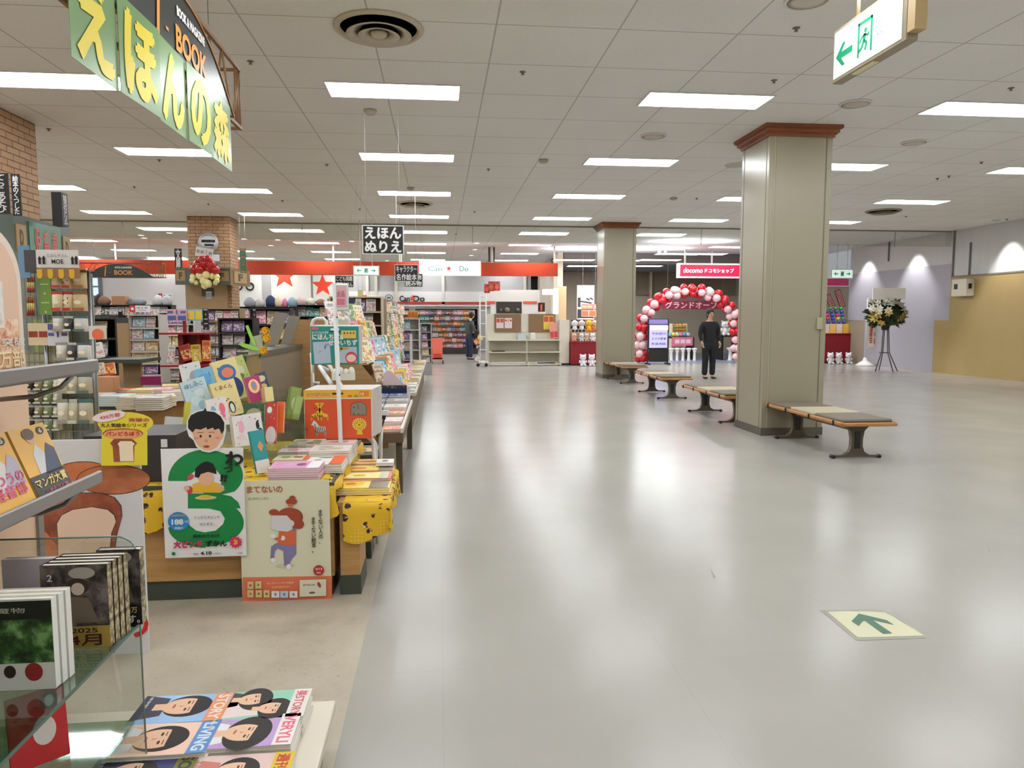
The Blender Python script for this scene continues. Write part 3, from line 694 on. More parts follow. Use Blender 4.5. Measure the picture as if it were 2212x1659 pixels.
stand_group(216, 1352, 1, 'dark comic volume 8 with white caped figure at the glass corner', dark_art((70, 64, 62), (104, 98, 96), '8'), (.27, M((30, 28, 28), .3), plainband), t=.026, w=.105, h=.2)
stand_group(180, 1386, 3, 'narrow black comic between volumes 2 and 8', None, None, t=.02, w=.03, h=.19, base=M((48, 44, 44), .25))
def green_art(mb, F, w, h):
    mb.rect(0, h * .3, w, h * .98, blotch('leaf_cover_print', (26, 38, 22), (58, 92, 44), (122, 160, 96), 30), F, .0003); mb.rect(0, h * .78, w, h * .98, M((34, 36, 28), .3), F, .0005)
    mb.ell(w * .72, h * .2, w * .12, h * .1, M((150, 44, 40), .4), F, .0008); mb.ell(w * .4, h * .21, w * .08, h * .07, M((50, 34, 26), .4), F, .0008)
    mb.text('魔物', w * .45, h * .88, w * .4, h * .06, M((190, 190, 170), .4), F, .001)
stand_group(-40, 1495, 3, 'white comic with green leaf cover at the lower left edge', green_art, None, w=.15, t=.02, h=.2, base=M((224, 222, 214), .3), spine=M((222, 220, 214), .4))
nbook('comic_book', 'pale purple comic with a yellow flower, half behind dark volume 2', .13, .19, .02, M((206, 196, 206), .3), BT((at(-30, 1400, Z=sz).x, at(-30, 1400, Z=sz).y + .1, sz + .001)),
      lambda mb, F, w, h: (mb.ell(w * .8, h * .7, w * .14, h * .1, M((214, 196, 60), .4), F), mb.ell(w * .95, h * .86, w * .16, h * .08, M((150, 120, 160), .4), F, .0004)), None, 'comic')
# red booklet on the lower glass
nbook('booklet', 'red booklet with silver badge in the bottom left corner', .12, .17, .012, M((200, 40, 44), .3), BT((at(-62, 1659, Z=.45).x - .0, at(-40, 1640, Z=.42).y + .05, .349), (.75, .66, 0), (-.1, .1, 1)),
      lambda mb, F, w, h: (mb.ell(w * .72, h * .84, w * .16, h * .13, M((44, 44, 66), .4), F), mb.ell(w * .72, h * .84, w * .08, h * .08, M((206, 206, 212), .4), F, .0004), mb.ell(w * .6, h * .45, w * .2, h * .2, M((226, 208, 206), .4), F)), None, 'booklet')
# ---------------- low plinth with magazines
PLZ = .19
p1 = at(725, 1512, Z=PLZ)
pl = thing('display_plinth', 'low pale plinth carrying magazine stacks at the bottom', 'plinth')
MB().b2((-1.27, .7, PLZ - .035), (p1.x, p1.y, PLZ), M((212, 204, 186), .5), bev=.004).build('top_board', pl)
MB().b2((-1.25, .74, 0), (p1.x - .04, p1.y - .03, PLZ - .035), M((120, 120, 112), .5)).build('base_box', pl)
def face(mb, F, cx, cy, s, hair=HAIR, skin=SKIN, rot=0, hs=1.25):
    """a plain drawn head for a magazine cover: hair, face, brows, eyes, nose, mouth"""
    T = F @ Matrix.Translation((cx, cy, 0)) @ Matrix.Rotation(R(rot), 4, 'Z')
    mb.ell(0, s * .12, s * .62 * hs, s * .72, hair, T, .0004); mb.ell(0, 0, s * .46, s * .62, skin, T, .0007)
    mb.poly([(-s * .5, s * .3, .0009), (s * .5, s * .3, .0009), (s * .44, s * .62, .0009), (0, s * .78, .0009), (-s * .44, s * .62, .0009)][::1], hair, T)
    for q in (-1, 1):
        mb.ell(q * s * .2, s * .1, s * .09, s * .035, HAIR, T, .001); mb.rect(q * s * .2 - s * .11, s * .2, q * s * .2 + s * .11, s * .225, HAIR, T, .001)
    mb.poly([(0, s * .05, .001), (s * .05, -s * .12, .001), (-s * .03, -s * .12, .001)][::-1], M((190, 140, 108), .6), T)
    mb.ell(0, -s * .28, s * .13, s * .035, M((176, 84, 78), .6), T, .001)
def mag_art(bg, band, tcol, folk, title='日経大人の'):
    def f(mb, F, w, h):
        mb.rect(0, 0, w, h, M(bg, .25), F, .0002)
        for (cx, cy, s, cl, rt_, hs) in folk:
            s *= 1.22
            mb.poly([(w * cx - s * w * .75, 0, .0003), (w * cx + s * w * .75, 0, .0003), (w * cx + s * w * .5, h * cy - s * w * .55, .0003), (w * cx - s * w * .5, h * cy - s * w * .55, .0003)], M(cl, .4), F)
            mb.rect(w * cx - s * w * .18, h * cy - s * w * .9, w * cx + s * w * .18, h * cy - s * w * .3, SKIN, F, .0003 + .0002)
            face(mb, F, w * cx, h * cy, s * w, rot=rt_, hs=hs)
        mb.rect(0, h * .8, w, h * 1.0, M(band, .3), F, .0012); mb.text(title, w * .5, h * .9, w * .86, h * .13, tcol, F, .0014, .03)
        mb.text('特集 春の新作', w * .25, h * .08, w * .4, h * .035, WHITE, F, .0014, .02)
    return f
mw, mh = .158, .262
MZ = PLZ
def mag_pile(far_left_px, n, t, label, deco, base, zt_=None, h=mh, w=mw, dx=0):
    zt_ = MZ + n * t; p = at(*far_left_px, Z=zt_)
    for i in range(n):
        j = rnd.uniform(-.003, .003)
        T = BT((p.x + dx + j, p.y + j, MZ + i * t), (0, -1, 0), (1, 0, 0))
        if i == n - 1: nbook('magazine', label + ', topmost', w, h, t, base, T, deco, base, 'magazine')
        else: nbook('magazine', label + ', %s up' % nth(i), w, h, t * .98, base, T, None, base, 'magazine')
WM_ = M((232, 228, 222), .3)
mag_pile((317, 1506), 5, .012, 'magazine with man on pale blue cover, left far stack', mag_art((150, 186, 226), (226, 150, 110), M((240, 224, 206), .4), [(.42, .5, .5, (40, 44, 70), 0, 1.)], 'STORY'), WM_)
mag_pile((488, 1497), 5, .012, 'magazine with two dark-haired women on green, right far stack', mag_art((150, 206, 180), (226, 220, 214), M((210, 90, 104), .4), [(.3, .36, .36, (60, 60, 60), 8, 1.5), (.66, .62, .34, (226, 210, 206), -6, 1.4)], '美STORY'), WM_)
mag_pile((277, 1566), 5, .012, 'magazine with man in glasses on peach, left middle stack', mag_art((236, 200, 178), (92, 140, 196), M((210, 226, 240), .4), [(.5, .42, .52, (224, 224, 224), 4, 1.)], 'LIVING'), WM_)
mag_pile((452, 1551), 5, .012, 'magazine with woman in headband on lilac, right middle stack', mag_art((190, 160, 206), (232, 226, 224), M((226, 100, 128), .4), [(.55, .46, .46, (226, 224, 224), -8, 1.5)], 'VERYLI'), WM_)
mag_pile((215, 1640), 4, .012, 'dark blue magazine at the bottom edge, left near stack', mag_art((62, 64, 110), (110, 110, 50), M((40, 40, 30), .4), [(.4, .4, .4, (40, 40, 60), 0, 1.)], 'SO DA'), M((60, 62, 96), .3))
mag_pile((420, 1637), 4, .012, 'pink and white magazine at the bottom edge, right near stack', mag_art((226, 196, 190), (220, 190, 60), M((200, 60, 50), .4), [(.45, .45, .4, (200, 120, 110), 0, 1.2)], '週刊女性'), WM_)
# ---------------- big white board with drawn bread (generic stand-in for the drawing)
bp_ = thing('display_board', 'tall white board with painted brown bread rolls beside the table', 'display board')
bb = at(322, 1410, Z=0); bt = at(323, 948, Y=bb.y); bx0 = at(62, 1200, Y=bb.y).x; BH = bt.z; BWd = bb.x - bx0
Fb = frame((bx0, bb.y, 0))
MB().poly([(0, 0), (BWd, 0), (BWd, BH), (0, BH)], M((208, 206, 206), .6), Fb, .012).build('board', bp_)
BR1 = blotch('bread_brown', (164, 92, 56), (182, 108, 66), (196, 122, 76), 9); BR2 = blotch('crust_brown', (122, 58, 38), (144, 72, 46), (158, 88, 58), 12)
BR3 = blotch('crust_orange', (190, 104, 62), (202, 116, 70), (176, 92, 54), 9); CRM = M((222, 192, 168), .6); INK = M((64, 34, 26), .6)
def bx(px, py): v = at(px, py, Y=bb.y - .002); return (v.x - bx0, v.z)
mb = MB()
def bell(cx, cy, rx, ry, m, z, rot=0):
    c = bx(cx, cy); k = bb.y / FPX; mb.ell(c[0], c[1], rx * k * 1.03, ry * k * 1.03, m, Fb, z, 36, rot=rot)
bell(245, 1036, 72, 31, INK, .001, 0); bell(245, 1036, 70.5, 29.5, BR1, .0015, 0); bell(168, 1026, 60, 27, INK, .0007, 6); bell(168, 1026, 58.5, 25.5, BR3, .0009, 6)
def bpoly(pts, m, z): mb.poly([bx(*p) + (z,) for p in pts][::-1], m, Fb)
slice_o = [(75, 1410), (70, 1160), (66, 1120), (82, 1090), (108, 1072), (160, 1064), (220, 1064), (248, 1074), (262, 1092), (264, 1114), (254, 1150), (246, 1200), (248, 1410)]
slice_i = [(126, 1410), (124, 1160), (122, 1130), (132, 1112), (156, 1100), (200, 1094), (234, 1100), (248, 1112), (252, 1126), (242, 1150), (238, 1200), (238, 1410)]
bpoly(slice_o, INK, .0016)
bpoly([(x + (1.5 if x < 150 else -1.5), y + 1.5) for x, y in slice_o[:-1]] + [(246, 1410)], BR2, .002)
bpoly([(76, 1410), (72, 1170), (74, 1140), (100, 1150), (124, 1180), (124, 1410)], BR3, .0024); bpoly(slice_i, INK, .0026)
bpoly([(x + (1.5 if x < 180 else -1.5), y + 1.2) for x, y in slice_i], CRM, .003)
c = bx(300, 1345); mb.text('ぅ', c[0], c[1], .07, .12, M((200, 36, 34), .5), Fb, .003, .06)
mb.build('painted_print', bp_)
# yellow card fixed to the board
yc = thing('promotion_card', 'yellow shaped card with brown bread drawing at the board corner', 'card')
yy = bb.y - .03; c0_ = at(218, 1006, Y=yy); c1_ = at(318, 1006, Y=yy); yt = at(270, 890, Y=yy).z; ww = c1_.x - c0_.x; hh2 = yt - c0_.z
Fy = frame((c0_.x, yy, c0_.z), lean(.6)[0], lean(.6)[1])
pts = [(0, 0), (ww, 0), (ww * 1.02, hh2 * .66)] + [(ww * .56 + ww * .6 * math.cos(R(a)), hh2 * .8 + hh2 * .2 * math.sin(R(a))) for a in range(-20, 201, 14)] + [(ww * .05, hh2 * .66)]
YCARD = M((226, 204, 52), .5)
MB().poly(pts, YCARD, Fy, .003).build('card', yc)
mb = MB(); mb.ell(ww * .5, hh2 * .6, ww * .44, hh2 * .1, BR2, Fy, .0006); mb.ell(ww * .5, hh2 * .59, ww * .42, hh2 * .085, M((226, 160, 110), .5), Fy, .001)
for k_ in (-.22, 0, .22): mb.ell(ww * (.5 + k_), hh2 * .655, ww * .16, hh2 * .035, BR3, Fy, .0008)
mb.text('パンどろぼう', ww * .5, hh2 * .6, ww * .72, hh2 * .075, M((200, 40, 30), .5), Fy, .0015, .05); mb.text('大人気絵本シリーズ', ww * .53, hh2 * .76, ww * 1.0, hh2 * .075, M((50, 30, 20), .5), Fy, .0015, .02)
mb.text('突破の', ww * .86, hh2 * .86, ww * .44, hh2 * .07, M((180, 60, 90), .5), Fy, .0015, .03)
mb.poly([(ww * .28, hh2 * .07, .0006), (ww * .72, hh2 * .07, .0006), (ww * .74, hh2 * .36, .0006), (ww * .8, hh2 * .42, .0006), (ww * .7, hh2 * .5, .0006), (ww * .3, hh2 * .5, .0006), (ww * .22, hh2 * .42, .0006), (ww * .27, hh2 * .36, .0006)], BR2, Fy)
mb.poly([(ww * .42, hh2 * .08, .001), (ww * .71, hh2 * .08, .001), (ww * .71, hh2 * .36, .001), (ww * .75, hh2 * .41, .001), (ww * .68, hh2 * .46, .001), (ww * .44, hh2 * .46, .001), (ww * .38, hh2 * .41, .001), (ww * .41, hh2 * .36, .001)], M((238, 218, 186), .5), Fy)
mb.build('card_print', yc)
mb = MB(); mb.ell(ww * .22, hh2 * .93, ww * .36, hh2 * .095, M((232, 214, 210), .5), Fy, .003, rot=10); mb.text('430万部', ww * .24, hh2 * .93, ww * .44, hh2 * .07, M((210, 60, 90), .5), Fy, .0035, .02, rot=10); mb.build('sticker', yc)
# ================================================================ CHILDREN'S BOOK TABLES
TF = 3.65
def px_on(Y):
    return lambda x, y: at(x, y, Y=Y)
T1 = thing('display_table', 'honey wood display table with dark kickboard holding picture books', 'table')
xR1 = at(722, 1200, Y=TF).x; zt1_ = .585
MB().b2((-2.3, TF, .1), (xR1, 4.9, zt1_ - .02), WOOD).build('body_panel', T1)
MB().b2((-2.3, TF + .01, 0), (xR1 - .01, 4.89, .1), DGREEN).build('kickboard', T1)
MB().b2((-2.32, TF - .02, zt1_ - .02), (xR1 + .01, 4.92, zt1_), DGREEN).build('top', T1)
T2 = thing('display_table', 'low wooden side table on panel legs beside the walkway', 'table')
xa2, xb2 = at(737, 1284, Y=TF).x, at(779, 1284, Y=TF).x
zt2 = .478
for (ya, yb) in ((TF, TF + .28), (TF + .55, TF + .75)):
    lg = MB().b2((xa2, ya, .1), (xb2, yb, zt2 - .02), WOOD).build('leg', T2)
    MB().b2((xa2 - .004, ya - .004, 0), (xb2 + .004, yb + .004, .1), DGREEN).build('kickboard', lg)
xe2 = at(838, 1080, Y=TF).x
MB().b2((xR1 + .02, TF - .0, zt2 - .02), (xe2, TF + .78, zt2), WOOD).build('top', T2)
# cloths
def cloth(name, label, x0, x1, y0, y1, z, front, right=0., left=0.):
    """a cloth lying on a top and hanging over its front (and right) edge, with a wavy hem"""
    nx, ny = 40, 26; mb = MB(); vs = []; fs = []
    W_, D_ = x1 - x0, y1 - y0; tw_, td = W_ + right, D_ + front
    for j in range(ny + 1):
        for i in range(nx + 1):
            s_, t_ = i / nx * tw_, j / ny * td      # t from back edge
            x, y, zz = x0 + s_, y1 - t_, z
            ov = t_ - D_; ovr = s_ - W_
            if ov > 0:
                hem = 1 + .16 * math.sin(s_ * 9 + 1) + .08 * math.sin(s_ * 23)
                y = y0 - .012 - .012 * math.sin(s_ * 22) * ov / max(front, .01); zz = z - ov * hem
            if ovr > 0:
                hem = 1 + .2 * math.sin(t_ * 7 + 2) + .1 * math.sin(t_ * 19)
                x = x1 + .012 + .014 * math.sin(t_ * 18) * ovr / max(right, .01); zz = min(zz, z - ovr * hem)
            zz += .0015 * math.sin(s_ * 40 + t_ * 31)
            vs.append((x, y, zz + .003))
    for j in range(ny):
        for i in range(nx): a = j * (nx + 1) + i; fs.append((a, a + nx + 1, a + nx + 2, a + 1))
    mb.add(vs, fs, CLOTH, None, True); o = mb.build(name); tag(o, label, 'cloth'); return o
cloth('tablecloth', 'yellow patterned cloth over the main picture book table', -2.3, xR1 + .01, TF - .02, 4.9, zt1_ + .0, .2, .06)
cloth('tablecloth', 'yellow patterned cloth with ragged hem over the low side table', xR1 + .05, xe2, TF - .01, TF + .78, zt2, .17, .12)
# posters on the front of the table
def poster(name, label, x0, y0, x1, y1, Y, base):
    a, b, c = at(x0, y1, Y=Y), at(x1, y1, Y=Y), at((x0 + x1) / 2, y0, Y=Y)
    t = thing(name, label, 'poster'); F = frame((a.x, Y, (a.z + b.z) / 2)); w_, h_ = b.x - a.x, c.z - (a.z + b.z) / 2
    MB().poly([(0, 0), (w_, 0), (w_, h_), (0, h_)], base, F, .0015).build('sheet', t)
    def q(px, py): v = at(px, py, Y=Y); return (v.x - a.x, v.z - (a.z + b.z) / 2)
    return t, F, q, w_, h_
def prt(t, F, q, items, name='print'):
    """items: ('e',cx,cy,rx,ry,m[,rot]) ('p',pts,m) ('t',txt,cx,cy,w,h,m[,bold,vert,rot]) in that sheet's own layout"""
    mb = MB(); k = abs(q(100, 0)[0] - q(0, 0)[0]) / 100
    for i, it in enumerate(items):
        z = .0006 + i * .00025
        if it[0] == 'e': c = q(it[1], it[2]); mb.ell(c[0], c[1], it[3] * k, it[4] * k, it[5], F, z, rot=it[6] if len(it) > 6 else 0)
        elif it[0] == 'p':
            pts = [q(*p) for p in it[1]]; ar = sum(pts[i_][0] * pts[(i_ + 1) % len(pts)][1] - pts[(i_ + 1) % len(pts)][0] * pts[i_][1] for i_ in range(len(pts)))
            if ar < 0: pts = pts[::-1]
            mb.poly([p + (z,) for p in pts], it[2], F)
        elif it[0] == 'l':
            pts = [q(*p) for p in it[1]]; r_ = it[3] * k / 2; 
            for p0, p1 in zip(pts, pts[1:]):
                d = Vector((p1[0] - p0[0], p1[1] - p0[1])); 
                if d.length < 1e-6: continue
                n_ = Vector((-d.y, d.x)).normalized() * r_; mb.add([(p0[0] - n_.x, p0[1] - n_.y, z), (p1[0] - n_.x, p1[1] - n_.y, z), (p1[0] + n_.x, p1[1] + n_.y, z), (p0[0] + n_.x, p0[1] + n_.y, z)], [(0, 1, 2, 3)], it[2], F)
        else:
            c = q(it[2], it[3]); b_ = it[7] if len(it) > 7 else 0.
            mb.text(it[1], c[0], c[1], it[4] * k, it[5] * k, it[6], F, z, b_, it[8] if len(it) > 8 else False, it[9] if len(it) > 9 else 0)
    return mb.build(name, t)
GRN = M((10, 128, 62), .5); WP = M((226, 224, 222), .5)
t, F, q, w_, h_ = poster('poster', 'white poster with giant green numeral 3 on the table front', 357, 968, 533, 1203, 3.588, WP)
def ringpts(cx, cy, R0, R1, a0, a1, n=22): 
    o = [(cx + R0[0] * math.cos(R(a0 + (a1 - a0) * i / n)), cy - R0[1] * math.sin(R(a0 + (a1 - a0) * i / n))) for i in range(n + 1)]
    i_ = [(cx + R1[0] * math.cos(R(a0 + (a1 - a0) * i / n)), cy - R1[1] * math.sin(R(a0 + (a1 - a0) * i / n))) for i in range(n + 1)]
    return o + i_[::-1]
BK_ = M((20, 18, 18), .5); PKR = M((208, 38, 92), .5); BLU = M((40, 130, 196), .5); YS = M((226, 178, 50), .5); SK = M((222, 172, 140), .5)
items = [('p', [(363, 1039)] + [(444 - 81 * math.cos(R(a)), 1039 - 68 * math.sin(R(a))) for a in range(0, 96, 8)] + [(444, 1010), (430, 1012), (415, 1022), (408, 1030), (405, 1039)], GRN),
         ('p', [(440, 971)] + [(440 + 85 * math.sin(R(a)), 1027 - 56 * math.cos(R(a))) for a in range(0, 136, 8)] + [(440, 1078), (440, 1062), (466, 1060), (478, 1045), (478, 1028), (466, 1014), (440, 1010)], GRN),
         ('p', [(406, 1066), (470, 1066), (500, 1072), (515, 1085), (520, 1098), (406, 1098)], GRN),
         ('p', [(436, 1081)] + [(440 + 87 * math.sin(R(a)), 1129 - 52 * math.cos(R(a))) for a in range(0, 181, 8)] + [(440, 1181), (440, 1150), (466, 1146), (482, 1132), (486, 1120), (476, 1104), (452, 1098), (436, 1097)], GRN),
         ('p', [(364, 1139)] + [(444 - 80 * math.cos(R(a)), 1139 + 44 * math.sin(R(a))) for a in range(0, 91, 9)] + [(444, 1150), (424, 1146), (411, 1136), (406, 1128)], GRN),
         ('p', [(424, 1043), (416, 1046), (414, 1064), (476, 1064), (486, 1058), (474, 1044), (452, 1038)], YS), ('e', 445, 1032, 19, 20, SK), ('p', [(421, 1030), (422, 1012), (434, 1001), (447, 996), (460, 1001), (467, 1014), (468, 1024), (450, 1019), (434, 1024), (430, 1032)], BK_),
         ('e', 445, 1075, 26, 5, M((206, 190, 120), .5)), ('e', 443, 1072, 15, 4, YS), ('e', 410, 1058, 7, 10, M((200, 60, 70), .5)), ('e', 477, 1053, 9, 7, SK), ('e', 404, 1054, 7, 6, SK), ('e', 412, 1030, 9, 6, M((200, 70, 80), .5), 40),
         ('e', 386, 1126, 25, 24, BLU), ('t', '188', 384, 1127, 28, 14, WP, .04), ('t', '突破!!!', 387, 1140, 20, 6, WP, .03), ('t', '万部', 403, 1126, 9, 6, WP, .02), ('t', '第3弾発売決定', 386, 1113, 32, 5, YS, .02),
         ('t', 'うっかり大ピンチ', 448, 1117, 62, 7.5, M((60, 58, 56), .5)), ('t', 'はじまる。', 448, 1131, 34, 7, M((60, 58, 56), .5)),
         ('t', '鈴木のりたけ', 446, 1157, 62, 9, M((14, 50, 28), .5), .04), ('t', '大ピンチ', 408, 1175, 70, 18, PKR, .07), ('t', 'ずかん', 468, 1173, 50, 15, BK_, .06),
         ('t', '4.10', 446, 1194, 27, 9, BK_, .04), ('t', '2025', 424, 1196, 12, 5, BK_, .01), ('t', '(木曜発売)', 470, 1195, 20, 4, BK_, .01), ('t', '小学館', 519, 1194, 12, 4.5, BK_, .01), ('e', 376, 1195, 4.5, 4.5, GRN),
         ('t', 'わ', 507, 990, 40, 34, BK_, .07), ('t', 'っ', 494, 1014, 20, 13, BK_, .07), ('t', '!!', 484, 1032, 16, 18, BK_, .05, False, -10)]
for i in range(14): pass
st = [(510 + (15 if i % 2 == 0 else 11) * math.cos(R(i * 15)), 1170 + (14 if i % 2 == 0 else 10) * math.sin(R(i * 15))) for i in range(24)]
items += [('p', st, PKR), ('t', '3', 510, 1170, 10, 13, YS, .06)]
prt(t, F, q, items)
# round-faced cut-out head above the poster (plain generic head)
ct = thing('cutout_head', 'flat cut-out cartoon head with black hair above the green 3 poster', 'cutout')
Yc = 3.578; cc = at(446, 932, Y=Yc); k = Yc / FPX * 1.0; Fc = frame(cc)
def hd(pts): return [((x - 446) * k, -(y - 932) * k) for x, y in pts]
outl = hd([(446, 880), (449, 887), (466, 889), (478, 898), (485, 912), (486, 930), (482, 946), (478, 960), (468, 972), (450, 977), (436, 974), (424, 964), (419, 950), (410, 942), (406, 926), (407, 908), (414, 895), (428, 888), (441, 886)])
MB().poly(outl[::-1], WP, Fc, .004).build('card', ct)
mb = MB(); mb.poly([p + (.0006,) for p in hd([(417, 932), (420, 948), (428, 962), (440, 972), (452, 973), (466, 966), (474, 952), (480, 944), (481, 934), (476, 926), (418, 926)])][::-1][::1], SK, Fc)
mb.poly([p + (.0012,) for p in hd([(446, 881), (448, 889), (464, 891), (476, 900), (483, 914), (482, 930), (477, 938), (472, 926), (462, 929), (460, 924), (448, 928), (446, 923), (434, 928), (424, 926), (418, 934), (409, 924), (410, 908), (416, 897), (430, 890), (441, 888)])][::-1], BK_, Fc)
for x_ in (434, 453): mb.ell((x_ - 446) * k, -(942 - 932) * k, 2.3 * k, 3 * k, BK_, Fc, .0014)
mb.rect((427 - 446) * k, 2 * -k * 1.2, (440 - 446) * k, -1.4 * k, BK_, Fc, .0014); mb.rect((450 - 446) * k, -2.4 * k, (463 - 446) * k, -1.4 * k, BK_, Fc, .0014)
mb.ell(-1 * k, -20 * k, 4 * k, 3.4 * k, M((206, 146, 120), .5), Fc, .0014); mb.ell(-1 * k, -32 * k, 6.5 * k, 2.6 * k, M((150, 60, 50), .5), Fc, .0014)
for x_ in (425, 468): mb.ell((x_ - 446) * k, -14 * k, 5 * k, 2.6 * k, M((220, 140, 124), .5), Fc, .0013)
mb.build('face_print', ct)
# cream poster with small figure (generic)
CRP = M((212, 208, 180), .5); REDB = M((156, 64, 42), .5); OR_ = M((206, 100, 62), .5); PUR = M((124, 116, 156), .5); BRT = M((176, 110, 84), .5)
t, F, q, w_, h_ = poster('poster', 'cream poster with red-haired figure and orange foot band', 524, 1037, 717, 1299, 3.598, CRP)
OL = M((60, 40, 34), .5)
items = [('p', [(524, 1247), (717, 1244), (717, 1299), (524, 1299)], M((214, 112, 78), .5)),
         ('t', 'まてないの', 572, 1057, 86, 17, BRT, .06), ('t', 'ヨシタケシンスケ', 558, 1077, 50, 7, M((80, 60, 50), .5)),
         ('e', 616, 1222, 24, 6, M((196, 190, 170), .6)),
         ('p', [(614, 1128), (628, 1128), (640, 1144), (640, 1182), (634, 1200), (620, 1222), (614, 1222), (612, 1190), (600, 1182), (594, 1190), (592, 1206), (584, 1206), (586, 1180), (600, 1172), (603, 1146)], PUR),
         ('p', [(604, 1145), (611, 1145), (640, 1146), (640, 1180), (600, 1176)], OR_), ('e', 590, 1158, 7, 6, WP), ('e', 611, 1162, 6, 6, WP),
         ('p', [(604, 1145), (602, 1160), (594, 1162), (594, 1166), (606, 1168), (612, 1150)], OR_),
         ('p', [(604, 1176), (640, 1178), (640, 1196), (630, 1208), (626, 1218), (618, 1216), (614, 1190), (600, 1184), (594, 1190), (592, 1202), (586, 1200), (586, 1182), (594, 1174)], PUR),
         ('e', 590, 1210, 6, 6, WP), ('e', 624, 1224, 6, 7, WP),
         ('e', 628, 1117, 30, 24, OL), ('e', 625, 1118, 32, 26, REDB), ('p', [(588, 1113), (620, 1113), (632, 1126), (632, 1143), (622, 1148), (594, 1146), (586, 1140)], M((206, 204, 204), .5)),
         ('e', 592, 1106, 12, 8, REDB), ('e', 645, 1132, 14, 12, REDB), ('e', 640, 1124, 12, 18, REDB), ('e', 630, 1130, 7, 8, M((206, 204, 204), .5)),
         ('e', 630, 1083, 14, 8, REDB), ('e', 632, 1076, 8, 7, REDB), ('e', 628, 1091, 6, 4, OR_)]
items += [('t', 'まてない人の、', 693, 1137, 11, 88, M((46, 42, 38), .5), .02, True), ('t', 'まてない絵本。', 678, 1155, 11, 92, M((46, 42, 38), .5), .02, True),
          ('e', 689, 1231, 13.5, 13.5, M((176, 36, 50), .5)), ('t', '3/13', 689, 1228, 17, 5.5, WP, .02), ('t', '発売', 689, 1236, 10, 4, WP, .02),
          ('t', 'ヨシタケシンスケの絵本', 606, 1258, 66, 6, M((240, 206, 190), .5), .01), ('t', '好評発売中！', 607, 1267, 44, 6, M((240, 196, 130), .5), .01),
          ('p', [(648, 1252), (705, 1250), (705, 1286), (648, 1288)], M((216, 212, 190), .5)), ('t', 'まてないの', 668, 1262, 28, 5, M((90, 70, 60), .5), .02), ('e', 690, 1262, 4, 8, REDB, 20), ('e', 675, 1279, 8, 3, M((120, 100, 80), .5))]
for i, (x_, y_) in enumerate(((542, 1263), (559, 1262), (542, 1281), (560, 1281), (577, 1281))): items += [('p', [(x_ - 6.5, y_ - 8), (x_ + 6.5, y_ - 8), (x_ + 6.5, y_ + 8), (x_ - 6.5, y_ + 8)], M((206, 186, 130), .5)), ('e', x_, y_, 3, 3, M(((200, 70, 40), (150, 140, 60), (190, 110, 70), (150, 110, 60), (120, 90, 60))[i], .5))]
for i, x_ in enumerate((596, 615, 635)): items += [('p', [(x_ - 8.5, 1275), (x_ + 8.5, 1275), (x_ + 8.5, 1289), (x_ - 8.5, 1289)], M(((222, 220, 220), (170, 206, 220), (222, 220, 220))[i], .5)), ('e', x_, 1282, 3, 4, M((140, 130, 130), .5))]
prt(t, F, q, items)
# black magazine rack behind, left of the posters
br_ = thing('magazine_rack', 'black box rack behind the posters at the table edge', 'rack')
a, b = at(322, 1060, Y=3.72), at(357, 940, Y=3.72)
MB().b2((a.x - .3, 3.72, zt1_ + .005), (b.x + .05, 4.1, b.z), M((44, 40, 40), .5)).build('box', br_)
MB().b2((b.x - .02, 3.713, b.z - .06), (b.x + .01, 3.719, b.z - .02), M((206, 204, 200), .5)).build('price_label', br_)
# ---- upright picture books in acrylic stands
def upright(name, label, x0, y0, x1, y1, Y, tilt, n, t, col, deco=None, spine=None, cat='book', yaw=0, step=None, back=10):
    """front face of the front copy spans those places in the photo; the rest stand behind it"""
    yaw = yaw or (24 if n > 1 else 0); rt, up = lean(tilt, yaw, back); a = at(x0, y1, Y=Y); w_ = (at(x1, y1, Y=Y) - a).length * (.97 if n == 1 else 1.02); hh_ = (at(x0, y0, Y=Y) - a).length * .98
    base = cv(col) if isinstance(col, str) else col; nv = rt.cross(up)
    if spine is None and n > 1: spine = blotch('spine_print_%d' % (len(_bk) + int(x0)), (70, 60, 50), (226, 214, 186), (196, 170, 120), 55)
    for i in range(n):
        o = a - Vector((t * (.15 if step is None else step) * i, 0, 0)) + nv * (-t * 1.05 * i)
        lb = label + ('' if n == 1 else ', front copy' if i == 0 else ', second copy' if i == 1 else ', rear copy' if i == n - 1 else ', %s copy' % nth(i))
        nbook(name, lb, w_, hh_, t, base, BT(o - nv * t, rt, up), deco if i == 0 else None, spine, cat)
def art_simple(shapes, title=None, tc=None):
    def f(mb, F, w, h):
        rr = random.Random(int(w * 1e5) + len(shapes))
        for j in range(9): c = shapes[rr.randrange(len(shapes))][4]; mb.ell(rr.uniform(.1, .9) * w, rr.uniform(.05, .95) * h, rr.uniform(.015, .06) * w, rr.uniform(.012, .03) * h, M(tuple(int(v * rr.uniform(.6, 1)) for v in c), .45), F, .0003 + j * .00001, 10)
        for i, (cx, cy, rx, ry, c) in enumerate(shapes): mb.ell(cx * w, cy * h, rx * w, ry * h, M(c, .45), F, .0006 + i * .0002)
        if title: mb.text(title, w * .5, h * .84, w * .72, h * .11, M(tc or (90, 70, 60), .5), F, .0022, .03)
    return f
CREAM = M((232, 214, 150), .4); LB = M((190, 212, 220), .4); WB = M((226, 222, 220), .4)
upright('picture_book', 'plain white book leaning behind the light blue picture book', 400, 786, 446, 850, 4.75, -14, 1, .012, M((214, 216, 218), .4), art_simple([(.6, .4, .22, .3, (150, 156, 160))]))
upright('photo_book', 'blue lake photo book leaning beside the white one', 432, 796, 472, 862, 4.6, -14, 1, .012, M((120, 180, 214), .3), art_simple([(.5, .25, .5, .16, (96, 116, 84)), (.5, .6, .4, .2, (96, 164, 214))]))
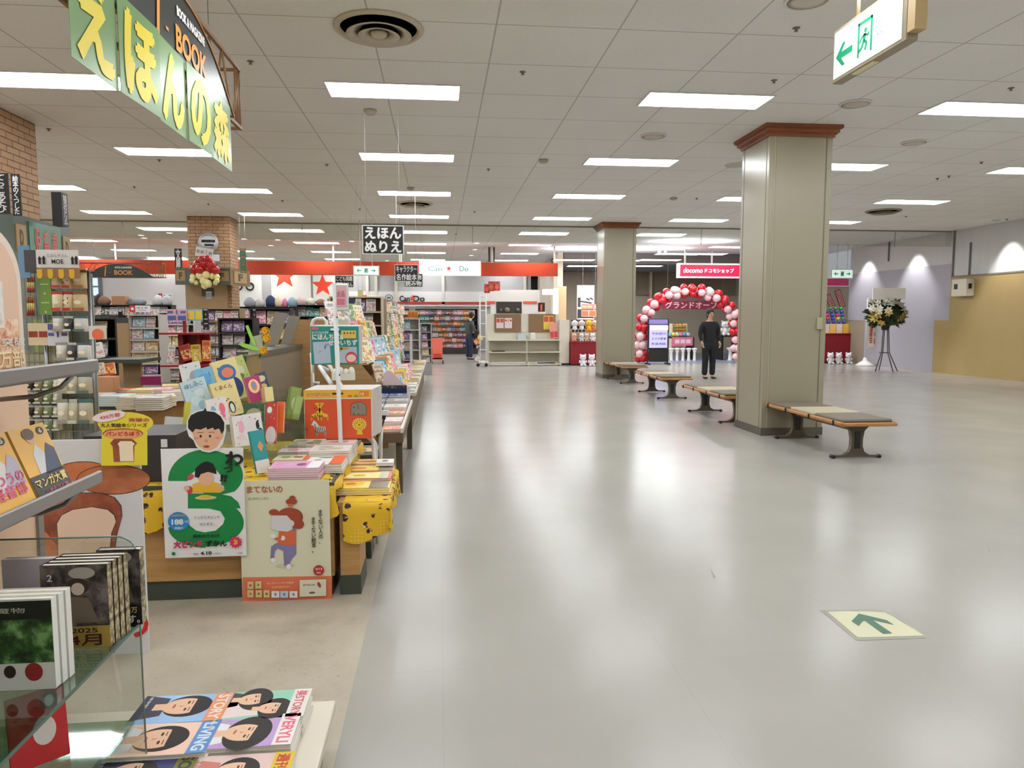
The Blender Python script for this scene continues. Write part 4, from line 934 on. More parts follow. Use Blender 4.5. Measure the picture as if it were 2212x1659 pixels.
upright('picture_book', 'cream book with dark blue starry picture at the back of the stand', 484, 778, 536, 872, 4.75, -14, 3, .014, CREAM, art_simple([(.62, .3, .34, .26, (30, 60, 120)), (.5, .68, .36, .2, (60, 110, 170)), (.52, .68, .24, .12, (226, 130, 100))]), None)
upright('picture_book', 'pale green picture book behind the cream starry one', 508, 772, 546, 836, 4.9, -16, 2, .012, M((176, 190, 110), .4), art_simple([(.5, .5, .3, .2, (206, 210, 180)), (.5, .3, .2, .1, (100, 120, 60))]))
upright('picture_book', 'light blue animal picture book leaning left', 414, 822, 466, 902, 4.45, -15, 3, .012, LB, art_simple([(.4, .4, .2, .14, (206, 226, 232)), (.6, .25, .18, .12, (150, 190, 206)), (.62, .6, .2, .1, (214, 228, 230))], 'ほしのこ', (90, 140, 160)), M((150, 156, 150), .5))
upright('picture_book', 'cream picture book with small penguin figure', 476, 826, 528, 906, 4.4, -13, 3, .014, CREAM, art_simple([(.6, .24, .13, .17, (40, 40, 40)), (.6, .22, .08, .13, (236, 232, 220))], 'くまくん', (150, 110, 60)))
upright('picture_book', 'magenta and cream picture book right of the penguin one', 542, 814, 574, 870, 4.5, -12, 3, .013, M((176, 52, 110), .4), art_simple([(.5, .6, .36, .28, (236, 214, 170)), (.5, .62, .2, .2, (226, 130, 90)), (.5, .64, .12, .12, (110, 160, 200))]), CREAM)
upright('picture_book', 'dark blue picture book peeping out at the right back', 562, 806, 586, 850, 4.7, -14, 3, .012, M((60, 72, 96), .4), art_simple([(.5, .7, .36, .16, (216, 206, 170)), (.5, .3, .3, .14, (206, 190, 110))]))
upright('picture_book', 'small cream and brown striped books in a short row', 574, 836, 592, 868, 4.4, -3, 5, .013, CREAM, None, M((196, 120, 60), .5))
upright('picture_book', 'white picture book with pink rabbits left of centre', 458, 862, 500, 925, 4.15, -10, 3, .012, WB, art_simple([(.72, .6, .14, .2, (230, 110, 130)), (.66, .35, .14, .12, (230, 120, 136)), (.28, .55, .13, .2, (120, 170, 200))]))
upright('picture_book', 'white picture book with pink figure and yellow spines', 508, 898, 540, 966, 3.95, -3, 4, .014, WB, art_simple([(.55, .62, .18, .2, (226, 170, 186)), (.5, .3, .2, .1, (226, 200, 206))]), M((206, 180, 60), .5))
upright('picture_book', 'white picture book with small black dogs', 536, 894, 572, 962, 4.0, -5, 2, .014, WB, art_simple([(.72, .6, .1, .14, (30, 30, 30)), (.85, .4, .1, .1, (40, 40, 40)), (.3, .15, .2, .04, (90, 90, 90))]))
upright('picture_book', 'green framed picture book behind the white dog book', 526, 872, 572, 912, 4.2, 0, 1, .02, M((56, 92, 54), .4), art_simple([(.5, .4, .38, .36, (170, 160, 130))]))
upright('picture_book', 'tall red and white picture book with barcode label', 572, 868, 597, 958, 4.1, 2, 1, .02, M((196, 60, 44), .4), art_simple([(.5, .2, .46, .22, (222, 214, 214)), (.3, .82, .22, .08, (230, 230, 226))]))
upright('picture_book', 'bright orange picture book edge beside the red one', 596, 866, 612, 935, 4.15, 2, 1, .03, M((232, 104, 34), .4))
upright('picture_book', 'thin green books fanned at the right of the stand', 618, 832, 640, 904, 4.45, 14, 4, .012, M((140, 160, 80), .4), art_simple([(.5, .5, .3, .2, (200, 210, 160))]), M((96, 122, 56), .5))
upright('picture_book', 'shorter green books in front of the fanned ones', 630, 852, 645, 905, 4.35, 16, 2, .012, M((150, 170, 96), .4), None, M((110, 140, 60), .5))
upright('picture_book', 'teal picture book with orange diamond and white band', 556, 930, 585, 1024, 3.78, -7, 2, .018, M((44, 150, 152), .35),
        lambda mb, F, w, h: (mb.ell(w * .6, h * .62, w * .22, h * .13, M((222, 150, 90), .5), F, .0004, 4), mb.rect(0, 0, w, h * .3, WB, F, .0006)), M((40, 140, 142), .35))
upright('booklet', 'grey and white booklets leaning in the left holder', 352, 898, 402, 975, 4.3, 8, 5, .009, M((196, 200, 200), .45))
upright('booklet', 'thin yellow-green booklets standing upright in the holder', 392, 866, 404, 972, 4.25, 7, 3, .008, M((196, 190, 60), .4), None, M((190, 186, 56), .5))
# clear stands holding them
st_ = thing('book_stand', 'clear acrylic stepped stand holding the upright picture books', 'display stand')
a, b = at(395, 968, Y=4.05), at(640, 920, Y=4.05)
for k_, (zz, yy) in enumerate(((.14, 4.07), (.26, 4.33), (.38, 4.6))):
    MB().b2((a.x, yy, zt1_ + .005), (b.x, yy + .004, zt1_ + zz), ACRYL).build('front_lip', st_)
    MB().b2((a.x, yy + .004, zt1_ + zz - .1), (b.x, yy + .25, zt1_ + zz - .094), ACRYL).build('step', st_)
# ---- flat piles
def pile(name, label, fx, fy, w, h, t, n, z, col, deco=None, rot=0, cat='book', spine=None):
    """books lying flat; near-left corner seen at photo place (fx, fy) on the top of the pile"""
    p = at(fx, fy, Z=z + n * t); rt = Vector((math.cos(R(rot)), math.sin(R(rot)), 0)); up = Vector((-math.sin(R(rot)), math.cos(R(rot)), 0))
    base = cv(col) if isinstance(col, str) else col
    for i in range(n):
        o = Vector((p.x + rnd.uniform(-.004, .004), p.y + rnd.uniform(-.004, .004), z + i * t))
        T = BT(o, rt, up); pos = 'topmost' if i == n - 1 else '%s up' % nth(i)
        lb = label if n == 1 else label + ', ' + pos
        nbook(name, lb, w, h, t * .97, base, T, deco if i == n - 1 else None, spine, cat)
zt = zt1_ + .006
def cover_art(bg2, *shapes, stripe=None):
    def f(mb, F, w, h):
        if bg2: mb.rect(w * .05, h * .06, w * .78, h * .94, M(bg2, .4), F, .0003)
        for i, (cx, cy, rx, ry, c) in enumerate(shapes): mb.ell(cx * w, cy * h, rx * w, ry * h, M(c, .45), F, .0006 + i * .0002)
        if stripe: mb.rect(w * stripe[0], 0, w * stripe[1], h, M(stripe[2], .4), F, .0009)
    return f
pile('picture_book', 'pink picture book with white band, front pile', 578, 1013, .25, .19, .011, 6, zt, M((222, 170, 196), .35), cover_art((214, 150, 190), (.35, .5, .12, .2, (200, 170, 190)), (.6, .5, .1, .18, (120, 60, 110)), stripe=(.75, 1, (232, 228, 232))), spine=PAGES)
pile('picture_book', 'cream picture book with plant drawing and orange edge, second pile', 588, 994, .19, .15, .012, 4, zt + .0, M((224, 212, 180), .35), cover_art(None, (.3, .5, .14, .2, (140, 150, 80)), (.65, .5, .14, .14, (120, 90, 60)), stripe=(.84, 1, (224, 110, 50))))
pile('picture_book', 'white picture book with orange band, right middle pile', 655, 1004, .2, .25, .012, 4, zt, M((226, 226, 220), .35), cover_art(None, (.45, .75, .2, .04, (50, 40, 40)), (.3, .5, .1, .03, (60, 60, 60)), stripe=(.66, 1, (226, 96, 50))))
pile('picture_book', 'pale pink picture book behind the orange-edged pile', 598, 977, .2, .14, .012, 4, zt, M((226, 196, 200), .35), cover_art((222, 206, 206), (.4, .5, .2, .2, (210, 120, 140))))
pile('picture_book', 'cream picture book with little brown animals, back left pile', 622, 962, .19, .22, .012, 5, zt, M((228, 216, 180), .35), cover_art(None, (.6, .3, .12, .05, (50, 40, 36)), (.3, .7, .2, .06, (190, 120, 110)), (.75, .75, .14, .04, (120, 80, 60))))
pile('picture_book', 'white picture book with grey animals, tall back right pile', 668, 975, .22, .2, .013, 6, zt, M((222, 222, 216), .35), cover_art((214, 210, 200), (.35, .65, .2, .1, (170, 150, 150)), (.6, .4, .22, .12, (190, 180, 170)), (.3, .3, .1, .06, (110, 140, 80))))
pile('picture_book', 'patterned picture book farthest back by the white pole', 690, 960, .2, .16, .014, 6, zt, M((216, 204, 200), .35), cover_art((206, 186, 180), (.5, .5, .3, .2, (170, 130, 120))))
zt_2 = zt2 + .006
pile('picture_book', 'yellow picture book with teal spine and shop drawing, nearest low pile', 716, 1056, .3, .21, .012, 3, zt_2, M((232, 204, 84), .35), cover_art((238, 222, 140), (.32, .5, .22, .34, (240, 200, 60)), (.3, .5, .1, .14, (206, 120, 50)), stripe=(.64, .97, (130, 118, 100))), spine=M((80, 180, 180), .4))
pile('picture_book', 'cream picture book with yellow hen and red border, second low pile', 722, 1036, .3, .18, .012, 4, zt_2, M((200, 70, 50), .35), cover_art((234, 222, 150), (.4, .5, .24, .3, (244, 236, 190)), (.4, .5, .12, .14, (236, 200, 40)), stripe=(.78, .94, (190, 186, 160))))
pile('picture_book', 'yellow picture book with grey boxes, third low pile', 738, 1018, .29, .15, .012, 4, zt_2, M((236, 186, 60), .35), cover_art((240, 210, 110), (.3, .5, .16, .16, (200, 110, 40)), stripe=(.7, .98, (140, 130, 120))))
pile('picture_book', 'orange picture book with red oval, farthest low pile', 742, 1003, .28, .16, .014, 4, zt_2, M((232, 140, 40), .35), cover_art((238, 206, 100), (.5, .45, .22, .16, (200, 60, 30)), (.2, .6, .1, .1, (90, 70, 40)), (.8, .6, .1, .1, (90, 70, 40))))
nb = nbook('booklet', 'small white price booklet on the farthest low pile', .1, .11, .02, M((224, 224, 224), .4), BT((at(812, 1000, Z=.56).x, at(812, 1000, Z=.56).y, zt_2 + .0565), (1, 0, 0), (0, 1, 0)), cover_art(None, (.5, .5, .2, .2, (90, 90, 90))))
# ================================================================ WHITE WIRE RACK WITH HANGING PACKS
wr = thing('wire_rack', 'white tube rack on the floor behind the low table', 'rack')
WT = M((214, 214, 212), .35); YR = 5.0
def tub(pts, r, nm='tube', m=WT): return MB().tube(pts, r, m, n=10).build(nm, wr)
pz = lambda x, y, Y: tuple(at(x, y, Y=Y))
loopA = [pz(676, 905, YR), pz(674, 700, YR), pz(677, 692, YR), pz(684, 688, YR), pz(699, 688, YR), pz(705, 694, YR), pz(706, 780, YR)]
tub(loopA, .012, 'side_loop')
tub([pz(708, 800, YR + .05), pz(690, 792, YR), pz(716, 830, YR - .4)], .014, 'brace')
tub([pz(673, 762, YR), pz(676, 825, YR), pz(690, 828, YR)], .012, 'lower_loop')
tub([pz(786, 935, 4.6), pz(806, 955, 4.5), (at(812, 970, Y=4.5).x, 4.5, .35), (at(812, 970, Y=4.5).x, 4.5, .0)], .013, 'leg'); tub([pz(825, 905, 4.75), pz(822, 960, 4.75), (at(822, 970, Y=4.75).x, 4.75, 0)], .013, 'leg')
tub([(at(676, 905, Y=YR).x, YR, .0), pz(676, 905, YR)], .012, 'leg')
tub([pz(706, 780, YR), pz(812, 960, YR), (at(812, 960, Y=YR).x, YR, 0)], .012, 'leg')
# price pole with pink header
YP = 4.3
pole = thing('sign_pole', 'white upright pole with pink framed header in front of the packs', 'pole')
pb_ = at(736, 958, Y=YP); ptp = at(722, 612, Y=YP)
MB().tube([(pb_.x, YP, zt2 + .0), (pb_.x, YP, pb_.z), (ptp.x, YP, ptp.z)], .013, WT, n=12).build('pole', pole)
MB().lathe([(.09, 0), (.09, .012), (.02, .02), (.014, .03)], WT, TR(pb_.x, YP, zt2 + .003), 20).build('base', pole)
a, b = at(725, 662, Y=YP), at(748, 618, Y=YP)
MB().b2((a.x - .01, YP - .005, at(725, 672, Y=YP).z), (b.x + .012, YP + .012, at(735, 612, Y=YP).z), WT, bev=.01).build('header_frame', pole)
mb = MB().b2((a.x, YP - .008, a.z), (b.x, YP - .004, b.z), M((224, 176, 184), .5)); Fp = frame((a.x, YP - .0085, a.z)); pw_, ph_ = b.x - a.x, b.z - a.z
mb.text('全品', pw_ * .5, ph_ * .62, pw_ * .7, ph_ * .3, M((190, 90, 110), .5), Fp, .0006, .02); mb.rect(pw_ * .15, ph_ * .08, pw_ * .85, ph_ * .38, M((206, 120, 136), .5), Fp, .0005); mb.build('header_card', pole)
for y_ in (685, 810):
    v = at(725 + (y_ - 610) * .042, y_, Y=YP - .012); MB().ball(v, .005, DGREY).build('screw', pole)
# white moulded peg blocks on the pole
for k_, (x0, y0, x1, y1) in enumerate(((722, 682, 752, 702), (716, 793, 764, 822))):
    o = MB()
    a, b = at(x0, y1, Y=YP + .25), at(x1, y0, Y=YP + .25); n_ = 4
    for i in range(n_):
        xx = a.x + (b.x - a.x) * (i + .5) / n_; o.ball((xx, YP + .28, a.z + (b.z - a.z) * (.5 + .12 * (i % 2))), (b.x - a.x) / n_ * .62, M((214, 212, 196), .5), None, 12, (1, 1, 1.5))
    o.b2((a.x, YP + .26, a.z), (b.x, YP + .32, a.z + (b.z - a.z) * .5), M((214, 212, 196), .5)); o = o.build('hook_block'); tag(o, 'cream moulded hook block, %s the teal map pack' % ('above' if k_ == 0 else 'below'), 'display hook')
# map packs (teal)
def pack_stack(name, label, x0, y0, x1, y1, Y, n, t, base, deco, edge=(206, 200, 196), rot=0):
    a, b = at(x0, y1, Y=Y), at(x1, y1, Y=Y); w_, h_ = b.x - a.x, at(x0, y0, Y=Y).z - a.z; rt, up = lean(rot)
    root = None
    for i in range(n):
        lb = label + (', front one' if i == 0 else ', %s back' % nth(i))
        r_ = thing(name, lb, 'pack', BT((a.x + i * .006, Y + i * (t + .003), a.z + i * .002), rt, up))
        MB().b2((0, -t, 0), (w_, 0, h_), base if i == 0 else M(edge, .5), bev=.004).build('card', r_)
        if i == 0:
            mb = MB(); deco(mb, frame((0, -t - .0006, 0)), w_, h_); mb.build('print', r_)
    return a, w_, h_
TEAL = M((38, 142, 134), .35)
def map_art(mb, F, w, h):
    W2 = M((230, 232, 228), .5); LBm = M((176, 192, 208), .5)
    mb.text('にほんちず&', w * .36, h * .72, w * .64, h * .15, W2, F, .001, .05); mb.text('せかいちず', w * .67, h * .57, w * .6, h * .14, W2, F, .001, .05)
    mb.text('おフロではる学習', w * .2, h * .83, w * .34, h * .06, W2, F, .001, .02)
    T = F @ Matrix.Rotation(R(3), 4, 'Z'); mb.rect(w * .07, h * .02, w * .42, h * .58, LBm, T, .0008); mb.rect(w * .5, h * .05, w * .96, h * .46, LBm, F, .0006)
    mb.poly([(w * .27, h * .42, .001), (w * .31, h * .4, .001), (w * .33, h * .5, .001), (w * .3, h * .54, .001)][::-1], M((110, 130, 170), .5), F)
    mb.poly([(w * .14, h * .3, .001), (w * .22, h * .33, .001), (w * .24, h * .38, .001), (w * .17, h * .36, .001)], M((206, 150, 140), .5), F); mb.ell(w * .36, h * .52, w * .04, h * .03, M((150, 150, 190), .5), F, .001)
    mb.ell(w * .58, h * .4, w * .08, h * .06, M((160, 180, 80), .5), F, .001); mb.ell(w * .7, h * .42, w * .09, h * .04, M((206, 160, 110), .5), F, .001)
    mb.rect(w * .64, h * .68, w * .95, h * .88, M((226, 196, 96), .5), F, .0009)
    for i in range(4): mb.rect(w * (.69 + i * .065), h * .79, w * (.72 + i * .065), h * .84, M((170, 60, 40) if i % 2 else (80, 50, 30), .5), F, .0012)
    mb.ell(w * .84, h * .18, w * .125, h * .155, M((206, 66, 92), .5), F, .0012); mb.ell(w * .84, h * .17, w * .1, h * .1, M((240, 206, 190), .5), F, .0014)
    mb.rect(w * .03, h * .9, w * .17, h * .97, M((214, 100, 130), .5), F, .001); mb.rect(w * .42, h * .88, w * .6, h * .94, M((226, 228, 226), .5), F, .001); mb.rect(w * .4, h * .84, w * .62, h * .88, M((36, 60, 56), .5), F, .0012)
pack_stack('map_pack', 'teal map poster pack hanging on the white rack', 673, 704, 776, 788, 4.75, 4, .012, TEAL, map_art)
a_ = at(664, 948, Y=4.55)
def puzzle_art(mb, F, w, h):
    mb.rect(w * .0, h * .83, w, h, M((232, 178, 60), .4), F, .0006); mb.rect(w * .015, 0, w * .99, h * .81, M((214, 84, 46), .35), F, .0006)
    for i, c in enumerate(((206, 80, 60), (90, 140, 190), (110, 160, 90), (200, 90, 140), (90, 130, 180), (110, 170, 90), (200, 90, 110), (130, 130, 170), (90, 140, 190))):
        mb.text('ピクチュアパズル'[i % 8], w * (.07 + i * .038), h * .905, w * .034, h * .055, M(c, .5), F, .0012, .04)
    mb.rect(w * .42, h * .9, w * .58, h * .94, M((46, 34, 26), .5), F, .001)
    mb.ell(w * .68, h * .87, w * .035, h * .022, M((200, 110, 60), .5), F, .001); mb.ell(w * .77, h * .87, w * .035, h * .022, M((110, 160, 70), .5), F, .001); mb.rect(w * .82, h * .86, w * .96, h * .97, M((226, 130, 50), .5), F, .001); mb.text('15', w * .86, h * .91, w * .05, h * .05, WP, F, .0014, .03)
    GR = M((132, 130, 116), .5); K = M((28, 24, 22), .5); YL = M((226, 190, 50), .5); W2 = M((226, 224, 216), .5)
    S = lambda x, y: (x * w, y * h)
    # elephant
    for m_, e, z in ((K, .006, .001), (GR, 0, .0014)):
        mb.ell(w * .82, h * .62, w * (.1 + e), h * (.12 + e * 1.3), m_, F, z); mb.ell(w * .75, h * .62, w * (.062 + e), h * (.105 + e * 1.3), m_, F, z + .0002)
        for x_ in (.715, .765, .84, .89): mb.rect(w * (x_ - .022 - e), h * (.475 - e), w * (x_ + .022 + e), h * .6, m_, F, z - .0002) if x_ != .715 else mb.rect(w * (.69 - e), h * (.48 - e), w * (.72 + e), h * .6, m_, F, z - .0001)
    mb.ell(w * .735, h * .64, w * .01, h * .014, K, F, .0018); mb.add([(w * .79, h * .7, .0018), (w * .797, h * .7, .0018), (w * .8, h * .6, .0018), (w * .793, h * .6, .0018)], [(0, 3, 2, 1)], K, F)
    # lion
    for i in range(18): a = R(i * 20); mb.ell(w * .81 + w * .088 * math.cos(a), h * .29 + h * .105 * math.sin(a), w * .02, h * .016, M((236, 214, 120), .5), F, .001, 10, rot=i * 20)
    mb.ell(w * .81, h * .29, w * .078, h * .092, K, F, .0012); mb.ell(w * .81, h * .29, w * .073, h * .086, YL, F, .0014)
    for q_ in (-1, 1): mb.ell(w * (.81 + q_ * .035), h * .32, w * .008, h * .01, K, F, .0018)
    mb.ell(w * .81, h * .28, w * .012, h * .012, K, F, .0018); mb.poly([(w * .77, h * .08, .0014), (w * .86, h * .08, .0014), (w * .84, h * .19, .0014), (w * .78, h * .19, .0014)], YL, F)
    # zebra
    mb.poly([(w * .17, h * .14, .001), (w * .31, h * .14, .001), (w * .31, h * .25, .001), (w * .22, h * .26, .001), (w * .17, h * .36, .001), (w * .14, h * .38, .001), (w * .1, h * .29, .001), (w * .14, h * .27, .001)], W2, F)
    for x_ in (.17, .29): mb.rect(w * x_, h * .06, w * (x_ + .028), h * .15, W2, F, .001); [mb.rect(w * x_, h * (.07 + .03 * j), w * (x_ + .028), h * (.085 + .03 * j), K, F, .0014) for j in range(3)]
    for i in range(6): x_ = .165 + i * .026; mb.add([(w * x_, h * .14, .0014), (w * (x_ + .011), h * .14, .0014), (w * (x_ - .004), h * (.25 + (.06 if i < 1 else 0)), .0014), (w * (x_ - .015), h * (.25 + (.06 if i < 1 else 0)), .0014)], [(0, 1, 2, 3)], K, F)
    # two giraffes with crossed necks
    for sg, cx in ((1, .16), (-1, .3)):
        mb.poly([p + (.001,) for p in ([S(cx - .05 * sg, .44), S(cx + .06 * sg, .46), S(cx + .1 * sg, .66), S(cx + .12 * sg, .7), S(cx + .09 * sg, .7), S(cx + .02 * sg, .53), S(cx - .05 * sg, .5)][::sg * -1] if True else [])][::-1], YL, F)
        mb.rect(w * (cx - .055), h * .38, w * (cx - .04), h * .48, YL, F, .001); mb.rect(w * (cx + .04), h * .38, w * (cx + .055), h * .48, YL, F, .001)
        hx = cx + .105 * sg; mb.ell(w * hx, h * .72, w * .035, h * .018, YL, F, .0012)
        for j in range(7): mb.ell(w * (cx - .035 + j * .018 * sg + (.02 if j % 2 else 0)), h * (.46 + (.02 if j % 2 else .0) + max(0, j - 3) * .055), w * .009, h * .009, K, F, .0016)
pack_stack('puzzle_pack', 'orange animal puzzle pack with yellow header', 659, 842, 805, 948, 4.42, 9, .014, M((226, 220, 206), .35), puzzle_art, (208, 200, 196))
# shelf boards beneath the packs
lo = thing('low_shelf', 'dark green low shelf beneath the hanging packs', 'shelf')
a, b = at(700, 1000, Y=5.0), at(812, 985, Y=5.0)
MB().b2((-1.0, 5.06, .42), (b.x, 5.6, .45), DGREEN).build('board', lo); MB().b2((-1.0, 5.5, 0), (b.x, 5.58, .45), M((90, 66, 44), .6)).build('back_panel', lo)
MB().b2((-1.0, 5.07, 0), (-.97, 5.5, .42), WOOD).build('side_panel', lo)
for i, (c_, l_) in enumerate((('orange', 'orange picture book lying on the dark green low shelf'), ('brown', 'brown patterned picture book on the dark green low shelf'))):
    put(book_mesh(.2, .28, .02, cv(c_)), 'picture_book', l_, 'book', BT((b.x - .42 + i * .21, 5.08, .451), (1, 0, 0), (0, 1, 0)))
# pencils in a clear tube on the rack
pc = thing('pencil_pack', 'tall pack of dark blue and yellow striped pencils on the rack', 'pencils')
v0, v1 = at(812, 945, Y=4.7), at(826, 897, Y=4.7)
for i in range(4):
    d = Vector((.013 * i - .02, .0, 0))
    p0, p1 = v0 + d, v1 + d; m0 = p0.lerp(p1, .45); m1 = p0.lerp(p1, .82)
    mb = MB().tube([p0, m0], .006, M((196, 176, 60) if i % 2 else (40, 60, 80), .4), n=6).tube([m0, m1], .006, M((206, 160, 50) if i % 2 == 0 else (30, 36, 60), .4), n=6).tube([m1, p1], .007, M((24, 30, 54), .4), n=6)
    mb.build('pencil', pc)
MB().b2((v1.x - .04, 4.69, v1.z), (v1.x + .04, 4.72, v1.z + .03), M((216, 218, 224), .3)).build('header', pc)
# ================================================================ HANGING SIGNS
GLD = M((214, 140, 52), .4); TRB = M((132, 96, 60), .5); SIGNB = M((40, 44, 42), .35)
def book_sign(name, label, T, L, H, dp, over, bo=.07):
    """truss with a dark arched board; local x along, y up, z towards the viewer"""
    t = thing(name, label, 'sign', T)
    n = 24; a0, a1 = over, L - over
    pts = [(a0, 0), (a1, 0)] + [(a1 - (a1 - a0) * i / n, H * .96 * (1 - (2 * i / n - 1) ** 2)) for i in range(1, n)]
    MB().poly(pts, SIGNB, None, .02).build('arch_board', t)
    mb = MB(); rim = [(p[0], p[1], .004) for p in pts]; mb.tube(rim[1:] + rim[:1], .006, M((170, 120, 66), .4), n=6); mb.build('board_rim', t)
    for z_ in (-.03, -.03 - dp):
        for y_ in (0, H): MB().b2((0, y_ - .012, z_ - .012), (L, y_ + .012, z_ + .012), TRB).build('chord', t)
        mb = MB(); k = int(L / .22)
        for i in range(k):
            x0, x1 = L * i / k, L * (i + 1) / k; mb.tube([(x0, 0 if i % 2 else H, z_), (x1, H if i % 2 else 0, z_)], .008, TRB, n=6)
        for x_ in (0.01, .07, .13, L - .13, L - .07, L - .01): mb.tube([(x_, 0, z_), (x_, H, z_)], .008, TRB, n=6)
        mb.build('web_bars', t)
    mb = MB()
    for x_ in (.01, L - .01):
        for y_ in (0, H): mb.b2((x_ - .01, y_ - .01, -.03 - dp), (x_ + .01, y_ + .01, -.03), TRB)
    mb.build('end_bars', t)
    c = (a0 + a1) / 2; W_ = a1 - a0; mb = MB()
    mb.text('i', c - W_ * .19, H * .42, W_ * .035, H * .72, GLD, None, .006, .03, shear=.2); mb.text('-', c - W_ * .13, H * .3, W_ * .02, H * .04, GLD, None, .006, .02)
    mb.text('BOOK', c + W_ * bo, H * .32, W_ * .27, H * .34, GLD, None, .006, .035); mb.text('BOOK & MAGAZINE', c + W_ * bo, H * .68, W_ * .24, H * .13, WP, None, .006, .05)
    mb.build('lettering', t); return t
yS1 = at(529, 281, X=-1.5).y; yS0 = yS1 - 2.7
bs = book_sign('shop_sign', 'dark arched shop sign on a brown truss, nearest at the top left', frame((-1.5, yS0, 2.88), (0, 1, 0), (0, 0, 1)), yS1 - yS0, .44, .2, yS1 - at(504, 240, X=-1.5).y)
for y_ in (.4, 2.2): MB().tube([(y_, .42, -.1), (y_, ZC - 2.9, -.1)], .003, STEEL, n=6).tube([(y_, .42, -.1), (y_, .5, -.1)], .012, STEEL, n=8).build('wire', bs)
c = at(170, 598, Y=21.6); d = at(351, 597, Y=21.6)
bs2 = book_sign('shop_sign', 'small far arched shop sign on a truss before the orange fascia', frame((c.x - .1, 21.6, c.z)), d.x - c.x + .1, at(260, 568, Y=21.6).z - c.z, .25, .24)
for x_ in (.5, 2.0): MB().tube([(x_, .4, -.1), (x_, ZC - c.z, -.1)], .004, STEEL, n=6).build('wire', bs2)
gs = thing('hanging_banner', 'row of green paper cards with yellow characters hung under the near shop sign', 'banner')
GRC = M((112, 146, 92), .32); YLW = M((226, 206, 40), .4)
ys = [at(x_, y_, X=-1.47).y for x_, y_ in ((155, 118), (262, 198), (345, 256), (409, 303), (458, 340), (505, 372))]; zs0 = at(505, 372, X=-1.47).z
for i, ch_ in enumerate('えほんの森'):
    w_ = ys[i + 1] - ys[i]; T = frame((-1.47, ys[i], zs0), (.03 if i % 2 else -.02, 1, 0), (0, 0, 1))
    p_ = MB().poly([(0, 0), (w_ - .004, .0), (w_ - .004, .455), (0, .455)], GRC, T, .003).build('paper_card', gs)
    MB().text(ch_, w_ * .5, .22, w_ * .72, .36, YLW, T, .003, .06).build('lettering', p_)
def board_sign(label, x0, y0, x1, y1, Y, lines, base=BLACK, ink=WP, wire=True, bold=.05, vertical=False, frm=None, rot=0, wz=None, name=None):
    name = name or ('hanging_sign' if wire else 'sign_board')
    y0, y1 = min(y0, y1), max(y0, y1)
    a, b = at(x0, y1, Y=Y), at(x1, y0, Y=Y); t = thing(name, label, 'sign'); w_, h_ = b.x - a.x, b.z - a.z
    F = frame((a.x, Y, a.z)) @ Matrix.Rotation(R(rot), 4, 'Z')
    MB().poly([(0, 0), (w_, 0), (w_, h_), (0, h_)], base, F, .008).build('board', t)
    if frm: MB().poly([(-frm[1], -frm[1]), (w_ + frm[1], -frm[1]), (w_ + frm[1], h_ + frm[1]), (-frm[1], h_ + frm[1])], frm[0], F @ Matrix.Translation((0, 0, -.002)), .006).build('frame', t)
    mb = MB(); n = len(lines)
    for i, s_ in enumerate(lines):
        if vertical: mb.text(s_, w_ * .5, h_ * .5, w_ * .62, h_ * .92, ink, F, .002, bold, True)
        else: mb.text(s_, w_ * .5, h_ * (1 - (i + .5) / n), w_ * .9, h_ / n * .8, ink, F, .002, bold)
    mb.build('lettering', t)
    if wire:
        for u in (.08, .92): MB().tube([F @ Vector((w_ * u, h_, -.004)), (F @ Vector((w_ * u, h_, -.004))).xy.to_3d() + Vector((0, 0, wz or ZC))], .0018, M((170, 166, 160), .4), n=4).build('wire', t)
    return t
board_sign('square black hanging sign with two lines of white characters, largest of them', 785, 547, 870, 489, 8.1, ['えほん', 'ぬりえ'], frm=(M((206, 212, 206), .4), .01))
board_sign('black hanging sign with two lines of characters, left of the white lightbox', 854, 607, 902, 573, 13.5, ['キャラクター', '名作絵本'], frm=(M((206, 212, 206), .4), .01), bold=.03)
board_sign('small black hanging sign overlapping below the two-line one by the lightbox', 874, 619, 912, 592, 15.5, ['生き物', '読み物'], frm=(M((206, 212, 206), .4), .01), bold=.03)
board_sign('small black hanging sign right of the red stars', 725, 620, 763, 596, 16, ['こども図鑑', '知育えほん'], bold=.03)
for (l_, x0, y0, x1, y1, Y, s_) in (('tall black vertical sign in front of the near brick pillar, cut by the edge', -12, 462, 17, 374, 7.7, 'てっこあそび'), ('narrow black vertical sign against the near brick pillar', 28, 466, 42, 376, 8.0, '絵本のくつした'), ('small black vertical sign left of the far brick pillar', 378, 580, 392, 537, 16.2, '文庫')):
    board_sign(l_, x0, y1 if y1 > y0 else y0, x1, min(y0, y1), Y, [s_], vertical=True, wire=False, bold=.03)
a, b = at(114, 487, Y=8.6), at(132, 415, Y=8.6); ye_ = at(147, 450, X=b.x).y; t = thing('hanging_sign', 'black box sign with grey lettered side right of the near brick pillar', 'sign'); MB().b2((a.x, 8.6, a.z), (b.x, ye_, b.z), BLACK).build('board', t)
F = frame((b.x + .001, 8.6, a.z), (0, 1, 0), (0, 0, 1)); MB().poly([(0, 0), (ye_ - 8.6, 0), (ye_ - 8.6, b.z - a.z), (0, b.z - a.z)], M((60, 58, 56), .5), F, .001).build('side_panel', t); MB().text('幼児のドリル', (ye_ - 8.6) / 2, (b.z - a.z) / 2, (ye_ - 8.6) * .6, (b.z - a.z) * .9, WP, F, .002, .03, True).build('lettering', t)
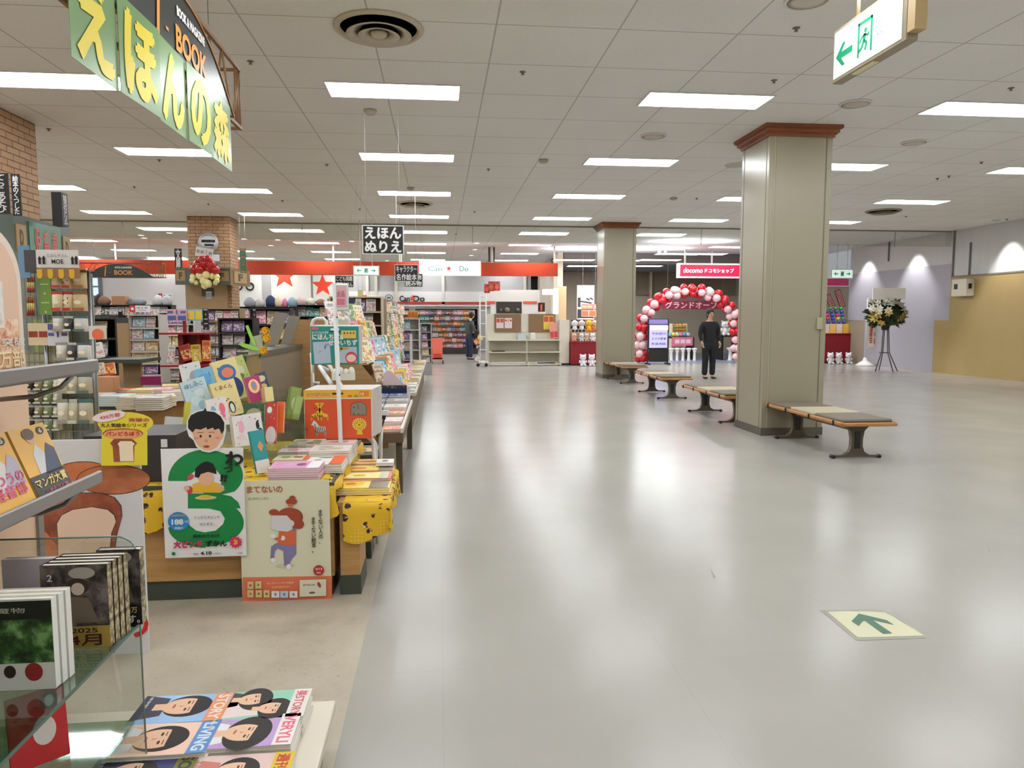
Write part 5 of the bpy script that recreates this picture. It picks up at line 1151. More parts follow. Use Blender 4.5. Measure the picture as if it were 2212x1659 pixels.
# green evacuation signs
EXG = M((0, 150, 105), .4); EXW = M((205, 225, 215), .4, 0, .75)
def arrow_pts(cx, cy, s, d): return [(cx + d * x * s, cy + y * s) for x, y in ((-1, 0), (-.2, .75), (.15, .75), (-.35, .2), (1, .2), (1, -.2), (-.35, -.2), (.15, -.75), (-.2, -.75))]
def man(mb, F, cx, cy, s, m):
    """running figure of an evacuation sign"""
    mb.ell(cx + .05 * s, cy + .62 * s, .14 * s, .14 * s, m, F, .003)
    for pl_, r in (([(.0, .45), (-.1, .05)], .13), ([(.0, .4), (-.35, .3), (-.5, .05)], .06), ([(.02, .4), (.3, .25), (.42, .42)], .06), ([(-.08, .05), (.2, -.1), (.05, -.5)], .08), ([(-.12, .05), (-.3, -.3), (-.62, -.4)], .08)):
        for p0, p1 in zip(pl_, pl_[1:]):
            d = Vector((p1[0] - p0[0], p1[1] - p0[1])).normalized(); n_ = Vector((-d.y, d.x)) * r
            mb.add([(cx + (p0[0] - n_.x) * s, cy + (p0[1] - n_.y) * s, .003), (cx + (p1[0] - n_.x) * s, cy + (p1[1] - n_.y) * s, .003), (cx + (p1[0] + n_.x) * s, cy + (p1[1] + n_.y) * s, .003), (cx + (p0[0] + n_.x) * s, cy + (p0[1] + n_.y) * s, .003)], [(0, 1, 2, 3)], m, F)
es = thing('exit_sign', 'large lit green and white exit sign hanging at the top right', 'sign')
Xs = 2.74; ea = at(1797, 183, X=Xs); eb = at(1797, 72, X=Xs); ec = at(1958, 85, X=Xs)
CAS = M((150, 136, 112), .4); y0_, y1_ = ec.y, ea.y; z0_, z1_ = ea.z, eb.z
MB().b2((Xs, y0_, z0_), (Xs + .075, y1_, z1_), CAS, bev=.006).build('casing', es)
Fe = frame((Xs - .003, y1_, z0_), (0, -1, 0), (0, 0, 1)); wE, hE = y1_ - y0_, z1_ - z0_
MB().poly([(.02, .025), (wE - .045, .025), (wE - .045, hE - .022), (.02, hE - .022)], M((205, 222, 212), .35, 0, .55), Fe, .002).build('light_panel', es)
mb = MB(); mb.poly([p + (.003,) for p in arrow_pts(.15, hE * .45, .1, 1)][::-1], EXG, Fe)
dx0, dx1, dy0, dy1 = .31, .47, .07, hE - .07
for r_ in ((dx0, dy0, dx0 + .018, dy1), (dx1 - .018, dy0, dx1, dy1), (dx0, dy1 - .018, dx1, dy1)): mb.rect(*r_, EXG, Fe, .003)
man(mb, Fe, .39, hE * .42, .11, EXG); mb.text('避難口誘導灯', .55, hE * .4, .08, .02, M((90, 110, 100), .4), Fe, .003); mb.build('pictogram', es)
MB().b2((Xs + .01, y0_ + wE * .42, z0_ - .006), (Xs + .05, y0_ + wE * .72, z0_), M((228, 224, 180), .4)).build('lens', es)
MB().b2((Xs + .0, y0_ - .07, z0_ + .04), (Xs + .075, y0_ - .002, z0_ + .26), M((190, 164, 116), .5)).b2((Xs + .005, y0_ - .072, z0_ + .26), (Xs + .08, y0_ - .001, z1_), M((200, 196, 200), .4)).build('power_box', es)
MB().tube([(Xs + .04, (y0_ + y1_) / 2 + .18, z1_), (Xs + .04, (y0_ + y1_) / 2 + .18, ZC)], .012, CAS).build('hanger_rod', es)
MB().tube([(Xs + .04, (y0_ + y1_) / 2 - .2, z1_), (Xs + .04, (y0_ + y1_) / 2 - .2, ZC)], .012, CAS).build('hanger_rod', es)
def far_exit(x0, y0, x1, y1, Y, label, zc=ZC):
    a, b = at(x0, y1, Y=Y), at(x1, y0, Y=Y); w_, h_ = b.x - a.x, b.z - a.z; t = thing('exit_sign', label, 'sign'); F = frame((a.x, Y, a.z))
    MB().poly([(0, 0), (w_, 0), (w_, h_), (0, h_)], EXW, F, .06).build('light_panel', t)
    MB().poly([(-.02, -.02), (w_ + .02, -.02), (w_ + .02, h_ + .02), (-.02, h_ + .02)], M((190, 196, 180), .4), F @ Matrix.Translation((0, 0, -.004)), .06).build('casing', t)
    mb = MB(); s_ = h_ * .28; mb.poly([p + (.004,) for p in arrow_pts(w_ * .2, h_ * .5, s_, 1)], EXG, F); mb.poly([p + (.004,) for p in arrow_pts(w_ * .8, h_ * .5, s_, -1)], EXG, F)
    mb.rect(w_ * .42, h_ * .2, w_ * .58, h_ * .8, M((150, 220, 200), .4), F, .003); man(mb, F, w_ * .5, h_ * .48, h_ * .32, EXG); mb.build('pictogram', t)
    for u in (.25, .75): MB().tube([(a.x + w_ * u, Y + .03, b.z), (a.x + w_ * u, Y + .03, zc)], .01, OFFW).build('hanger_rod', t)
far_exit(765, 576, 817, 593, 17.0, 'small two-way exit sign hanging before the orange fascia')
far_exit(1797, 583, 1842, 600, 21.0, 'small two-way exit sign right of the near pillar')
# floor arrow plate
fa = thing('floor_sign', 'cream floor plate with dark green arrow stuck on the tiles', 'floor sign')
def fz(x, y, z): v = at(x, y, Z=0); return (v.x, v.y, z)
pp = [(1776, 1320), (1925, 1320), (1996, 1374), (1994, 1378), (1852, 1382)]
MB().add([fz(1772, 1318, .0012), fz(1922, 1317, .0012), fz(2004, 1378, .0012), fz(1850, 1384, .0012)][::-1], [(0, 1, 2, 3)], M((150, 148, 136), .5)).build('border', fa)
MB().add([fz(x, y, .002) for x, y in ((1787, 1322), (1838, 1321), (1846, 1322), (1870, 1321), (1912, 1324), (1930, 1333), (1950, 1346), (1975, 1360), (1996, 1374), (1853, 1378))][::-1], [tuple(range(10))], M((196, 194, 160), .4)).build('plate', fa)
g_ = [(731, 318), (850, 196), (1290, 300), (1410, 376), (1075, 302), (1385, 512), (1235, 520), (950, 312), (915, 318), (848, 395)]
MB().add([fz(1740 + x / 7.373, 1300 + y / 7.373, .003) for x, y in g_][::-1], [tuple(range(10))], M((40, 92, 66), .4)).build('arrow', fa)
# scuff marks on the tiles
sc_ = MB()
for x, y, l_ in ((1540, 1240, 22), (2135, 1182, 30), (2045, 1064, 30), (2130, 1150, 10)):
    p0 = Vector(fz(x - 4, y - l_ * .4, .0009)); p1 = Vector(fz(x + 4, y + l_ * .4, .0009)); d = (p1 - p0).normalized(); n_ = Vector((-d.y, d.x, 0)) * .006
    sc_.add([p0 - n_ * .2, p1 - n_, p1 + n_, p0 + n_ * .2], [(0, 1, 2, 3)], M((120, 116, 104), .5))
struct('trim_6', sc_, 'small dark scuff marks on the floor tiles')
# ================================================================ BRICK PILLARS
def brick_pillar(x0, y0, w_, d_, label):
    t = thing('brick_pillar', label, 'pillar'); MB().b2((x0, y0, 0), (x0 + w_, y0 + d_, ZC), BRICK).build('brick_shaft', t); return t
BANDG = M((84, 92, 84), .45); GOLDP = M((160, 130, 84), .5)
bq1 = brick_pillar(-5.52, 8.28, .86, .85, 'near brick-clad pillar at the left edge')
bq2 = brick_pillar(-5.5, 16.72, .9, .62, 'far brick-clad pillar behind the red stand')
def letter_plate(t, F, x0, y0, x1, y1, ch_):
    MB().poly([(x0, y0), (x1, y0), (x1, y1), (x0, y1)], GOLDP, F @ Matrix.Translation((0, 0, .012)), .012).build('plaque', t)
    MB().text(ch_, (x0 + x1) / 2, (y0 + y1) / 2, (x1 - x0) * .36, (y1 - y0) * .62, M((66, 58, 40), .5), F, .014, .05).build('letter', t)
# band of the near pillar (faces the walkway)
Xb = -4.42; q0 = at(26, 466, X=Xb); q1 = at(150, 492, X=Xb); zb0 = at(150, 588, X=Xb).z
bd = thing('sign_band', 'grey-green band with gold D plaques round the near brick pillar', 'sign band')
MB().b2((-5.9, q0.y, zb0), (Xb, q0.y + .05, q1.z), BANDG).b2((Xb - .05, q0.y + .05, zb0), (Xb, q1.y - .05, q1.z), BANDG).b2((-5.9, q1.y - .05, zb0), (Xb, q1.y, q1.z), BANDG).build('band', bd)
for k_ in (0, 1): MB().b2((-5.9 if k_ else -4.66, q0.y + .05, zb0 + .05), (-5.5 if k_ else Xb - .05, q0.y + .09, q1.z - .05), BANDG).build('bracket', bd)
Fb_ = frame((Xb, q0.y, zb0), (0, 1, 0), (0, 0, 1)); hB = q1.z - zb0; LB_ = q1.y - q0.y
letter_plate(bd, Fb_, .04, hB * .3, LB_ * .19, hB * .82, 'D'); letter_plate(bd, Fb_, LB_ * .84, hB * .22, LB_ - .02, hB * .78, 'D')
MB().poly([(LB_ * .24, hB * .08), (LB_ * .8, hB * .08), (LB_ * .8, hB * .93), (LB_ * .24, hB * .93)], M((46, 104, 70), .25), Fb_ @ Matrix.Translation((0, 0, .012)), .01).build('green_panel', bd)
mb = MB()
for i, ch_ in enumerate('児童書'): mb.text(ch_, LB_ * (.37 + i * .15), hB * .52, LB_ * .1, hB * .56, M((206, 90, 84), .5), Fb_, .015, .04)
mb.build('lettering', bd)
# band of the far pillar (faces the viewer)
Yb = 16.1; a, b = at(379, 615, Y=Yb), at(497, 579, Y=Yb); e_ = at(541, 618, Y=17.2)
bf = thing('sign_band', 'dark grey band with gold F plaques round the far brick pillar', 'sign band')
MB().b2((a.x, Yb, a.z), (b.x, Yb + .06, b.z), BANDG).build('band', bf)
e0 = Vector((b.x, Yb, 0)); e1 = Vector((at(540, 600, Y=17.0).x, 17.0, 0))
Fs = frame((b.x, Yb, a.z - .0), (e1 - e0), (0, 0, 1)); Ls = (e1 - e0).length; hF = b.z - a.z
MB().poly([(0, 0), (Ls, 0), (Ls, hF), (0, hF)], M((120, 92, 62), .5), Fs, .05).build('band', bf)
Ff = frame((a.x, Yb, a.z)); wF = b.x - a.x
letter_plate(bf, Ff, .02, hF * .22, wF * .19, hF * .85, 'F'); letter_plate(bf, Ff, wF * .72, hF * .22, wF * .97, hF * .82, 'F'); letter_plate(bf, Fs, .15, hF * .15, Ls * .8, hF * .85, 'F')
for x_ in (a.x + .1, b.x - .1): MB().b2((x_ - .03, Yb + .06, a.z + .05), (x_ + .03, 16.72, b.z - .05), BANDG).build('bracket', bf)
# things on the far pillar
t = thing('round_sign', 'round grey notice with black text strips on the far brick pillar', 'sign'); c = at(450, 524, Y=16.68)
MB().lathe([(.001, 0), (.19, 0), (.22, .01), (.22, .03)], M((160, 160, 162), .4), TR(c.x, 16.70, c.z, 0, 90), 12).build('disc', t)
mb = MB(); F = frame((c.x, 16.66, c.z)); mb.rect(-.14, .0, .15, .06, BLACK, F, 0); mb.rect(-.08, -.08, .12, -.03, BLACK, F, 0); mb.ell(0, .02, .18, .12, M((214, 214, 214), .4), F, -.002); mb.build('text_strip', t)
board_sign('tilted white card hanging before the far brick pillar', 421, 552, 458, 532, 16.0, ['ーー・ー'], base=WP, ink=M((150, 160, 160), .5), wire=True, bold=0, rot=-10)
board_sign('small blue card on the far brick pillar', 458, 566, 474, 548, 16.712, ['ー'], base=M((60, 130, 180), .5), wire=False)
board_sign('narrow green and red card right of the far brick pillar', 519, 590, 531, 537, 16.4, ['ーー・ー'], base=M((60, 110, 80), .5), ink=M((220, 90, 70), .5), vertical=True, wire=True)
bl = thing('balloon_bunch', 'bunch of red balloons over pale yellow balloons on the far pillar', 'balloons'); cb_ = at(443, 590, Y=15.85)
RB = M((176, 28, 34), .2); YB_ = M((226, 214, 150), .3); PKB = M((226, 180, 180), .3)
for i, (dx, dz, r_, m_) in enumerate(((-.14, .17, .1, RB), (.0, .2, .1, RB), (.14, .17, .1, RB), (-.22, .07, .09, RB), (.22, .07, .09, RB), (-.08, .08, .1, RB), (.08, .08, .1, RB), (-.05, .27, .08, RB), (.08, .28, .08, RB), (0, .36, .03, PKB),
                                      (-.1, -.05, .08, YB_), (.04, -.04, .08, YB_), (.14, -.06, .07, YB_), (-.02, -.16, .09, YB_), (.07, -.22, .08, YB_), (-.02, -.26, .07, YB_), (-.24, -.08, .06, YB_), (-.25, -.16, .055, YB_), (-.19, -.2, .05, YB_), (.25, -.08, .06, YB_), (.25, -.16, .055, YB_), (.2, -.2, .05, YB_))):
    MB().ball((cb_.x + dx, 15.85 - .03 * (i % 3), cb_.z + dz), r_, m_, None, 14, (1, 1, 1.08)).build('balloon', bl)
MB().b2((cb_.x - .2, 15.95, cb_.z - .1), (cb_.x + .2, 16.1, cb_.z + .2), BLACK).build('backing', bl)
MB().b2((at(403, 650, Y=16.6).x, 16.55, 0), (at(490, 650, Y=16.6).x, 16.72, at(440, 612, Y=16.6).z), M((150, 122, 84), .5)).build('pillar_casing'); tag(bpy.data.objects['pillar_casing'], 'tan wooden casing round the foot of the far brick pillar', 'casing')
board_sign('small framed picture on the tan casing of the far pillar', 436, 640, 462, 622, 16.54, [' '], base=M((60, 52, 46), .5), wire=False)
board_sign('white notice card on the tan casing of the far pillar', 445, 645, 457, 630, 16.535, ['ー'], base=WP, ink=GREY, wire=False)
# ================================================================ BOOKCASES
COLN = list(PAL)
def pick(pal): return rnd.choice(pal)
PALE = ['white', 'white', 'grey', 'cream', 'pink', 'beige', 'grey', 'light blue', 'purple', 'white', 'black']
MIX = ['white', 'cream', 'pink', 'red', 'orange', 'yellow', 'green', 'teal', 'light blue', 'blue', 'purple', 'brown', 'beige']
KID = ['cream', 'white', 'pink', 'orange', 'yellow', 'green', 'light blue', 'beige', 'teal', 'cream', 'grey']
SZ = [(.13, .19, .015), (.15, .21, .02), (.18, .25, .014), (.21, .27, .012)]
cnt = {}
def row(T, L, unit, tier, kind, pal, mode='face', hmax=.3, side='left', scale=1., lean_=12, gap=.012, name=None, yaw=0):
    """one tier of books; T maps local x along the shelf, -y to the viewer, z up; books rest at z = 0"""
    x = .01; i = 0; cat = {'picture_book': 'book', 'paperback': 'book', 'comic_book': 'comic', 'magazine': 'magazine', 'goods_pack': 'pack', 'stationery_pack': 'pack'}[kind]
    while True:
        col = pick(pal); w_, h_, t_ = SZ[rnd.randrange(4)] if kind != 'paperback' else SZ[rnd.randrange(2)]
        w_, h_, t_ = w_ * scale, min(h_ * scale, hmax), t_ * (1.6 if mode == 'spine' else 1)
        st = w_ + gap if mode == 'face' else t_ * 1.06
        if x + st > L: break
        lb = '%s %s, %s from %s, %s tier of %s' % (col, kind.replace('_', ' '), nth(i), side, ORD[tier], unit)
        if kind in ('goods_pack', 'stationery_pack'):
            me = pack_mesh(w_, h_, .03, col); M_ = T @ Matrix.Translation((x, rnd.uniform(0, .02), 0)) @ Matrix.Rotation(R(-6), 4, 'X')
        elif mode == 'face':
            me = book_mesh(w_, h_, t_, cv(col)); M_ = T @ Matrix.Translation((x, -.0, .003)) @ Matrix.Rotation(R(yaw), 4, 'Z') @ Matrix.Rotation(R(-lean_), 4, 'X') @ Matrix.Rotation(R(rnd.uniform(-2, 2)), 4, 'Y')
        else:
            me = book_mesh(w_, h_, t_, cv(col)); M_ = T @ Matrix.Translation((x + t_, 0, .001)) @ Matrix.Rotation(R(90), 4, 'Z') @ Matrix.Translation((-.0, 0, 0))
            M_ = T @ Matrix.Translation((x, .01 + rnd.uniform(0, .01), .001)) @ Matrix.Rotation(R(90), 4, 'Z') @ Matrix.Translation((0, 0, 0))
        put(me, name or kind, lb, cat, M_, '%ss of %s' % (kind.replace('_', ' '), unit)); x += st; i += 1
_pk = {}
def pack_mesh(w, h, t, col):
    k = (round(w, 2), round(h, 2), col)
    if k in _pk: return _pk[k]
    c = cv(col); mb = MB(); vs = []; fs = []; n = 6; m_ = 8
    for j in range(m_ + 1):
        for i in range(n + 1):
            u, v = i / n, j / m_; b = (math.sin(math.pi * u) * math.sin(math.pi * min(1, v * 1.15))) if v < .87 else 0
            vs.append((u * w, -t * b - .002, v * h))
    q = len(vs)
    for j in range(m_ + 1):
        for i in range(n + 1): vs.append((i / n * w, .002, j / m_ * h))
    for j in range(m_):
        for i in range(n):
            a = j * (n + 1) + i; fs.append((a, a + 1, a + n + 2, a + n + 1)); fs.append((q + a, q + a + n + 1, q + a + n + 2, q + a + 1))
    mb.add(vs, fs, c, None, True); mb.b2((0, -.003, h * .87), (w, .003, h), M(PAL[col][1], .5)); _pk[k] = mb.mesh('pack'); return _pk[k]
def case(label, unit, x0, x1, ytop, Y, tiers, body, kind, pal, z0=.3, depth=.32, mode='face', scale=1., back=None, ztop=None, lean_=12, header=None, stag=0., name='bookcase'):
    a, b = at(x0, 700, Y=Y).x, at(x1, 700, Y=Y).x; zt_ = ztop or at((x0 + x1) / 2, ytop, Y=Y).z
    t = thing(name, label, 'bookcase', TR(a, Y, 0)); W_ = b - a
    for x_ in (0, W_ - .02): MB().b2((x_, 0, 0), (x_ + .02, depth, zt_), body).build('side_panel', t)
    MB().b2((.02, depth - .015, 0), (W_ - .02, depth, zt_), back or body).build('back_panel', t)
    MB().b2((.0, 0, zt_), (W_, depth, zt_ + .02), body).build('top', t); MB().b2((.02, .0, 0), (W_ - .02, depth - .02, z0 - .02), body).build('base', t)
    sp_ = (zt_ - z0) / tiers
    for k in range(tiers):
        off = -stag * (tiers - 1 - k); MB().b2((.02, .0 + off, z0 + k * sp_ - .02), (W_ - .02, depth - .02, z0 + k * sp_), body).build('shelf', t)
        row(Matrix.Translation((a + .02, Y + (.09 if mode == 'face' else .02) + off, z0 + k * sp_)), W_ - .04, unit, tiers - 1 - k, kind, pal, mode, sp_ * .9, scale=scale, lean_=lean_)
    return t
BKC = M((38, 34, 32), .6); WBC = M((196, 190, 184), .6); TANC = M((150, 122, 84), .5)
case('black open bookcase right of the hanging goods panel', 'the black bookcase', 186, 252, 690, 8.6, 5, BKC, 'paperback', ['white', 'black', 'grey', 'beige', 'red', 'black', 'brown'], z0=.35)
MB().b2((at(252, 700, Y=8.4).x, 8.4, 0), (at(275, 700, Y=8.4).x, 8.46, at(260, 698, Y=8.4).z), TANC).build('wooden_divider'); tag(bpy.data.objects['wooden_divider'], 'plain tan wooden end panel beside the black bookcase', 'panel')
case('pale magazine wall in front of the plain white wall', 'the pale magazine wall', 276, 345, 682, 10.6, 7, WBC, 'magazine', PALE, z0=.3, scale=.95, stag=.03)
case('grey magazine shelves left of the red stand', 'the grey magazine shelves', 342, 420, 676, 12.0, 7, WBC, 'magazine', PALE, z0=.3, stag=.03)
case('brown bookcase in front of the far brick pillar', 'the brown bookcase', 420, 520, 668, 13.6, 6, TANC, 'paperback', PALE + ['yellow', 'pink'], z0=.3, back=M((90, 66, 44), .6))
case('dark bookcase behind the yellow paper flowers', 'the dark bookcase', 470, 548, 690, 10.6, 6, BKC, 'magazine', PALE, z0=.3)
case('dark bookcase behind the grey leaning boards', 'the leaning-board bookcase', 540, 628, 668, 12.4, 5, BKC, 'picture_book', PALE + ['yellow', 'green'], z0=.3)
case('long rear bookcase beneath the plain white wall', 'the long rear bookcase', 196, 372, 660, 18.6, 6, BKC, 'comic_book', PALE, z0=.3)
case('rear bookcase right of the far brick pillar', 'the rear pillar bookcase', 500, 640, 664, 19.4, 5, BKC, 'comic_book', PALE + ['blue', 'pink'], z0=.3)
case('rear bookcase below the right red star', 'the star bookcase', 640, 775, 660, 19.8, 5, BKC, 'comic_book', PALE + ['blue', 'teal'], z0=.3)
# soft goods along the top of the rear bookcases
def lump(label, px, py, pw, ph, Y, col, name='soft_goods', zrest=None):
    a = at(px, py + ph / 2, Y=Y); w_ = pw / FPX * Y; h_ = ph / FPX * Y; z_ = zrest if zrest is not None else a.z
    mb = MB(); n = 12; k = 6; vs = []; rr = rnd.random() * 6
    for j in range(k + 1):
        for i in range(n):
            v = j / k; t_ = 2 * math.pi * i / n; r_ = math.sin(math.pi * min(.98, .25 + v * .73)) ** .6; wob = 1 + .12 * math.sin(3 * t_ + rr + v * 4)
            vs.append((w_ / 2 * r_ * wob * math.cos(t_), w_ / 2 * r_ * wob * math.sin(t_) * .7, h_ * v))
    fs = [(j * n + i, j * n + (i + 1) % n, (j + 1) * n + (i + 1) % n, (j + 1) * n + i) for j in range(k) for i in range(n)] + [tuple(range(n - 1, -1, -1)), tuple(k * n + i for i in range(n))]
    mb.add(vs, fs, cv(col) if isinstance(col, str) else M(col, .8), None, True); o = mb.build(name); o.location = (a.x, Y, z_); return tag(o, label, 'goods')
GR_ = 'soft goods on top of the far shelves'
zr1 = bpy.data.objects['bookcase.007'] if 'bookcase.007' in bpy.data.objects else None
for px, w_, h_, col, l_ in ((540, 24, 20, (150, 150, 160), 'grey'), (562, 20, 18, (196, 190, 186), 'pale'), (585, 22, 24, (40, 52, 84), 'navy blue'), (602, 18, 22, (226, 206, 180), 'cream'), (616, 12, 18, (214, 120, 160), 'pink'), (632, 20, 20, (130, 160, 176), 'blue-grey'), (652, 22, 18, (200, 180, 180), 'dusty pink'), (672, 20, 14, (206, 200, 186), 'off-white'), (694, 22, 12, (140, 96, 80), 'brown')):
    o = lump(l_ + ' cloth hat or cushion on the rear shelf top under the red stars', px, 655, w_, h_, 19.6, col); o.location.z = at(570, 664, Y=19.4).z + .02 if px < 640 else at(707, 660, Y=19.8).z + .02; o['group'] = GR_
for px, py, w_, h_, col, l_ in ((214, 660, 16, 22, (60, 44, 36), 'dark brown'), (226, 682, 26, 18, (130, 96, 76), 'row of brown'), (300, 662, 30, 16, (150, 150, 156), 'grey'), (342, 660, 22, 20, (206, 206, 210), 'crumpled white'), (362, 662, 20, 20, (196, 196, 204), 'pale grey'), (284, 664, 14, 14, (120, 120, 128), 'dim grey')):
    o = lump(l_ + ' bagged goods above the long rear bookcase', px, py, w_, h_, 18.8, col); o.location.z = at(284, 660, Y=18.6).z + .02; o['group'] = GR_
# brown carton and notices at the back left
a, b = at(245, 650, Y=18.8), at(273, 640, Y=18.8); o = MB().b2((a.x, 18.7, at(284, 660, Y=18.6).z + .02), (b.x, 18.95, b.z), M((176, 128, 92), .7)).build('cardboard_box'); tag(o, 'brown cardboard box on top of the long rear bookcase', 'box')
def notice(label, x0, y0, x1, y1, Y, txt, red=True):
    a, b = at(x0, y1, Y=Y), at(x1, y0, Y=Y); w_, h_ = b.x - a.x, b.z - a.z; t = thing('notice_sign', label, 'sign'); F = frame((a.x, Y, a.z))
    MB().poly([(0, 0), (w_, 0), (w_, h_), (0, h_)], WP, F, .01).build('board', t); mb = MB(); mb.rect(0, 0, w_ * .28, h_, M((200, 50, 56), .5), F, .001)
    mb.ell(w_ * .14, h_ * .5, w_ * .08, h_ * .22, WP, F, .002); mb.text(txt, w_ * .62, h_ * .65, w_ * .5, h_ * .26, M((90, 90, 96), .5), F, .002, .02); mb.text('----', w_ * .62, h_ * .28, w_ * .4, h_ * .12, M((140, 140, 146), .5), F, .002); mb.build('print', t)
notice('red and white notice on the plain white wall left of the pillar', 342, 634, 374, 647, 27.985, 'ーー・ー'); notice('red and white notice standing above the pale magazine wall', 280, 660, 324, 674, 10.9, 'ー・ー')
for x_ in (284, 320):
    pass
notice('red and white notice on the white band left of the small lettering', 783, 638, 818, 650, WY - .12, 'ーー・')
t = thing('round_sign', 'round grey printed sign on the white band', 'sign'); c = at(840, 643, Y=WY - .13); MB().ell(0, 0, .17, .14, M((130, 130, 130), .5), frame(c), 0).ell(0, 0, .12, .09, WP, frame(c), .002).text('ー', 0, 0, .16, .09, M((90, 90, 90), .5), frame(c), .004, .03).build('disc', t)
# ---------------- back wall of goods in the variety shop
case('long dark wall shelf packed with colourful goods behind the shopper', 'the dark goods wall', 868, 1032, 668, 29.4, 7, M((44, 36, 32), .6), 'goods_pack', ['pink', 'red', 'brown', 'grey', 'purple', 'dark red', 'white', 'teal', 'orange', 'black', 'blue'], z0=.25, scale=1.25, name='wall_shelf')
case('white wall shelf with pale goods left of the dark goods wall', 'the pale goods shelf', 782, 866, 662, 28.6, 6, WBC, 'goods_pack', ['grey', 'white', 'pink', 'yellow', 'blue', 'beige'], z0=.3, scale=1.25, name='wall_shelf')
# ---------------- sloped rack with books facing the walkway
def slope_rack():
    Y0, Y1 = 7.9, 10.9; t = thing('sloped_rack', 'long wooden sloped rack with tiers of books facing the walkway', 'bookcase')
    P_ = [at(x, y, Y=Y0) for x, y in ((618, 705), (640, 690), (702, 690), (748, 745), (790, 800), (836, 858), (838, 905))]
    pts = [(p.x, p.z) for p in P_] + [(P_[-1].x, 0), (P_[0].x, 0)]
    wp = mat_wood('rack_end_wood', (150, 112, 66), (172, 132, 82), .5)
    for y_ in (Y0, Y1): MB().poly(pts[::-1], wp, frame((0, y_, 0)), .02).build('end_panel', t)
    MB().b2((P_[0].x - .0, Y0 + .02, 0), (P_[0].x + .02, Y1, P_[0].z), wp).build('back_panel', t)
    tp, bt_ = P_[2], P_[5]; n = 5
    for k in range(n):
        f = k / (n - 1); x_ = tp.x + (bt_.x - tp.x) * f; z_ = tp.z + (bt_.z - tp.z) * f - .06
        MB().b2((x_ - .12, Y0 + .02, z_ - .012), (x_ + .12, Y1 - .02, z_), wp).b2((x_ + .105, Y0 + .02, z_), (x_ + .12, Y1 - .02, z_ + .03), WBC).build('shelf', t)
        row(Matrix.Translation((x_ + .04, Y0 + .03, z_)) @ Matrix.Rotation(R(90), 4, 'Z'), Y1 - Y0 - .06, 'the sloped rack', k, 'picture_book', KID, 'face', .26, lean_=18, gap=-.03, side='the near end', yaw=-38, scale=1.1)
slope_rack()
def aisle_case(label, unit, X, Y0, Y1, tiers, ztop, z0, body, kind, pal, endpal, depth=.9):
    t = thing('bookcase', label, 'bookcase')
    for y_ in (Y0, Y1 - .02): MB().b2((X - depth, y_, 0), (X, y_ + .02, ztop), body).build('side_panel', t)
    MB().b2((X - depth * .5 - .01, Y0 + .02, 0), (X - depth * .5 + .01, Y1 - .02, ztop), body).build('back_panel', t); MB().b2((X - depth, Y0, ztop), (X, Y1, ztop + .02), body).build('top', t)
    sp_ = (ztop - z0) / tiers
    for k in range(tiers):
        MB().b2((X - depth * .5, Y0 + .02, z0 + k * sp_ - .02), (X, Y1 - .02, z0 + k * sp_), body).build('shelf', t)
        row(Matrix.Translation((X - .12, Y0 + .03, z0 + k * sp_)) @ Matrix.Rotation(R(90), 4, 'Z'), Y1 - Y0 - .06, unit, tiers - 1 - k, kind, pal, 'face', sp_ * .95, side='the near end', yaw=-42, gap=-.05, scale=1.25, name='storybook')
    return t
aisle_case('tall bookcase along the walkway beyond the sloped rack', 'the tall walkway bookcase', -.82, 11.4, 16.2, 6, 1.7, .55, M((150, 134, 112), .6), 'picture_book', KID, None)
case('end shelves of the tall walkway bookcase facing the viewer', 'the walkway end shelves', 712, 826, 643, 11.02, 6, M((186, 170, 140), .6), 'magazine', PALE + ['yellow', 'red'], z0=.5, scale=.95, back=M((120, 96, 66), .6))
case('white end-cap stand with magazines below the yellow card', 'the white end-cap', 868, 906, 690, 16.6, 5, M((214, 212, 206), .5), 'magazine', ['light blue', 'pink', 'red', 'purple', 'white', 'blue'], z0=.25, scale=1.0)
MB().b2((at(885, 740, Y=16.55).x, 16.54, .25), (at(891, 740, Y=16.55).x, 16.57, at(888, 722, Y=16.55).z), WHITE).build('divider_post'); tag(bpy.data.objects['divider_post'], 'white upright strip on the magazine end-cap', 'post')
case('grey bookcase end beside the coral cart', 'the grey end bookcase', 908, 932, 700, 18.4, 5, GREY, 'magazine', PALE, z0=.3)
board_sign('small yellow card standing above the white end-cap', 881, 687, 903, 672, 16.5, ['ーーー'], base=M((236, 200, 40), .5), ink=M((206, 110, 50), .5), wire=False)
board_sign('white card above the yellow one near the small wall lettering', 884, 671, 896, 661, 16.6, ['ー'], base=WP, ink=GREY, wire=False)
board_sign('tall narrow white sign with column of black characters behind the white rack', 769, 700, 780, 645, 10.6, ['この本おもしろい'], base=M((206, 208, 204), .5), ink=BLACK, vertical=True, wire=False, bold=.02)
board_sign('pale green upright panel beside the narrow white sign', 751, 700, 767, 655, 10.7, [' '], base=M((176, 192, 176), .5), wire=False)
board_sign('small navy card above the pale green panel', 752, 656, 764, 643, 10.6, [' '], base=M((30, 44, 76), .5), wire=False)
board_sign('small pale yellow tag left of the red and white band notice', 773, 642, 784, 626, 12.5, [' '], base=M((206, 196, 130), .5), wire=True)
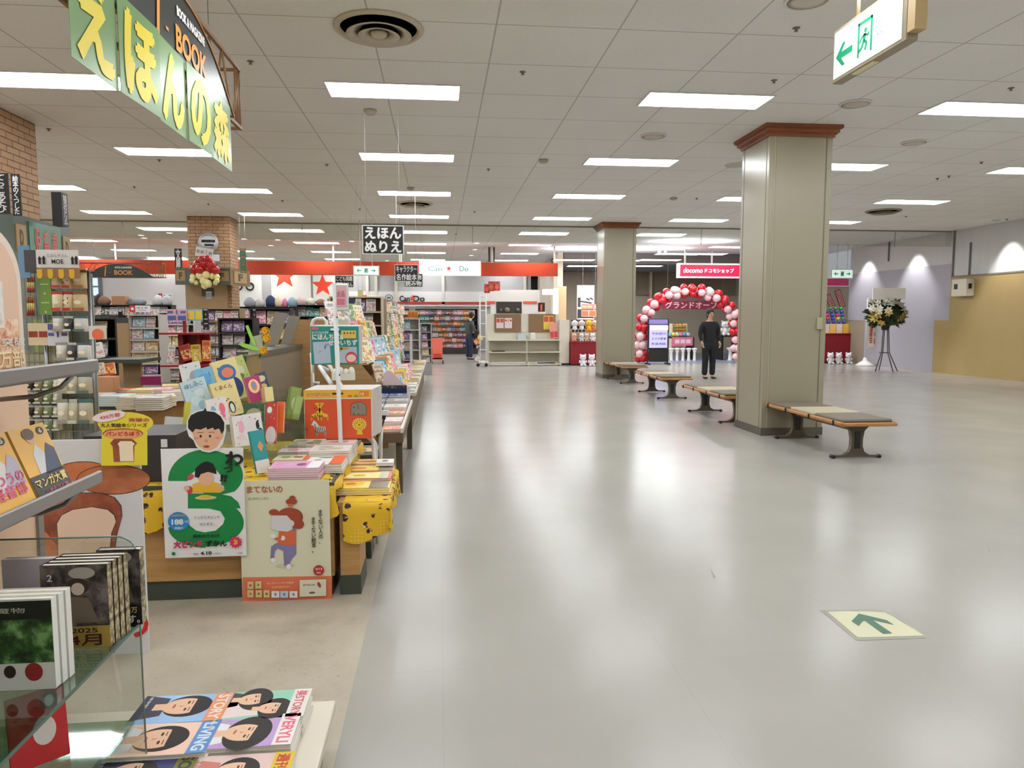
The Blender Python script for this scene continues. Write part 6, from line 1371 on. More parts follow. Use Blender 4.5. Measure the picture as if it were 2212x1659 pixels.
# low ledge with piles along the walkway
lg_ = thing('display_ledge', 'low pale ledge with book piles along the walkway', 'table')
MB().b2((-.55, 8.95, .46), (-.3, 16.2, .5), M((200, 188, 170), .5)).build('top', lg_); MB().b2((-.54, 9.05, .0), (-.36, 16.1, .46), M((110, 96, 76), .6)).build('base', lg_)
cols = KID + ['blue', 'red']
k_ = 0
for y_ in [9.1 + .34 * i for i in range(20)]:
    n = rnd.choice((1, 2, 3, 4)); c_ = pick(cols)
    for i in range(n):
        put(book_mesh(.22, .21, .016, cv(c_)), 'picture_book', '%s picture book, %s up in pile %s along the pale ledge' % (c_, ORD[i], nth(k_)), 'book', BT((-.54 + rnd.uniform(-.0, .02), y_, .5 + .0165 * i), (1, 0, 0), (0, 1, 0)), 'piles on the pale ledge')
    k_ += 1
# low dark-framed table with magazines, pink slanted panel behind
lt = thing('magazine_table', 'low brown framed table with stepped navy and white magazines', 'table')
tr_ = -.3; ZT = .5
MB().b2((-1.02, 5.75, ZT - .08), (tr_, 7.86, ZT), M((96, 72, 50), .5)).build('top_frame', lt)
for x_ in (-.98, tr_ - .06):
    for y_ in (5.8, 7.8): MB().b2((x_, y_, 0), (x_ + .05, y_ + .05, ZT - .08), M((84, 70, 50), .5)).build('leg', lt)
MB().b2((-.9, 6.0, .0), (-.5, 6.02, .4), M((206, 196, 172), .6)).build('panel', lt)
MB().b2((tr_ - .02, 5.75, ZT), (tr_, 7.86, ZT + .035), M((206, 196, 180), .5)).build('edge_strip', lt)
rows_ = [(5.8, 'orange', .03, ['orange', 'beige', 'red']), (6.15, 'blue', .05, ['light blue', 'grey', 'white']), (6.5, 'pink', .07, ['pink', 'white', 'red']), (6.85, 'blue', .09, ['blue', 'light blue', 'white']), (7.2, 'blue', .11, ['light blue', 'blue', 'grey']), (7.55, 'blue', .13, ['blue', 'blue', 'blue'])]
for r_, (y_, _, hz, cs) in enumerate(rows_):
    for i, c_ in enumerate(cs):
        n = max(1, int(hz / .02))
        for j in range(n):
            put(book_mesh(.21, .28, .018, cv(c_)), 'magazine', '%s magazine, %s up in its pile, %s row, %s on the brown table' % (c_, ORD[j], ORD[r_], ('left', 'middle', 'right')[i]), 'magazine', BT((-.98 + i * .222, y_, ZT + .001 + j * .0185), (1, 0, 0), (0, 1, 0)), 'magazine piles on the brown framed table')
bx_ = thing('magazine_box', 'navy standing display box at the far end of the brown table', 'box')
a = at(812, 833, Y=7.84); MB().b2((-1.0, 7.84, ZT), (-.33, 7.87, a.z), M((22, 26, 60), .4)).build('back_panel', bx_); MB().b2((-1.0, 7.838, a.z - .03), (-.33, 7.84, a.z), blotch('navy_trim_print', (40, 50, 40), (24, 28, 50), (120, 120, 110), 40)).build('trim', bx_)
MB().b2((-.355, 7.72, ZT), (-.325, 7.84, a.z), M((206, 186, 186), .5)).build('side_panel', bx_)
pk_ = thing('pink_stand', 'pale pink slanted end stand behind the navy box', 'display stand')
P_ = [at(x, y, Y=7.89) for x, y in ((827, 838), (829, 806), (838, 800), (846, 802), (880, 836), (884, 850))]
MB().poly([(p.x, p.z) for p in P_] [::-1], M((206, 180, 178), .5), frame((0, 7.875, 0)), .02).build('panel', pk_); MB().b2((P_[0].x + .25, 7.88, 0), (P_[0].x + .29, 7.895, P_[0].z), WHITE).build('foot', pk_)
# grey counter with leaning boards and paper flowers
gc = thing('counter_cabinet', 'tan wooden cabinet with grey side and dark rim behind the picture books', 'cabinet')
Xc = -1.47; ga = at(560, 760, X=Xc); gb = at(650, 742, X=Xc); zc_ = ga.z
MB().b2((Xc - .16, ga.y, 0), (Xc, gb.y, zc_ - .05), M((146, 124, 88), .5)).build('body_panel', gc)
MB().b2((Xc - .0, ga.y + .01, .06), (Xc + .008, gb.y - .01, zc_ - .05), M((122, 110, 90), .45)).build('side_panel', gc)
MB().b2((Xc - .18, ga.y - .02, zc_ - .05), (Xc + .014, gb.y + .01, zc_), M((78, 72, 58), .5)).build('rim', gc); MB().b2((Xc - .01, ga.y - .004, 0), (Xc + .01, ga.y + .008, zc_ - .05), M((70, 58, 42), .5)).build('corner_strip', gc)
for i, (x0, x1, xt0, xt1, yt_) in enumerate(((572, 600, 594, 621, 674), (606, 630, 624, 648, 681))):
    Yq = 7.4 + i * .25; pts = [at(x, y, Y=Yq) for x, y in ((x0, 748 - i * 4), (x1, 745 - i * 3), (xt1, yt_ + 3), (xt0, yt_))]
    o = MB().poly([(p.x, p.z) for p in pts], M((140, 132, 120), .5), frame((0, Yq, 0)), .02).build('leaning_board'); tag(o, ('left' if i == 0 else 'right') + ' grey board leaning on the cabinet top', 'board')
    for v in o.data.vertices: v.co.z = max(v.co.z, zc_ + .001) if v.co.z < zc_ + .05 else v.co.z
fl = thing('paper_flowers', 'three yellow paper flowers with green leaves on the cabinet corner', 'flowers')
Yf = ga.y - .12; FY = M((238, 176, 30), .6); FG = M((40, 120, 60), .6); FLG = M((150, 206, 90), .6)
for (x_, y_) in ((573, 715), (576, 732), (569, 757)):
    c = at(x_, y_, Y=Yf); fo = MB()
    for ring, (n, rr, tl) in enumerate(((12, .038, .0), (10, .028, .35), (7, .016, .7))):
        for i in range(n):
            a = 2 * math.pi * i / n + ring; d = Vector((math.cos(a), -tl, math.sin(a))).normalized(); s_ = Vector((-math.sin(a), 0, math.cos(a))) * rr * .28
            p = c + Vector((0, -.008 * ring, 0)); fo.add([p, p + d * rr * .6 - s_, p + d * rr, p + d * rr * .6 + s_], [(0, 1, 2, 3)], FY)
    fo.ball(c + Vector((0, -.02, 0)), .007, M((206, 130, 20), .6), n=8); fb_ = fo.build('flower_head', fl)
    MB().tube([c + Vector((0, .005, 0)), c + Vector((-.03, .02, -.05)), at(560, 775, Y=Yf + .05)], .003, FG, n=6).build('stem', fb_)
for pts_ in ([(530, 704), (536, 702), (544, 722), (552, 742), (553, 748), (546, 744), (538, 726)], [(514, 743), (522, 741), (538, 744), (558, 752), (562, 757), (545, 756), (525, 750)]):
    v = [at(x, y, Y=Yf) for x, y in pts_]; MB().poly([(p.x, p.z) for p in v][::-1], FLG, frame((0, Yf, 0)), .002).build('leaf', fl)
v = [at(x, y, Y=Yf + .02) for x, y in ((508, 792), (516, 766), (532, 770), (530, 795))]; MB().poly([(p.x, p.z) for p in v][::-1], M((14, 84, 56), .5), frame((0, Yf + .02, 0)), .004).build('dark_leaf', fl)
va = at(533, 864, Y=Yf + .0); MB().b2((at(524, 800, Y=Yf).x, Yf + .03, .55), (at(558, 800, Y=Yf).x, Yf + .1, at(540, 766, Y=Yf).z), M((146, 124, 84), .5)).build('vase', fl)
MB().poly([(at(x, y, Y=Yf).x, at(x, y, Y=Yf).z) for x, y in ((540, 728), (566, 722), (566, 764), (534, 768))][::-1], M((176, 180, 156), .5), frame((0, Yf + .02, 0)), .003).build('back_card', fl)
# red stand
rs = thing('red_stand', 'dark red wooden display stand with slanted books', 'display stand')
RD = M((140, 16, 16), .4); Yr = 8.2; a, b = at(380, 805, Y=Yr), at(446, 718, Y=Yr)
MB().b2((a.x, Yr + .1, 0), (b.x, Yr + .13, b.z), RD).build('back_panel', rs)
for y_, n_ in ((718, 'top_board'), (786, 'shelf'), (830, 'shelf')): z_ = at(410, y_, Y=Yr).z; MB().b2((a.x - .08, Yr - .22, z_ - .02), (b.x + .06, Yr + .12, z_), RD).build(n_, rs)
for x_ in (a.x + .07, b.x - .1): MB().b2((x_, Yr - .0, 0), (x_ + .02, Yr + .1, b.z), RD).build('side_panel', rs)
c = at(399, 695, Y=Yr); MB().b2((c.x - .015, Yr - .02, b.z), (c.x + .015, Yr + .01, at(399, 690, Y=Yr).z), RD).build('post', rs)
for i, (x0, y0, x1, y1, tl, co, l_) in enumerate(((397, 746, 421, 782, -18, 'red', 'red book leaning on the red stand'), (415, 744, 436, 784, -4, 'yellow', 'yellow book standing behind the leaning red one'), (437, 734, 455, 780, 0, 'orange', 'orange and white boxed book at the right of the red stand'), (360, 744, 376, 782, 6, 'white', 'white book at the left of the red stand'))):
    upright('picture_book', l_, x0, y0, x1, y1, Yr - .1 - .02 * i, tl, 1, .02, co, back=4)
board_sign('pink illustrated card above the red stand, left one', 361, 693, 403, 668, Yr - .1, ['ー・ー', 'ーー'], base=M((206, 160, 176), .5), ink=M((70, 90, 150), .5), wire=False, bold=.03)
board_sign('blue and yellow illustrated card above the red stand, right one', 405, 693, 437, 668, Yr - .08, ['ーー'], base=M((110, 180, 206), .5), ink=M((226, 190, 60), .5), wire=False, bold=.04)
board_sign('black vertical sign with white characters right of the red stand cards', 439, 712, 450, 667, Yr - .05, ['ー・ーー・'], vertical=True, wire=False, bold=.03)
board_sign('small black vertical sign further right along the dark shelves', 546, 692, 553, 668, 12.3, ['ー・ー'], vertical=True, wire=False, bold=.03)
board_sign('small black vertical sign at the left of the pale magazine wall', 256, 697, 264, 669, 9.9, ['ーー'], vertical=True, wire=False, bold=.03)
# ---------------- angled table with magazines (left middle)
ht = thing('display_table', 'angled wooden table with dark green edge carrying magazines', 'table')
hp = [at(x, y, Z=.74) for x, y in ((150, 866), (322, 872), (412, 846), (395, 826), (170, 826))]
def slab(mb, pts, z0, z1, m):
    n = len(pts); vs = [(p.x, p.y, z1) for p in pts] + [(p.x, p.y, z0) for p in pts]
    return mb.add(vs, [tuple(range(n)), tuple(range(2 * n - 1, n - 1, -1))] + [(i, i + n, (i + 1) % n + n, (i + 1) % n) for i in range(n)], m)
slab(MB(), hp, .68, .74, DGREEN).build('top', ht)
ctr = sum(hp, Vector()) / 5; slab(MB(), [ctr + (p - ctr) * .93 for p in hp], .1, .68, WOOD).build('body_panel', ht); slab(MB(), [ctr + (p - ctr) * .91 for p in hp], 0, .1, DGREEN).build('kickboard', ht)
pi = 0
for (x_, y_, n, c_, rt_) in ((165, 855, 5, 'white', 0), (208, 857, 5, 'light blue', 0), (250, 859, 6, 'beige', 0), (290, 861, 6, 'grey', 4), (322, 858, 5, 'cream', 24), (350, 848, 5, 'white', 24), (378, 838, 4, 'pink', 24), (190, 842, 5, 'orange', 0), (235, 843, 5, 'red', 0), (275, 843, 6, 'yellow', 0), (312, 842, 6, 'pink', 10), (350, 834, 5, 'yellow', 20)):
    z_ = .741; p = at(x_, y_, Z=z_ + n * .015)
    for j in range(n):
        put(book_mesh(.19, .24, .0148, cv(c_)), 'magazine', '%s magazine, %s up in pile %s on the angled table' % (c_, ORD[j], nth(pi)), 'magazine', BT((p.x + rnd.uniform(-.006, .006), p.y, z_ + j * .015), (math.cos(R(rt_)), math.sin(R(rt_)), 0), (-math.sin(R(rt_)), math.cos(R(rt_)), 0)), 'magazine piles on the angled table')
    pi += 1
pb2 = thing('display_easel', 'tan standing panel with clipped papers behind the angled table', 'panel'); a, b = at(268, 840, Y=7.2), at(303, 782, Y=7.2); MB().b2((a.x, 7.2, 0), (b.x, 7.24, b.z), TANC).build('board', pb2); MB().b2((a.x - .15, 7.0, b.z), (b.x + .08, 7.5, b.z + .035), DGREEN).build('top', pb2)
board_sign('magenta notched card lying upright behind the magazine piles', 304, 832, 347, 813, 6.6, [' '], base=M((130, 16, 80), .5), wire=False)
for i, (x0, y0, x1, y1, tl, co, l_) in enumerate(((205, 786, 228, 812, -14, 'beige', 'pale book with bright cover leaning above the peach boxes'), (222, 786, 250, 812, -10, 'orange', 'orange picture book leaning above the peach boxes'), (200, 742, 226, 776, -14, 'white', 'white and pink book leaning higher up beside the goods'))):
    upright('picture_book', l_, x0, y0, x1, y1, 6.3 + .1 * i, tl, 1, .03, co)
o = MB().b2((at(203, 845, Y=6.2).x, 6.2, .745), (at(246, 845, Y=6.2).x, 6.32, at(220, 814, Y=6.2).z), M((186, 132, 96), .6), bev=.005).build('peach_box'); tag(o, 'peach coloured box under the leaning picture books', 'box')
t = board_sign('yellow poster with large characters below the angled table edge', 205, 940, 262, 886, 5.1, ['アング', 'コーナー'], base=M((206, 176, 60), .5), ink=M((60, 40, 30), .5), wire=False, bold=.04)
# ================================================================ HANGING GOODS PANEL (left)
YG = 5.0; gp = thing('grid_panel', 'tall wire grid panel carrying hanging picture-book goods', 'display rack')
a, b = at(30, 1000, Y=YG), at(190, 590, Y=YG)
mb = MB(); n = 16
for i in range(n + 1): x_ = a.x + (b.x - a.x) * i / n; mb.b2((x_ - .002, YG - .002, .05), (x_ + .002, YG + .002, b.z), STEEL)
for i in range(34): z_ = .08 + i * .058; (mb.b2((a.x, YG - .003, z_), (b.x, YG + .001, z_ + .004), STEEL) if z_ < b.z else None)
mb.build('grid', gp)
for x_ in (a.x, at(96, 700, Y=YG).x, b.x): MB().tube([(x_, YG, 0), (x_, YG, b.z + .03)], .012, STEEL).build('upright', gp)
MB().b2((at(66, 700, Y=YG).x, YG + .01, at(60, 760, Y=YG).z), (at(150, 700, Y=YG).x, YG + .016, at(60, 690, Y=YG).z), M((176, 190, 120), .5)).build('green_card', gp)
MB().b2((at(50, 700, Y=YG).x, YG + .01, .6), (at(142, 700, Y=YG).x, YG + .016, at(60, 760, Y=YG).z), M((176, 176, 140), .5)).build('lower_card', gp)
MB().b2((a.x, YG + .05, .5), (b.x, YG + .06, b.z), M((150, 160, 150), .6)).build('back_board', gp)
MB().b2((a.x, YG - .25, .45), (b.x, YG + .06, .5), GREY).build('base_shelf', gp)
sg = board_sign('white sign board with small black houses above a scalloped awning', 79, 578, 168, 540, YG - .12, [' '], base=WP, wire=False)
a, b = at(79, 578, Y=YG - .13), at(168, 541, Y=YG - .13); F = frame((a.x, YG - .13, a.z)); w_, h_ = b.x - a.x, b.z - a.z
mb = MB(); mb.text('えほんやさん', w_ * .5, h_ * .7, w_ * .5, h_ * .2, M((90, 86, 80), .5), F, .0, .01); mb.text('MOE', w_ * .5, h_ * .36, w_ * .28, h_ * .26, M((40, 36, 34), .5), F, .0, .02)
for (cx, s_) in ((.08, .12), (.18, .16), (.86, .13), (.95, .17)): mb.rect(w_ * (cx - .03), h_ * .2, w_ * (cx + .03), h_ * .5, BK_, F); mb.add([(w_ * (cx - .045), h_ * .5, 0), (w_ * (cx + .045), h_ * .5, 0), (w_ * cx, h_ * (.55 + s_), 0)], [(0, 1, 2)], BK_, F)
mb.build('drawing', sg)
aw = thing('awning', 'small scalloped yellow and brown awning under the white house sign', 'awning'); a, b = at(80, 602, Y=YG - .2), at(172, 582, Y=YG - .2); n = 8; w_ = (b.x - a.x) / n
for i in range(n):
    m_ = M((224, 176, 40), .5) if i % 2 == 0 else M((150, 106, 66), .5); x_ = a.x + i * w_; z_ = a.z
    pts = [(x_, b.z), (x_, z_ + .02)] + [(x_ + w_ / 2 - w_ / 2 * math.cos(R(q_)), z_ + .02 - .02 * math.sin(R(q_))) for q_ in range(20, 161, 20)] + [(x_ + w_, z_ + .02), (x_ + w_, b.z)]
    MB().poly(pts, m_, frame((0, YG - .2, 0)), .004).build('scallop', aw)
MB().b2((a.x, YG - .2, b.z), (b.x, YG, b.z + .005), M((150, 106, 66), .5)).build('top', aw)
def goods(label, x0, y0, x1, y1, Y, col, capc, dots=0, name='hanging_pack'):
    a, b = at(x0, y1, Y=Y), at(x1, y0, Y=Y); w_, h_ = b.x - a.x, b.z - a.z; t = thing(name, label, 'pack', TR(a.x, Y, a.z))
    mb = MB(); vs = []; n = 6; m_ = 8; 
    for j in range(m_ + 1):
        for i in range(n + 1):
            u, v = i / n, j / m_; vs.append((u * w_, -.035 * math.sin(math.pi * u) ** .6 * math.sin(math.pi * (v * .85 + .08)) ** .6, v * h_ * .86))
    mb.add(vs, [(j * (n + 1) + i, j * (n + 1) + i + 1, (j + 1) * (n + 1) + i + 1, (j + 1) * (n + 1) + i) for j in range(m_) for i in range(n)], M(col, .35), None, True); mb.b2((0, 0, 0), (w_, .006, h_ * .86), M(col, .4)); mb.build('pouch', t)
    MB().b2((.0, -.006, h_ * .84), (w_, .004, h_), M(capc, .4)).build('header', t); MB().tube([(w_ / 2, .0, h_ * .96), (w_ / 2, YG - Y, h_ * .98)], .0025, STEEL, n=6).build('hook', t)
    mb = MB(); mb.rect(w_ * .1, .02 * h_, w_ * .9, h_ * .16, M(capc, .4), frame((0, -.036, 0)), 0)
    for k in range(dots): mb.ell(w_ * (.3 + .4 * (k % 2)), h_ * (.3 + .12 * k), w_ * .07, w_ * .07, M((70, 46, 36), .5), frame((0, -.037, 0)))
    mb.ell(w_ * .5, h_ * .45, w_ * .25, h_ * .1, M((236, 228, 206), .5), frame((0, -.0365, 0))); mb.build('print', t)
gx = [('cream pouch pack with red header', (112, 136), (222, 206, 170), (190, 60, 60), 0), ('spotted cream pouch pack with red foot', (137, 156), (226, 206, 170), (176, 40, 36), 4), ('brown and cream face pouch pack', (157, 186), (206, 184, 140), (150, 96, 50), 0)]
rws = [(583, 623, 'top row'), (630, 672, 'second row'), (683, 716, 'third row'), (740, 778, 'fourth row'), (808, 850, 'fifth row'), (862, 915, 'lowest row')]
for ri, (y0, y1, rn_) in enumerate(rws):
    for gi, (l_, (x0, x1), c_, hc, d_) in enumerate(gx):
        if ri >= 2: c_ = ((206, 200, 186), (186, 182, 160), (170, 164, 146))[gi] if ri > 3 else ((200, 196, 190), (60, 60, 66), (206, 204, 200))[gi]; hc = ((150, 150, 140), (196, 196, 186), (80, 110, 110))[gi]; l_ = ('grey-white pouch pack', 'dark pouch pack' if ri < 4 else 'olive pouch pack', 'pale pouch pack with teal foot')[gi]
        goods('%s hanging in the %s of the goods panel' % (l_, rn_), x0 + ri * 1.5 + (6 if ri > 2 else 0), y0, x1 + ri * 1.5 + (6 if ri > 2 else 0), y1, YG - .1, c_, hc, d_ if ri < 2 else 0)
for ri in range(4):
    for ci in range(4):
        goods('small clear card pack, %s across in %s small row of the goods panel' % (ORD[ci], ORD[ri]), 56 + ci * 20, 818 + ri * 29, 73 + ci * 20, 842 + ri * 29, YG - .06, ((60, 58, 54), (150, 140, 110), (130, 150, 110), (196, 190, 170))[ci], (206, 206, 200), 0, 'card_pack')
for ri, (y0, y1) in enumerate(((598, 632), (640, 682))):
    pc = thing('pencil_pack', 'hanging pack of brown and yellow pencils, %s on the goods panel' % ('upper' if ri == 0 else 'lower'), 'pencils')
    for k in range(4):
        p0, p1 = at(60 + k * 4.2, y1, Y=YG - .05), at(60 + k * 4.2, y0, Y=YG - .05); MB().tube([p0, p0.lerp(p1, .3)], .006, M((150, 60, 40), .4), n=6).tube([p0.lerp(p1, .3), p0.lerp(p1, .65)], .006, M((206, 190, 120), .4), n=6).tube([p0.lerp(p1, .65), p1], .006, M((150, 90, 50), .4), n=6).build('pencil', pc)
board_sign('green strip card with small drawings on the goods panel', 86, 680, 108, 588, YG - .03, ['・ー・ー・'], base=M((120, 156, 70), .5), ink=M((206, 214, 160), .5), vertical=True, wire=False, bold=0)
board_sign('brown and cream square pamphlet on the goods panel, left one', 62, 746, 104, 698, YG - .08, ['', 'ーー', ''], base=M((214, 196, 160), .5), ink=M((150, 50, 40), .5), wire=False)
board_sign('white and purple square pamphlet on the goods panel, right one', 104, 747, 146, 698, YG - .09, ['ーー', 'ー・ー', ''], base=M((206, 206, 214), .5), ink=M((90, 80, 140), .5), wire=False)
board_sign('dark illustrated card at the top left of the goods panel', 54, 588, 78, 540, YG - .1, [' '], base=M((70, 66, 70), .5), wire=False)
board_sign('blue illustrated card behind the dark one on the goods panel', 42, 600, 62, 530, YG - .06, [' '], base=M((110, 150, 180), .5), wire=False)
t = board_sign('half-round white card with orange fruit drawing right of the goods', 193, 733, 228, 704, YG - .15, [' '], base=M((222, 214, 210), .5), wire=False)
c = at(211, 722, Y=YG - .16); MB().ell(0, 0, .035, .035, M((226, 110, 70), .5), frame(c)).build('fruit', t)
# ================================================================ PEOPLE
def skin(name, nodes, edges, m, parent, sub=1, root=0):
    me = bpy.data.meshes.new(name); me.from_pydata([n[0] for n in nodes], edges, [])
    o = bpy.data.objects.new(name, me); COL.objects.link(o); md = o.modifiers.new('skin', 'SKIN'); md.use_smooth_shade = True
    for i, n in enumerate(nodes):
        r = n[1]; me.skin_vertices[0].data[i].radius = r if isinstance(r, tuple) else (r, r); me.skin_vertices[0].data[i].use_root = i == root
    o.modifiers.new('sub', 'SUBSURF').levels = sub; o.modifiers['sub'].render_levels = sub
    dg = bpy.context.evaluated_depsgraph_get(); me2 = bpy.data.meshes.new_from_object(o.evaluated_get(dg)); bpy.data.objects.remove(o)
    me2.materials.clear(); me2.materials.append(m); o = bpy.data.objects.new(name, me2); COL.objects.link(o); adopt(o, parent)
    for p in me2.polygons: p.use_smooth = True
    return o
def person(label, T, top, pants, hairc, sleeves=True, bow=0., hood=False, armf=(.0, .0), shoe=(40, 38, 40)):
    """standing adult 1.62 m tall, facing -y; armf = how far the left / right forearm reaches forward"""
    t = thing('person', label, 'person', T); hb_ = bow
    sk_m = M((206, 160, 130), .6); tm = M(top, .85); pm = M(pants, .85); hm = M(hairc, .6)
    N = [((0, 0, .86), (.12, .09)), ((0, .0, 1.05), (.11, .08)), ((0, 0, 1.24), (.14, .09)), ((0, -.01 - hb_ * .2, 1.36), (.06, .055)), ((0, -.03 - hb_ * .5, 1.44), (.05, .05)), ((0, -.04 - hb_, 1.5), (.07, .085)), ((0, -.04 - hb_, 1.56), (.075, .09)), ((0, -.03 - hb_, 1.61), (.045, .05))]
    E_ = [(0, 1), (1, 2), (2, 3), (3, 4), (4, 5), (5, 6), (6, 7)]
    hands = []
    for s_, af in ((-1, armf[0]), (1, armf[1])):
        b = len(N); el = (s_ * .23, .02 - af * .1, 1.04); wr_ = (s_ * (.24 - af * .1), -.05 - af * .2, .84 + af * .25); pl_ = (s_ * (.24 - af * .12), -.07 - af * .26, .77 + af * .27)
        N += [((s_ * .15, 0, 1.3), .052), ((s_ * .19, 0, 1.26), .048), (el, .036), (wr_, .024), (pl_, (.035, .018))]
        E_ += [(2, b), (b, b + 1), (b + 1, b + 2), (b + 2, b + 3), (b + 3, b + 4)]; hands.append((s_, Vector(wr_), Vector(pl_)))
    for s_ in (-1, 1):
        b = len(N); N += [((s_ * .085, 0, .8), .085), ((s_ * .09, -.01, .46), .055), ((s_ * .095, .02, .1), .036), ((s_ * .1, .0, .04), .036), ((s_ * .11, -.12, .03), (.04, .025))]
        E_ += [(0, b), (b, b + 1), (b + 1, b + 2), (b + 2, b + 3), (b + 3, b + 4)]
    body = skin('body', N, E_, sk_m, t, 2)
    for s_, wr_, pl_ in hands:      # five fingers, slightly curled, rooted in the palm
        d = (pl_ - wr_).normalized(); side = Vector((0, -1, 0)) - d * d.dot(Vector((0, -1, 0))); side.normalize(); curl = Vector((-s_, 0, 0))
        for k, (off, ln) in enumerate(((-.022, .06), (-.007, .075), (.008, .08), (.022, .07))):
            p = pl_ + side * off; q_ = p + d * ln * .6 + curl * .006; skin('finger', [(p, .009), (q_, .0085), (q_ + d * ln * .35 + curl * .02, .007)], [(0, 1), (1, 2)], sk_m, body, 1)
        p = wr_.lerp(pl_, .45) + side * .025; skin('thumb', [(p, .011), (p + side * .025 + d * .025, .01), (p + side * .03 + d * .055, .008)], [(0, 1), (1, 2)], sk_m, body, 1)
    JN = [((0, .0, .76), (.16, .12)), ((0, 0, 1.02), (.15, .11)), ((0, 0, 1.24), (.165, .115)), ((0, -.0, 1.35), (.085, .075))]; JE = [(0, 1), (1, 2), (2, 3)]
    for i, (s_, wr_, pl_) in enumerate(hands):
        b = len(JN); af = armf[i]; JN += [((s_ * .165, 0, 1.29), .075), ((s_ * .21, 0, 1.22), .066), ((s_ * .235, .02 - af * .1, 1.04), .055), (tuple(wr_ + (wr_ - pl_) * .1), .042)]; JE += [(2, b), (b, b + 1), (b + 1, b + 2), (b + 2, b + 3)]
    skin('jacket', JN, JE, tm, t, 2)
    if hood: skin('hood', [((-.09, .06, 1.36), .04), ((0, .1, 1.38), .055), ((.09, .06, 1.36), .04)], [(0, 1), (1, 2)], tm, t, 2, 1)
    PN = [((0, 0, .88), (.145, .11)), ((0, 0, 1.02), (.132, .1))]; PE = [(0, 1)]
    for s_ in (-1, 1):
        b = len(PN); PN += [((s_ * .09, 0, .76), .105), ((s_ * .095, -.01, .46), .08), ((s_ * .1, .01, .07), .07)]; PE += [(0, b), (b, b + 1), (b + 1, b + 2)]
    skin('trousers', PN, PE, pm, t, 2)
    for s_ in (-1, 1): skin('shoe', [((s_ * .1, .04, .035), (.045, .035)), ((s_ * .11, -.13, .03), (.045, .028))], [(0, 1)], M(shoe, .6), t, 1)
    hy = -.04 - hb_
    mb = MB().ball((0, hy + .025, 1.565), .098, hm, None, 16, (.95, 1.0, 1.05)).ball((0, hy + .05, 1.5), .075, hm, None, 12, (1.05, .8, 1.1)); mb.build('hair', t)
    mb = MB()
    for q_ in (-1, 1): mb.ball((q_ * .032, hy - .082, 1.535), .011, M((30, 24, 22), .3), None, 8, (1.2, .5, .8))
    mb.build('eyes', body); MB().ball((0, hy - .096, 1.505), .013, sk_m, None, 8, (.8, 1, 1.3)).build('nose', body); MB().ball((0, hy - .08, 1.47), .018, M((170, 90, 84), .6), None, 8, (1.3, .5, .35)).build('mouth', body)
    for q_ in (-1, 1): MB().ball((q_ * .078, hy + .0, 1.515), .018, sk_m, None, 8, (.4, .8, 1.3)).build('ear', body)
    return t
pp_ = at(1014, 777, Z=0)
sh = person('shopper in grey-green hooded jacket and blue jeans at the goods wall', TR(pp_.x, pp_.y, 0, 120), (72, 80, 74), (44, 54, 74), (28, 22, 22), True, .08, True, (.6, .7))
bag = MB().ball((0, 0, 0), .14, M((22, 22, 24), .7), None, 12, (1, .5, 1.3)).tube([(-.08, 0, .12), (-.06, 0, .34), (.06, 0, .34), (.08, 0, .12)], .01, M((22, 22, 24), .7), n=6).build('shoulder_bag')
bag.matrix_basis = TR(pp_.x + .26, pp_.y - .1, .86, 30); tag(bag, 'black shoulder bag held in front by the shopper in the hooded jacket', 'bag')
pm_ = at(1530, 818, Z=0)
person('person in black clothes standing between the two pillars', TR(pm_.x, pm_.y, 0, 8), (26, 26, 30), (24, 24, 28), (24, 20, 20), armf=(.12, .1))
# ================================================================ EMPTY SHELVING AND CHECKOUT CORNER
YS = 21.75; uc = M((214, 208, 190), .5); PEG = M((134, 104, 74), .7)
es_ = thing('empty_shelving', 'empty cream shop shelving with two brown pegboards', 'shelving')
p = lambda x, y, Y=YS: at(x, y, Y=Y)
xL, xM, xR_ = p(1056, 780).x, p(1141, 780).x, p(1211, 780).x; zt_ = p(1100, 678).z; zs = [p(1100, 786).z, p(1100, 760).z, p(1100, 734).z]
for x_ in (xL, xM, xR_): MB().b2((x_ - .03, YS + .33, 0), (x_ + .03, YS + .38, zt_), uc).b2((x_ - .02, YS - .05, 0), (x_ + .02, YS + .35, .1), uc).build('post', es_)
for (xa_, xb_) in ((xL, xM), (xM, xR_)):
    MB().b2((xa_ + .03, YS + .34, .1), (xb_ - .03, YS + .36, zs[2]), M((176, 168, 148), .6)).build('back_panel', es_)
    MB().b2((xa_ + .03, YS + .34, zs[2]), (xb_ - .03, YS + .36, zt_), uc).build('upper_panel', es_)
    for k, z_ in enumerate(zs): MB().b2((xa_ + .02, YS + (-.08 if k == 0 else .0), z_ - .03), (xb_ - .02, YS + .34, z_), uc).build('shelf', es_)
for x0, x1 in ((1070, 1128), (1145, 1203)): MB().b2((p(x0, 700).x, YS + .3, p(1100, 718).z), (p(x1, 700).x, YS + .33, p(1100, 678).z), PEG).build('pegboard', es_)
for (x0, y0, x1, y1, c, l_, tx) in ((1072, 687, 1088, 709, (222, 200, 196), 'left white and pink notice on the pegboard', 'ーー'), (1090, 687, 1106, 709, (222, 206, 204), 'right white notice with red head on the pegboard', 'ー・ー'), (1174, 682, 1197, 712, (222, 200, 70), 'yellow notice on the right pegboard', 'ーー'), ):
    board_sign(l_, x0, y1, x1, y0, YS + .28, [tx, ''], base=M(c, .6), ink=M((190, 80, 70), .6), wire=False, bold=.02)
o = board_sign('pink promotion card leaning on the empty shelving', 1189, 732, 1206, 698, YS + .1, ['', 'ーー'], base=M((222, 150, 140), .6), ink=M((190, 60, 60), .6), wire=False, rot=6)
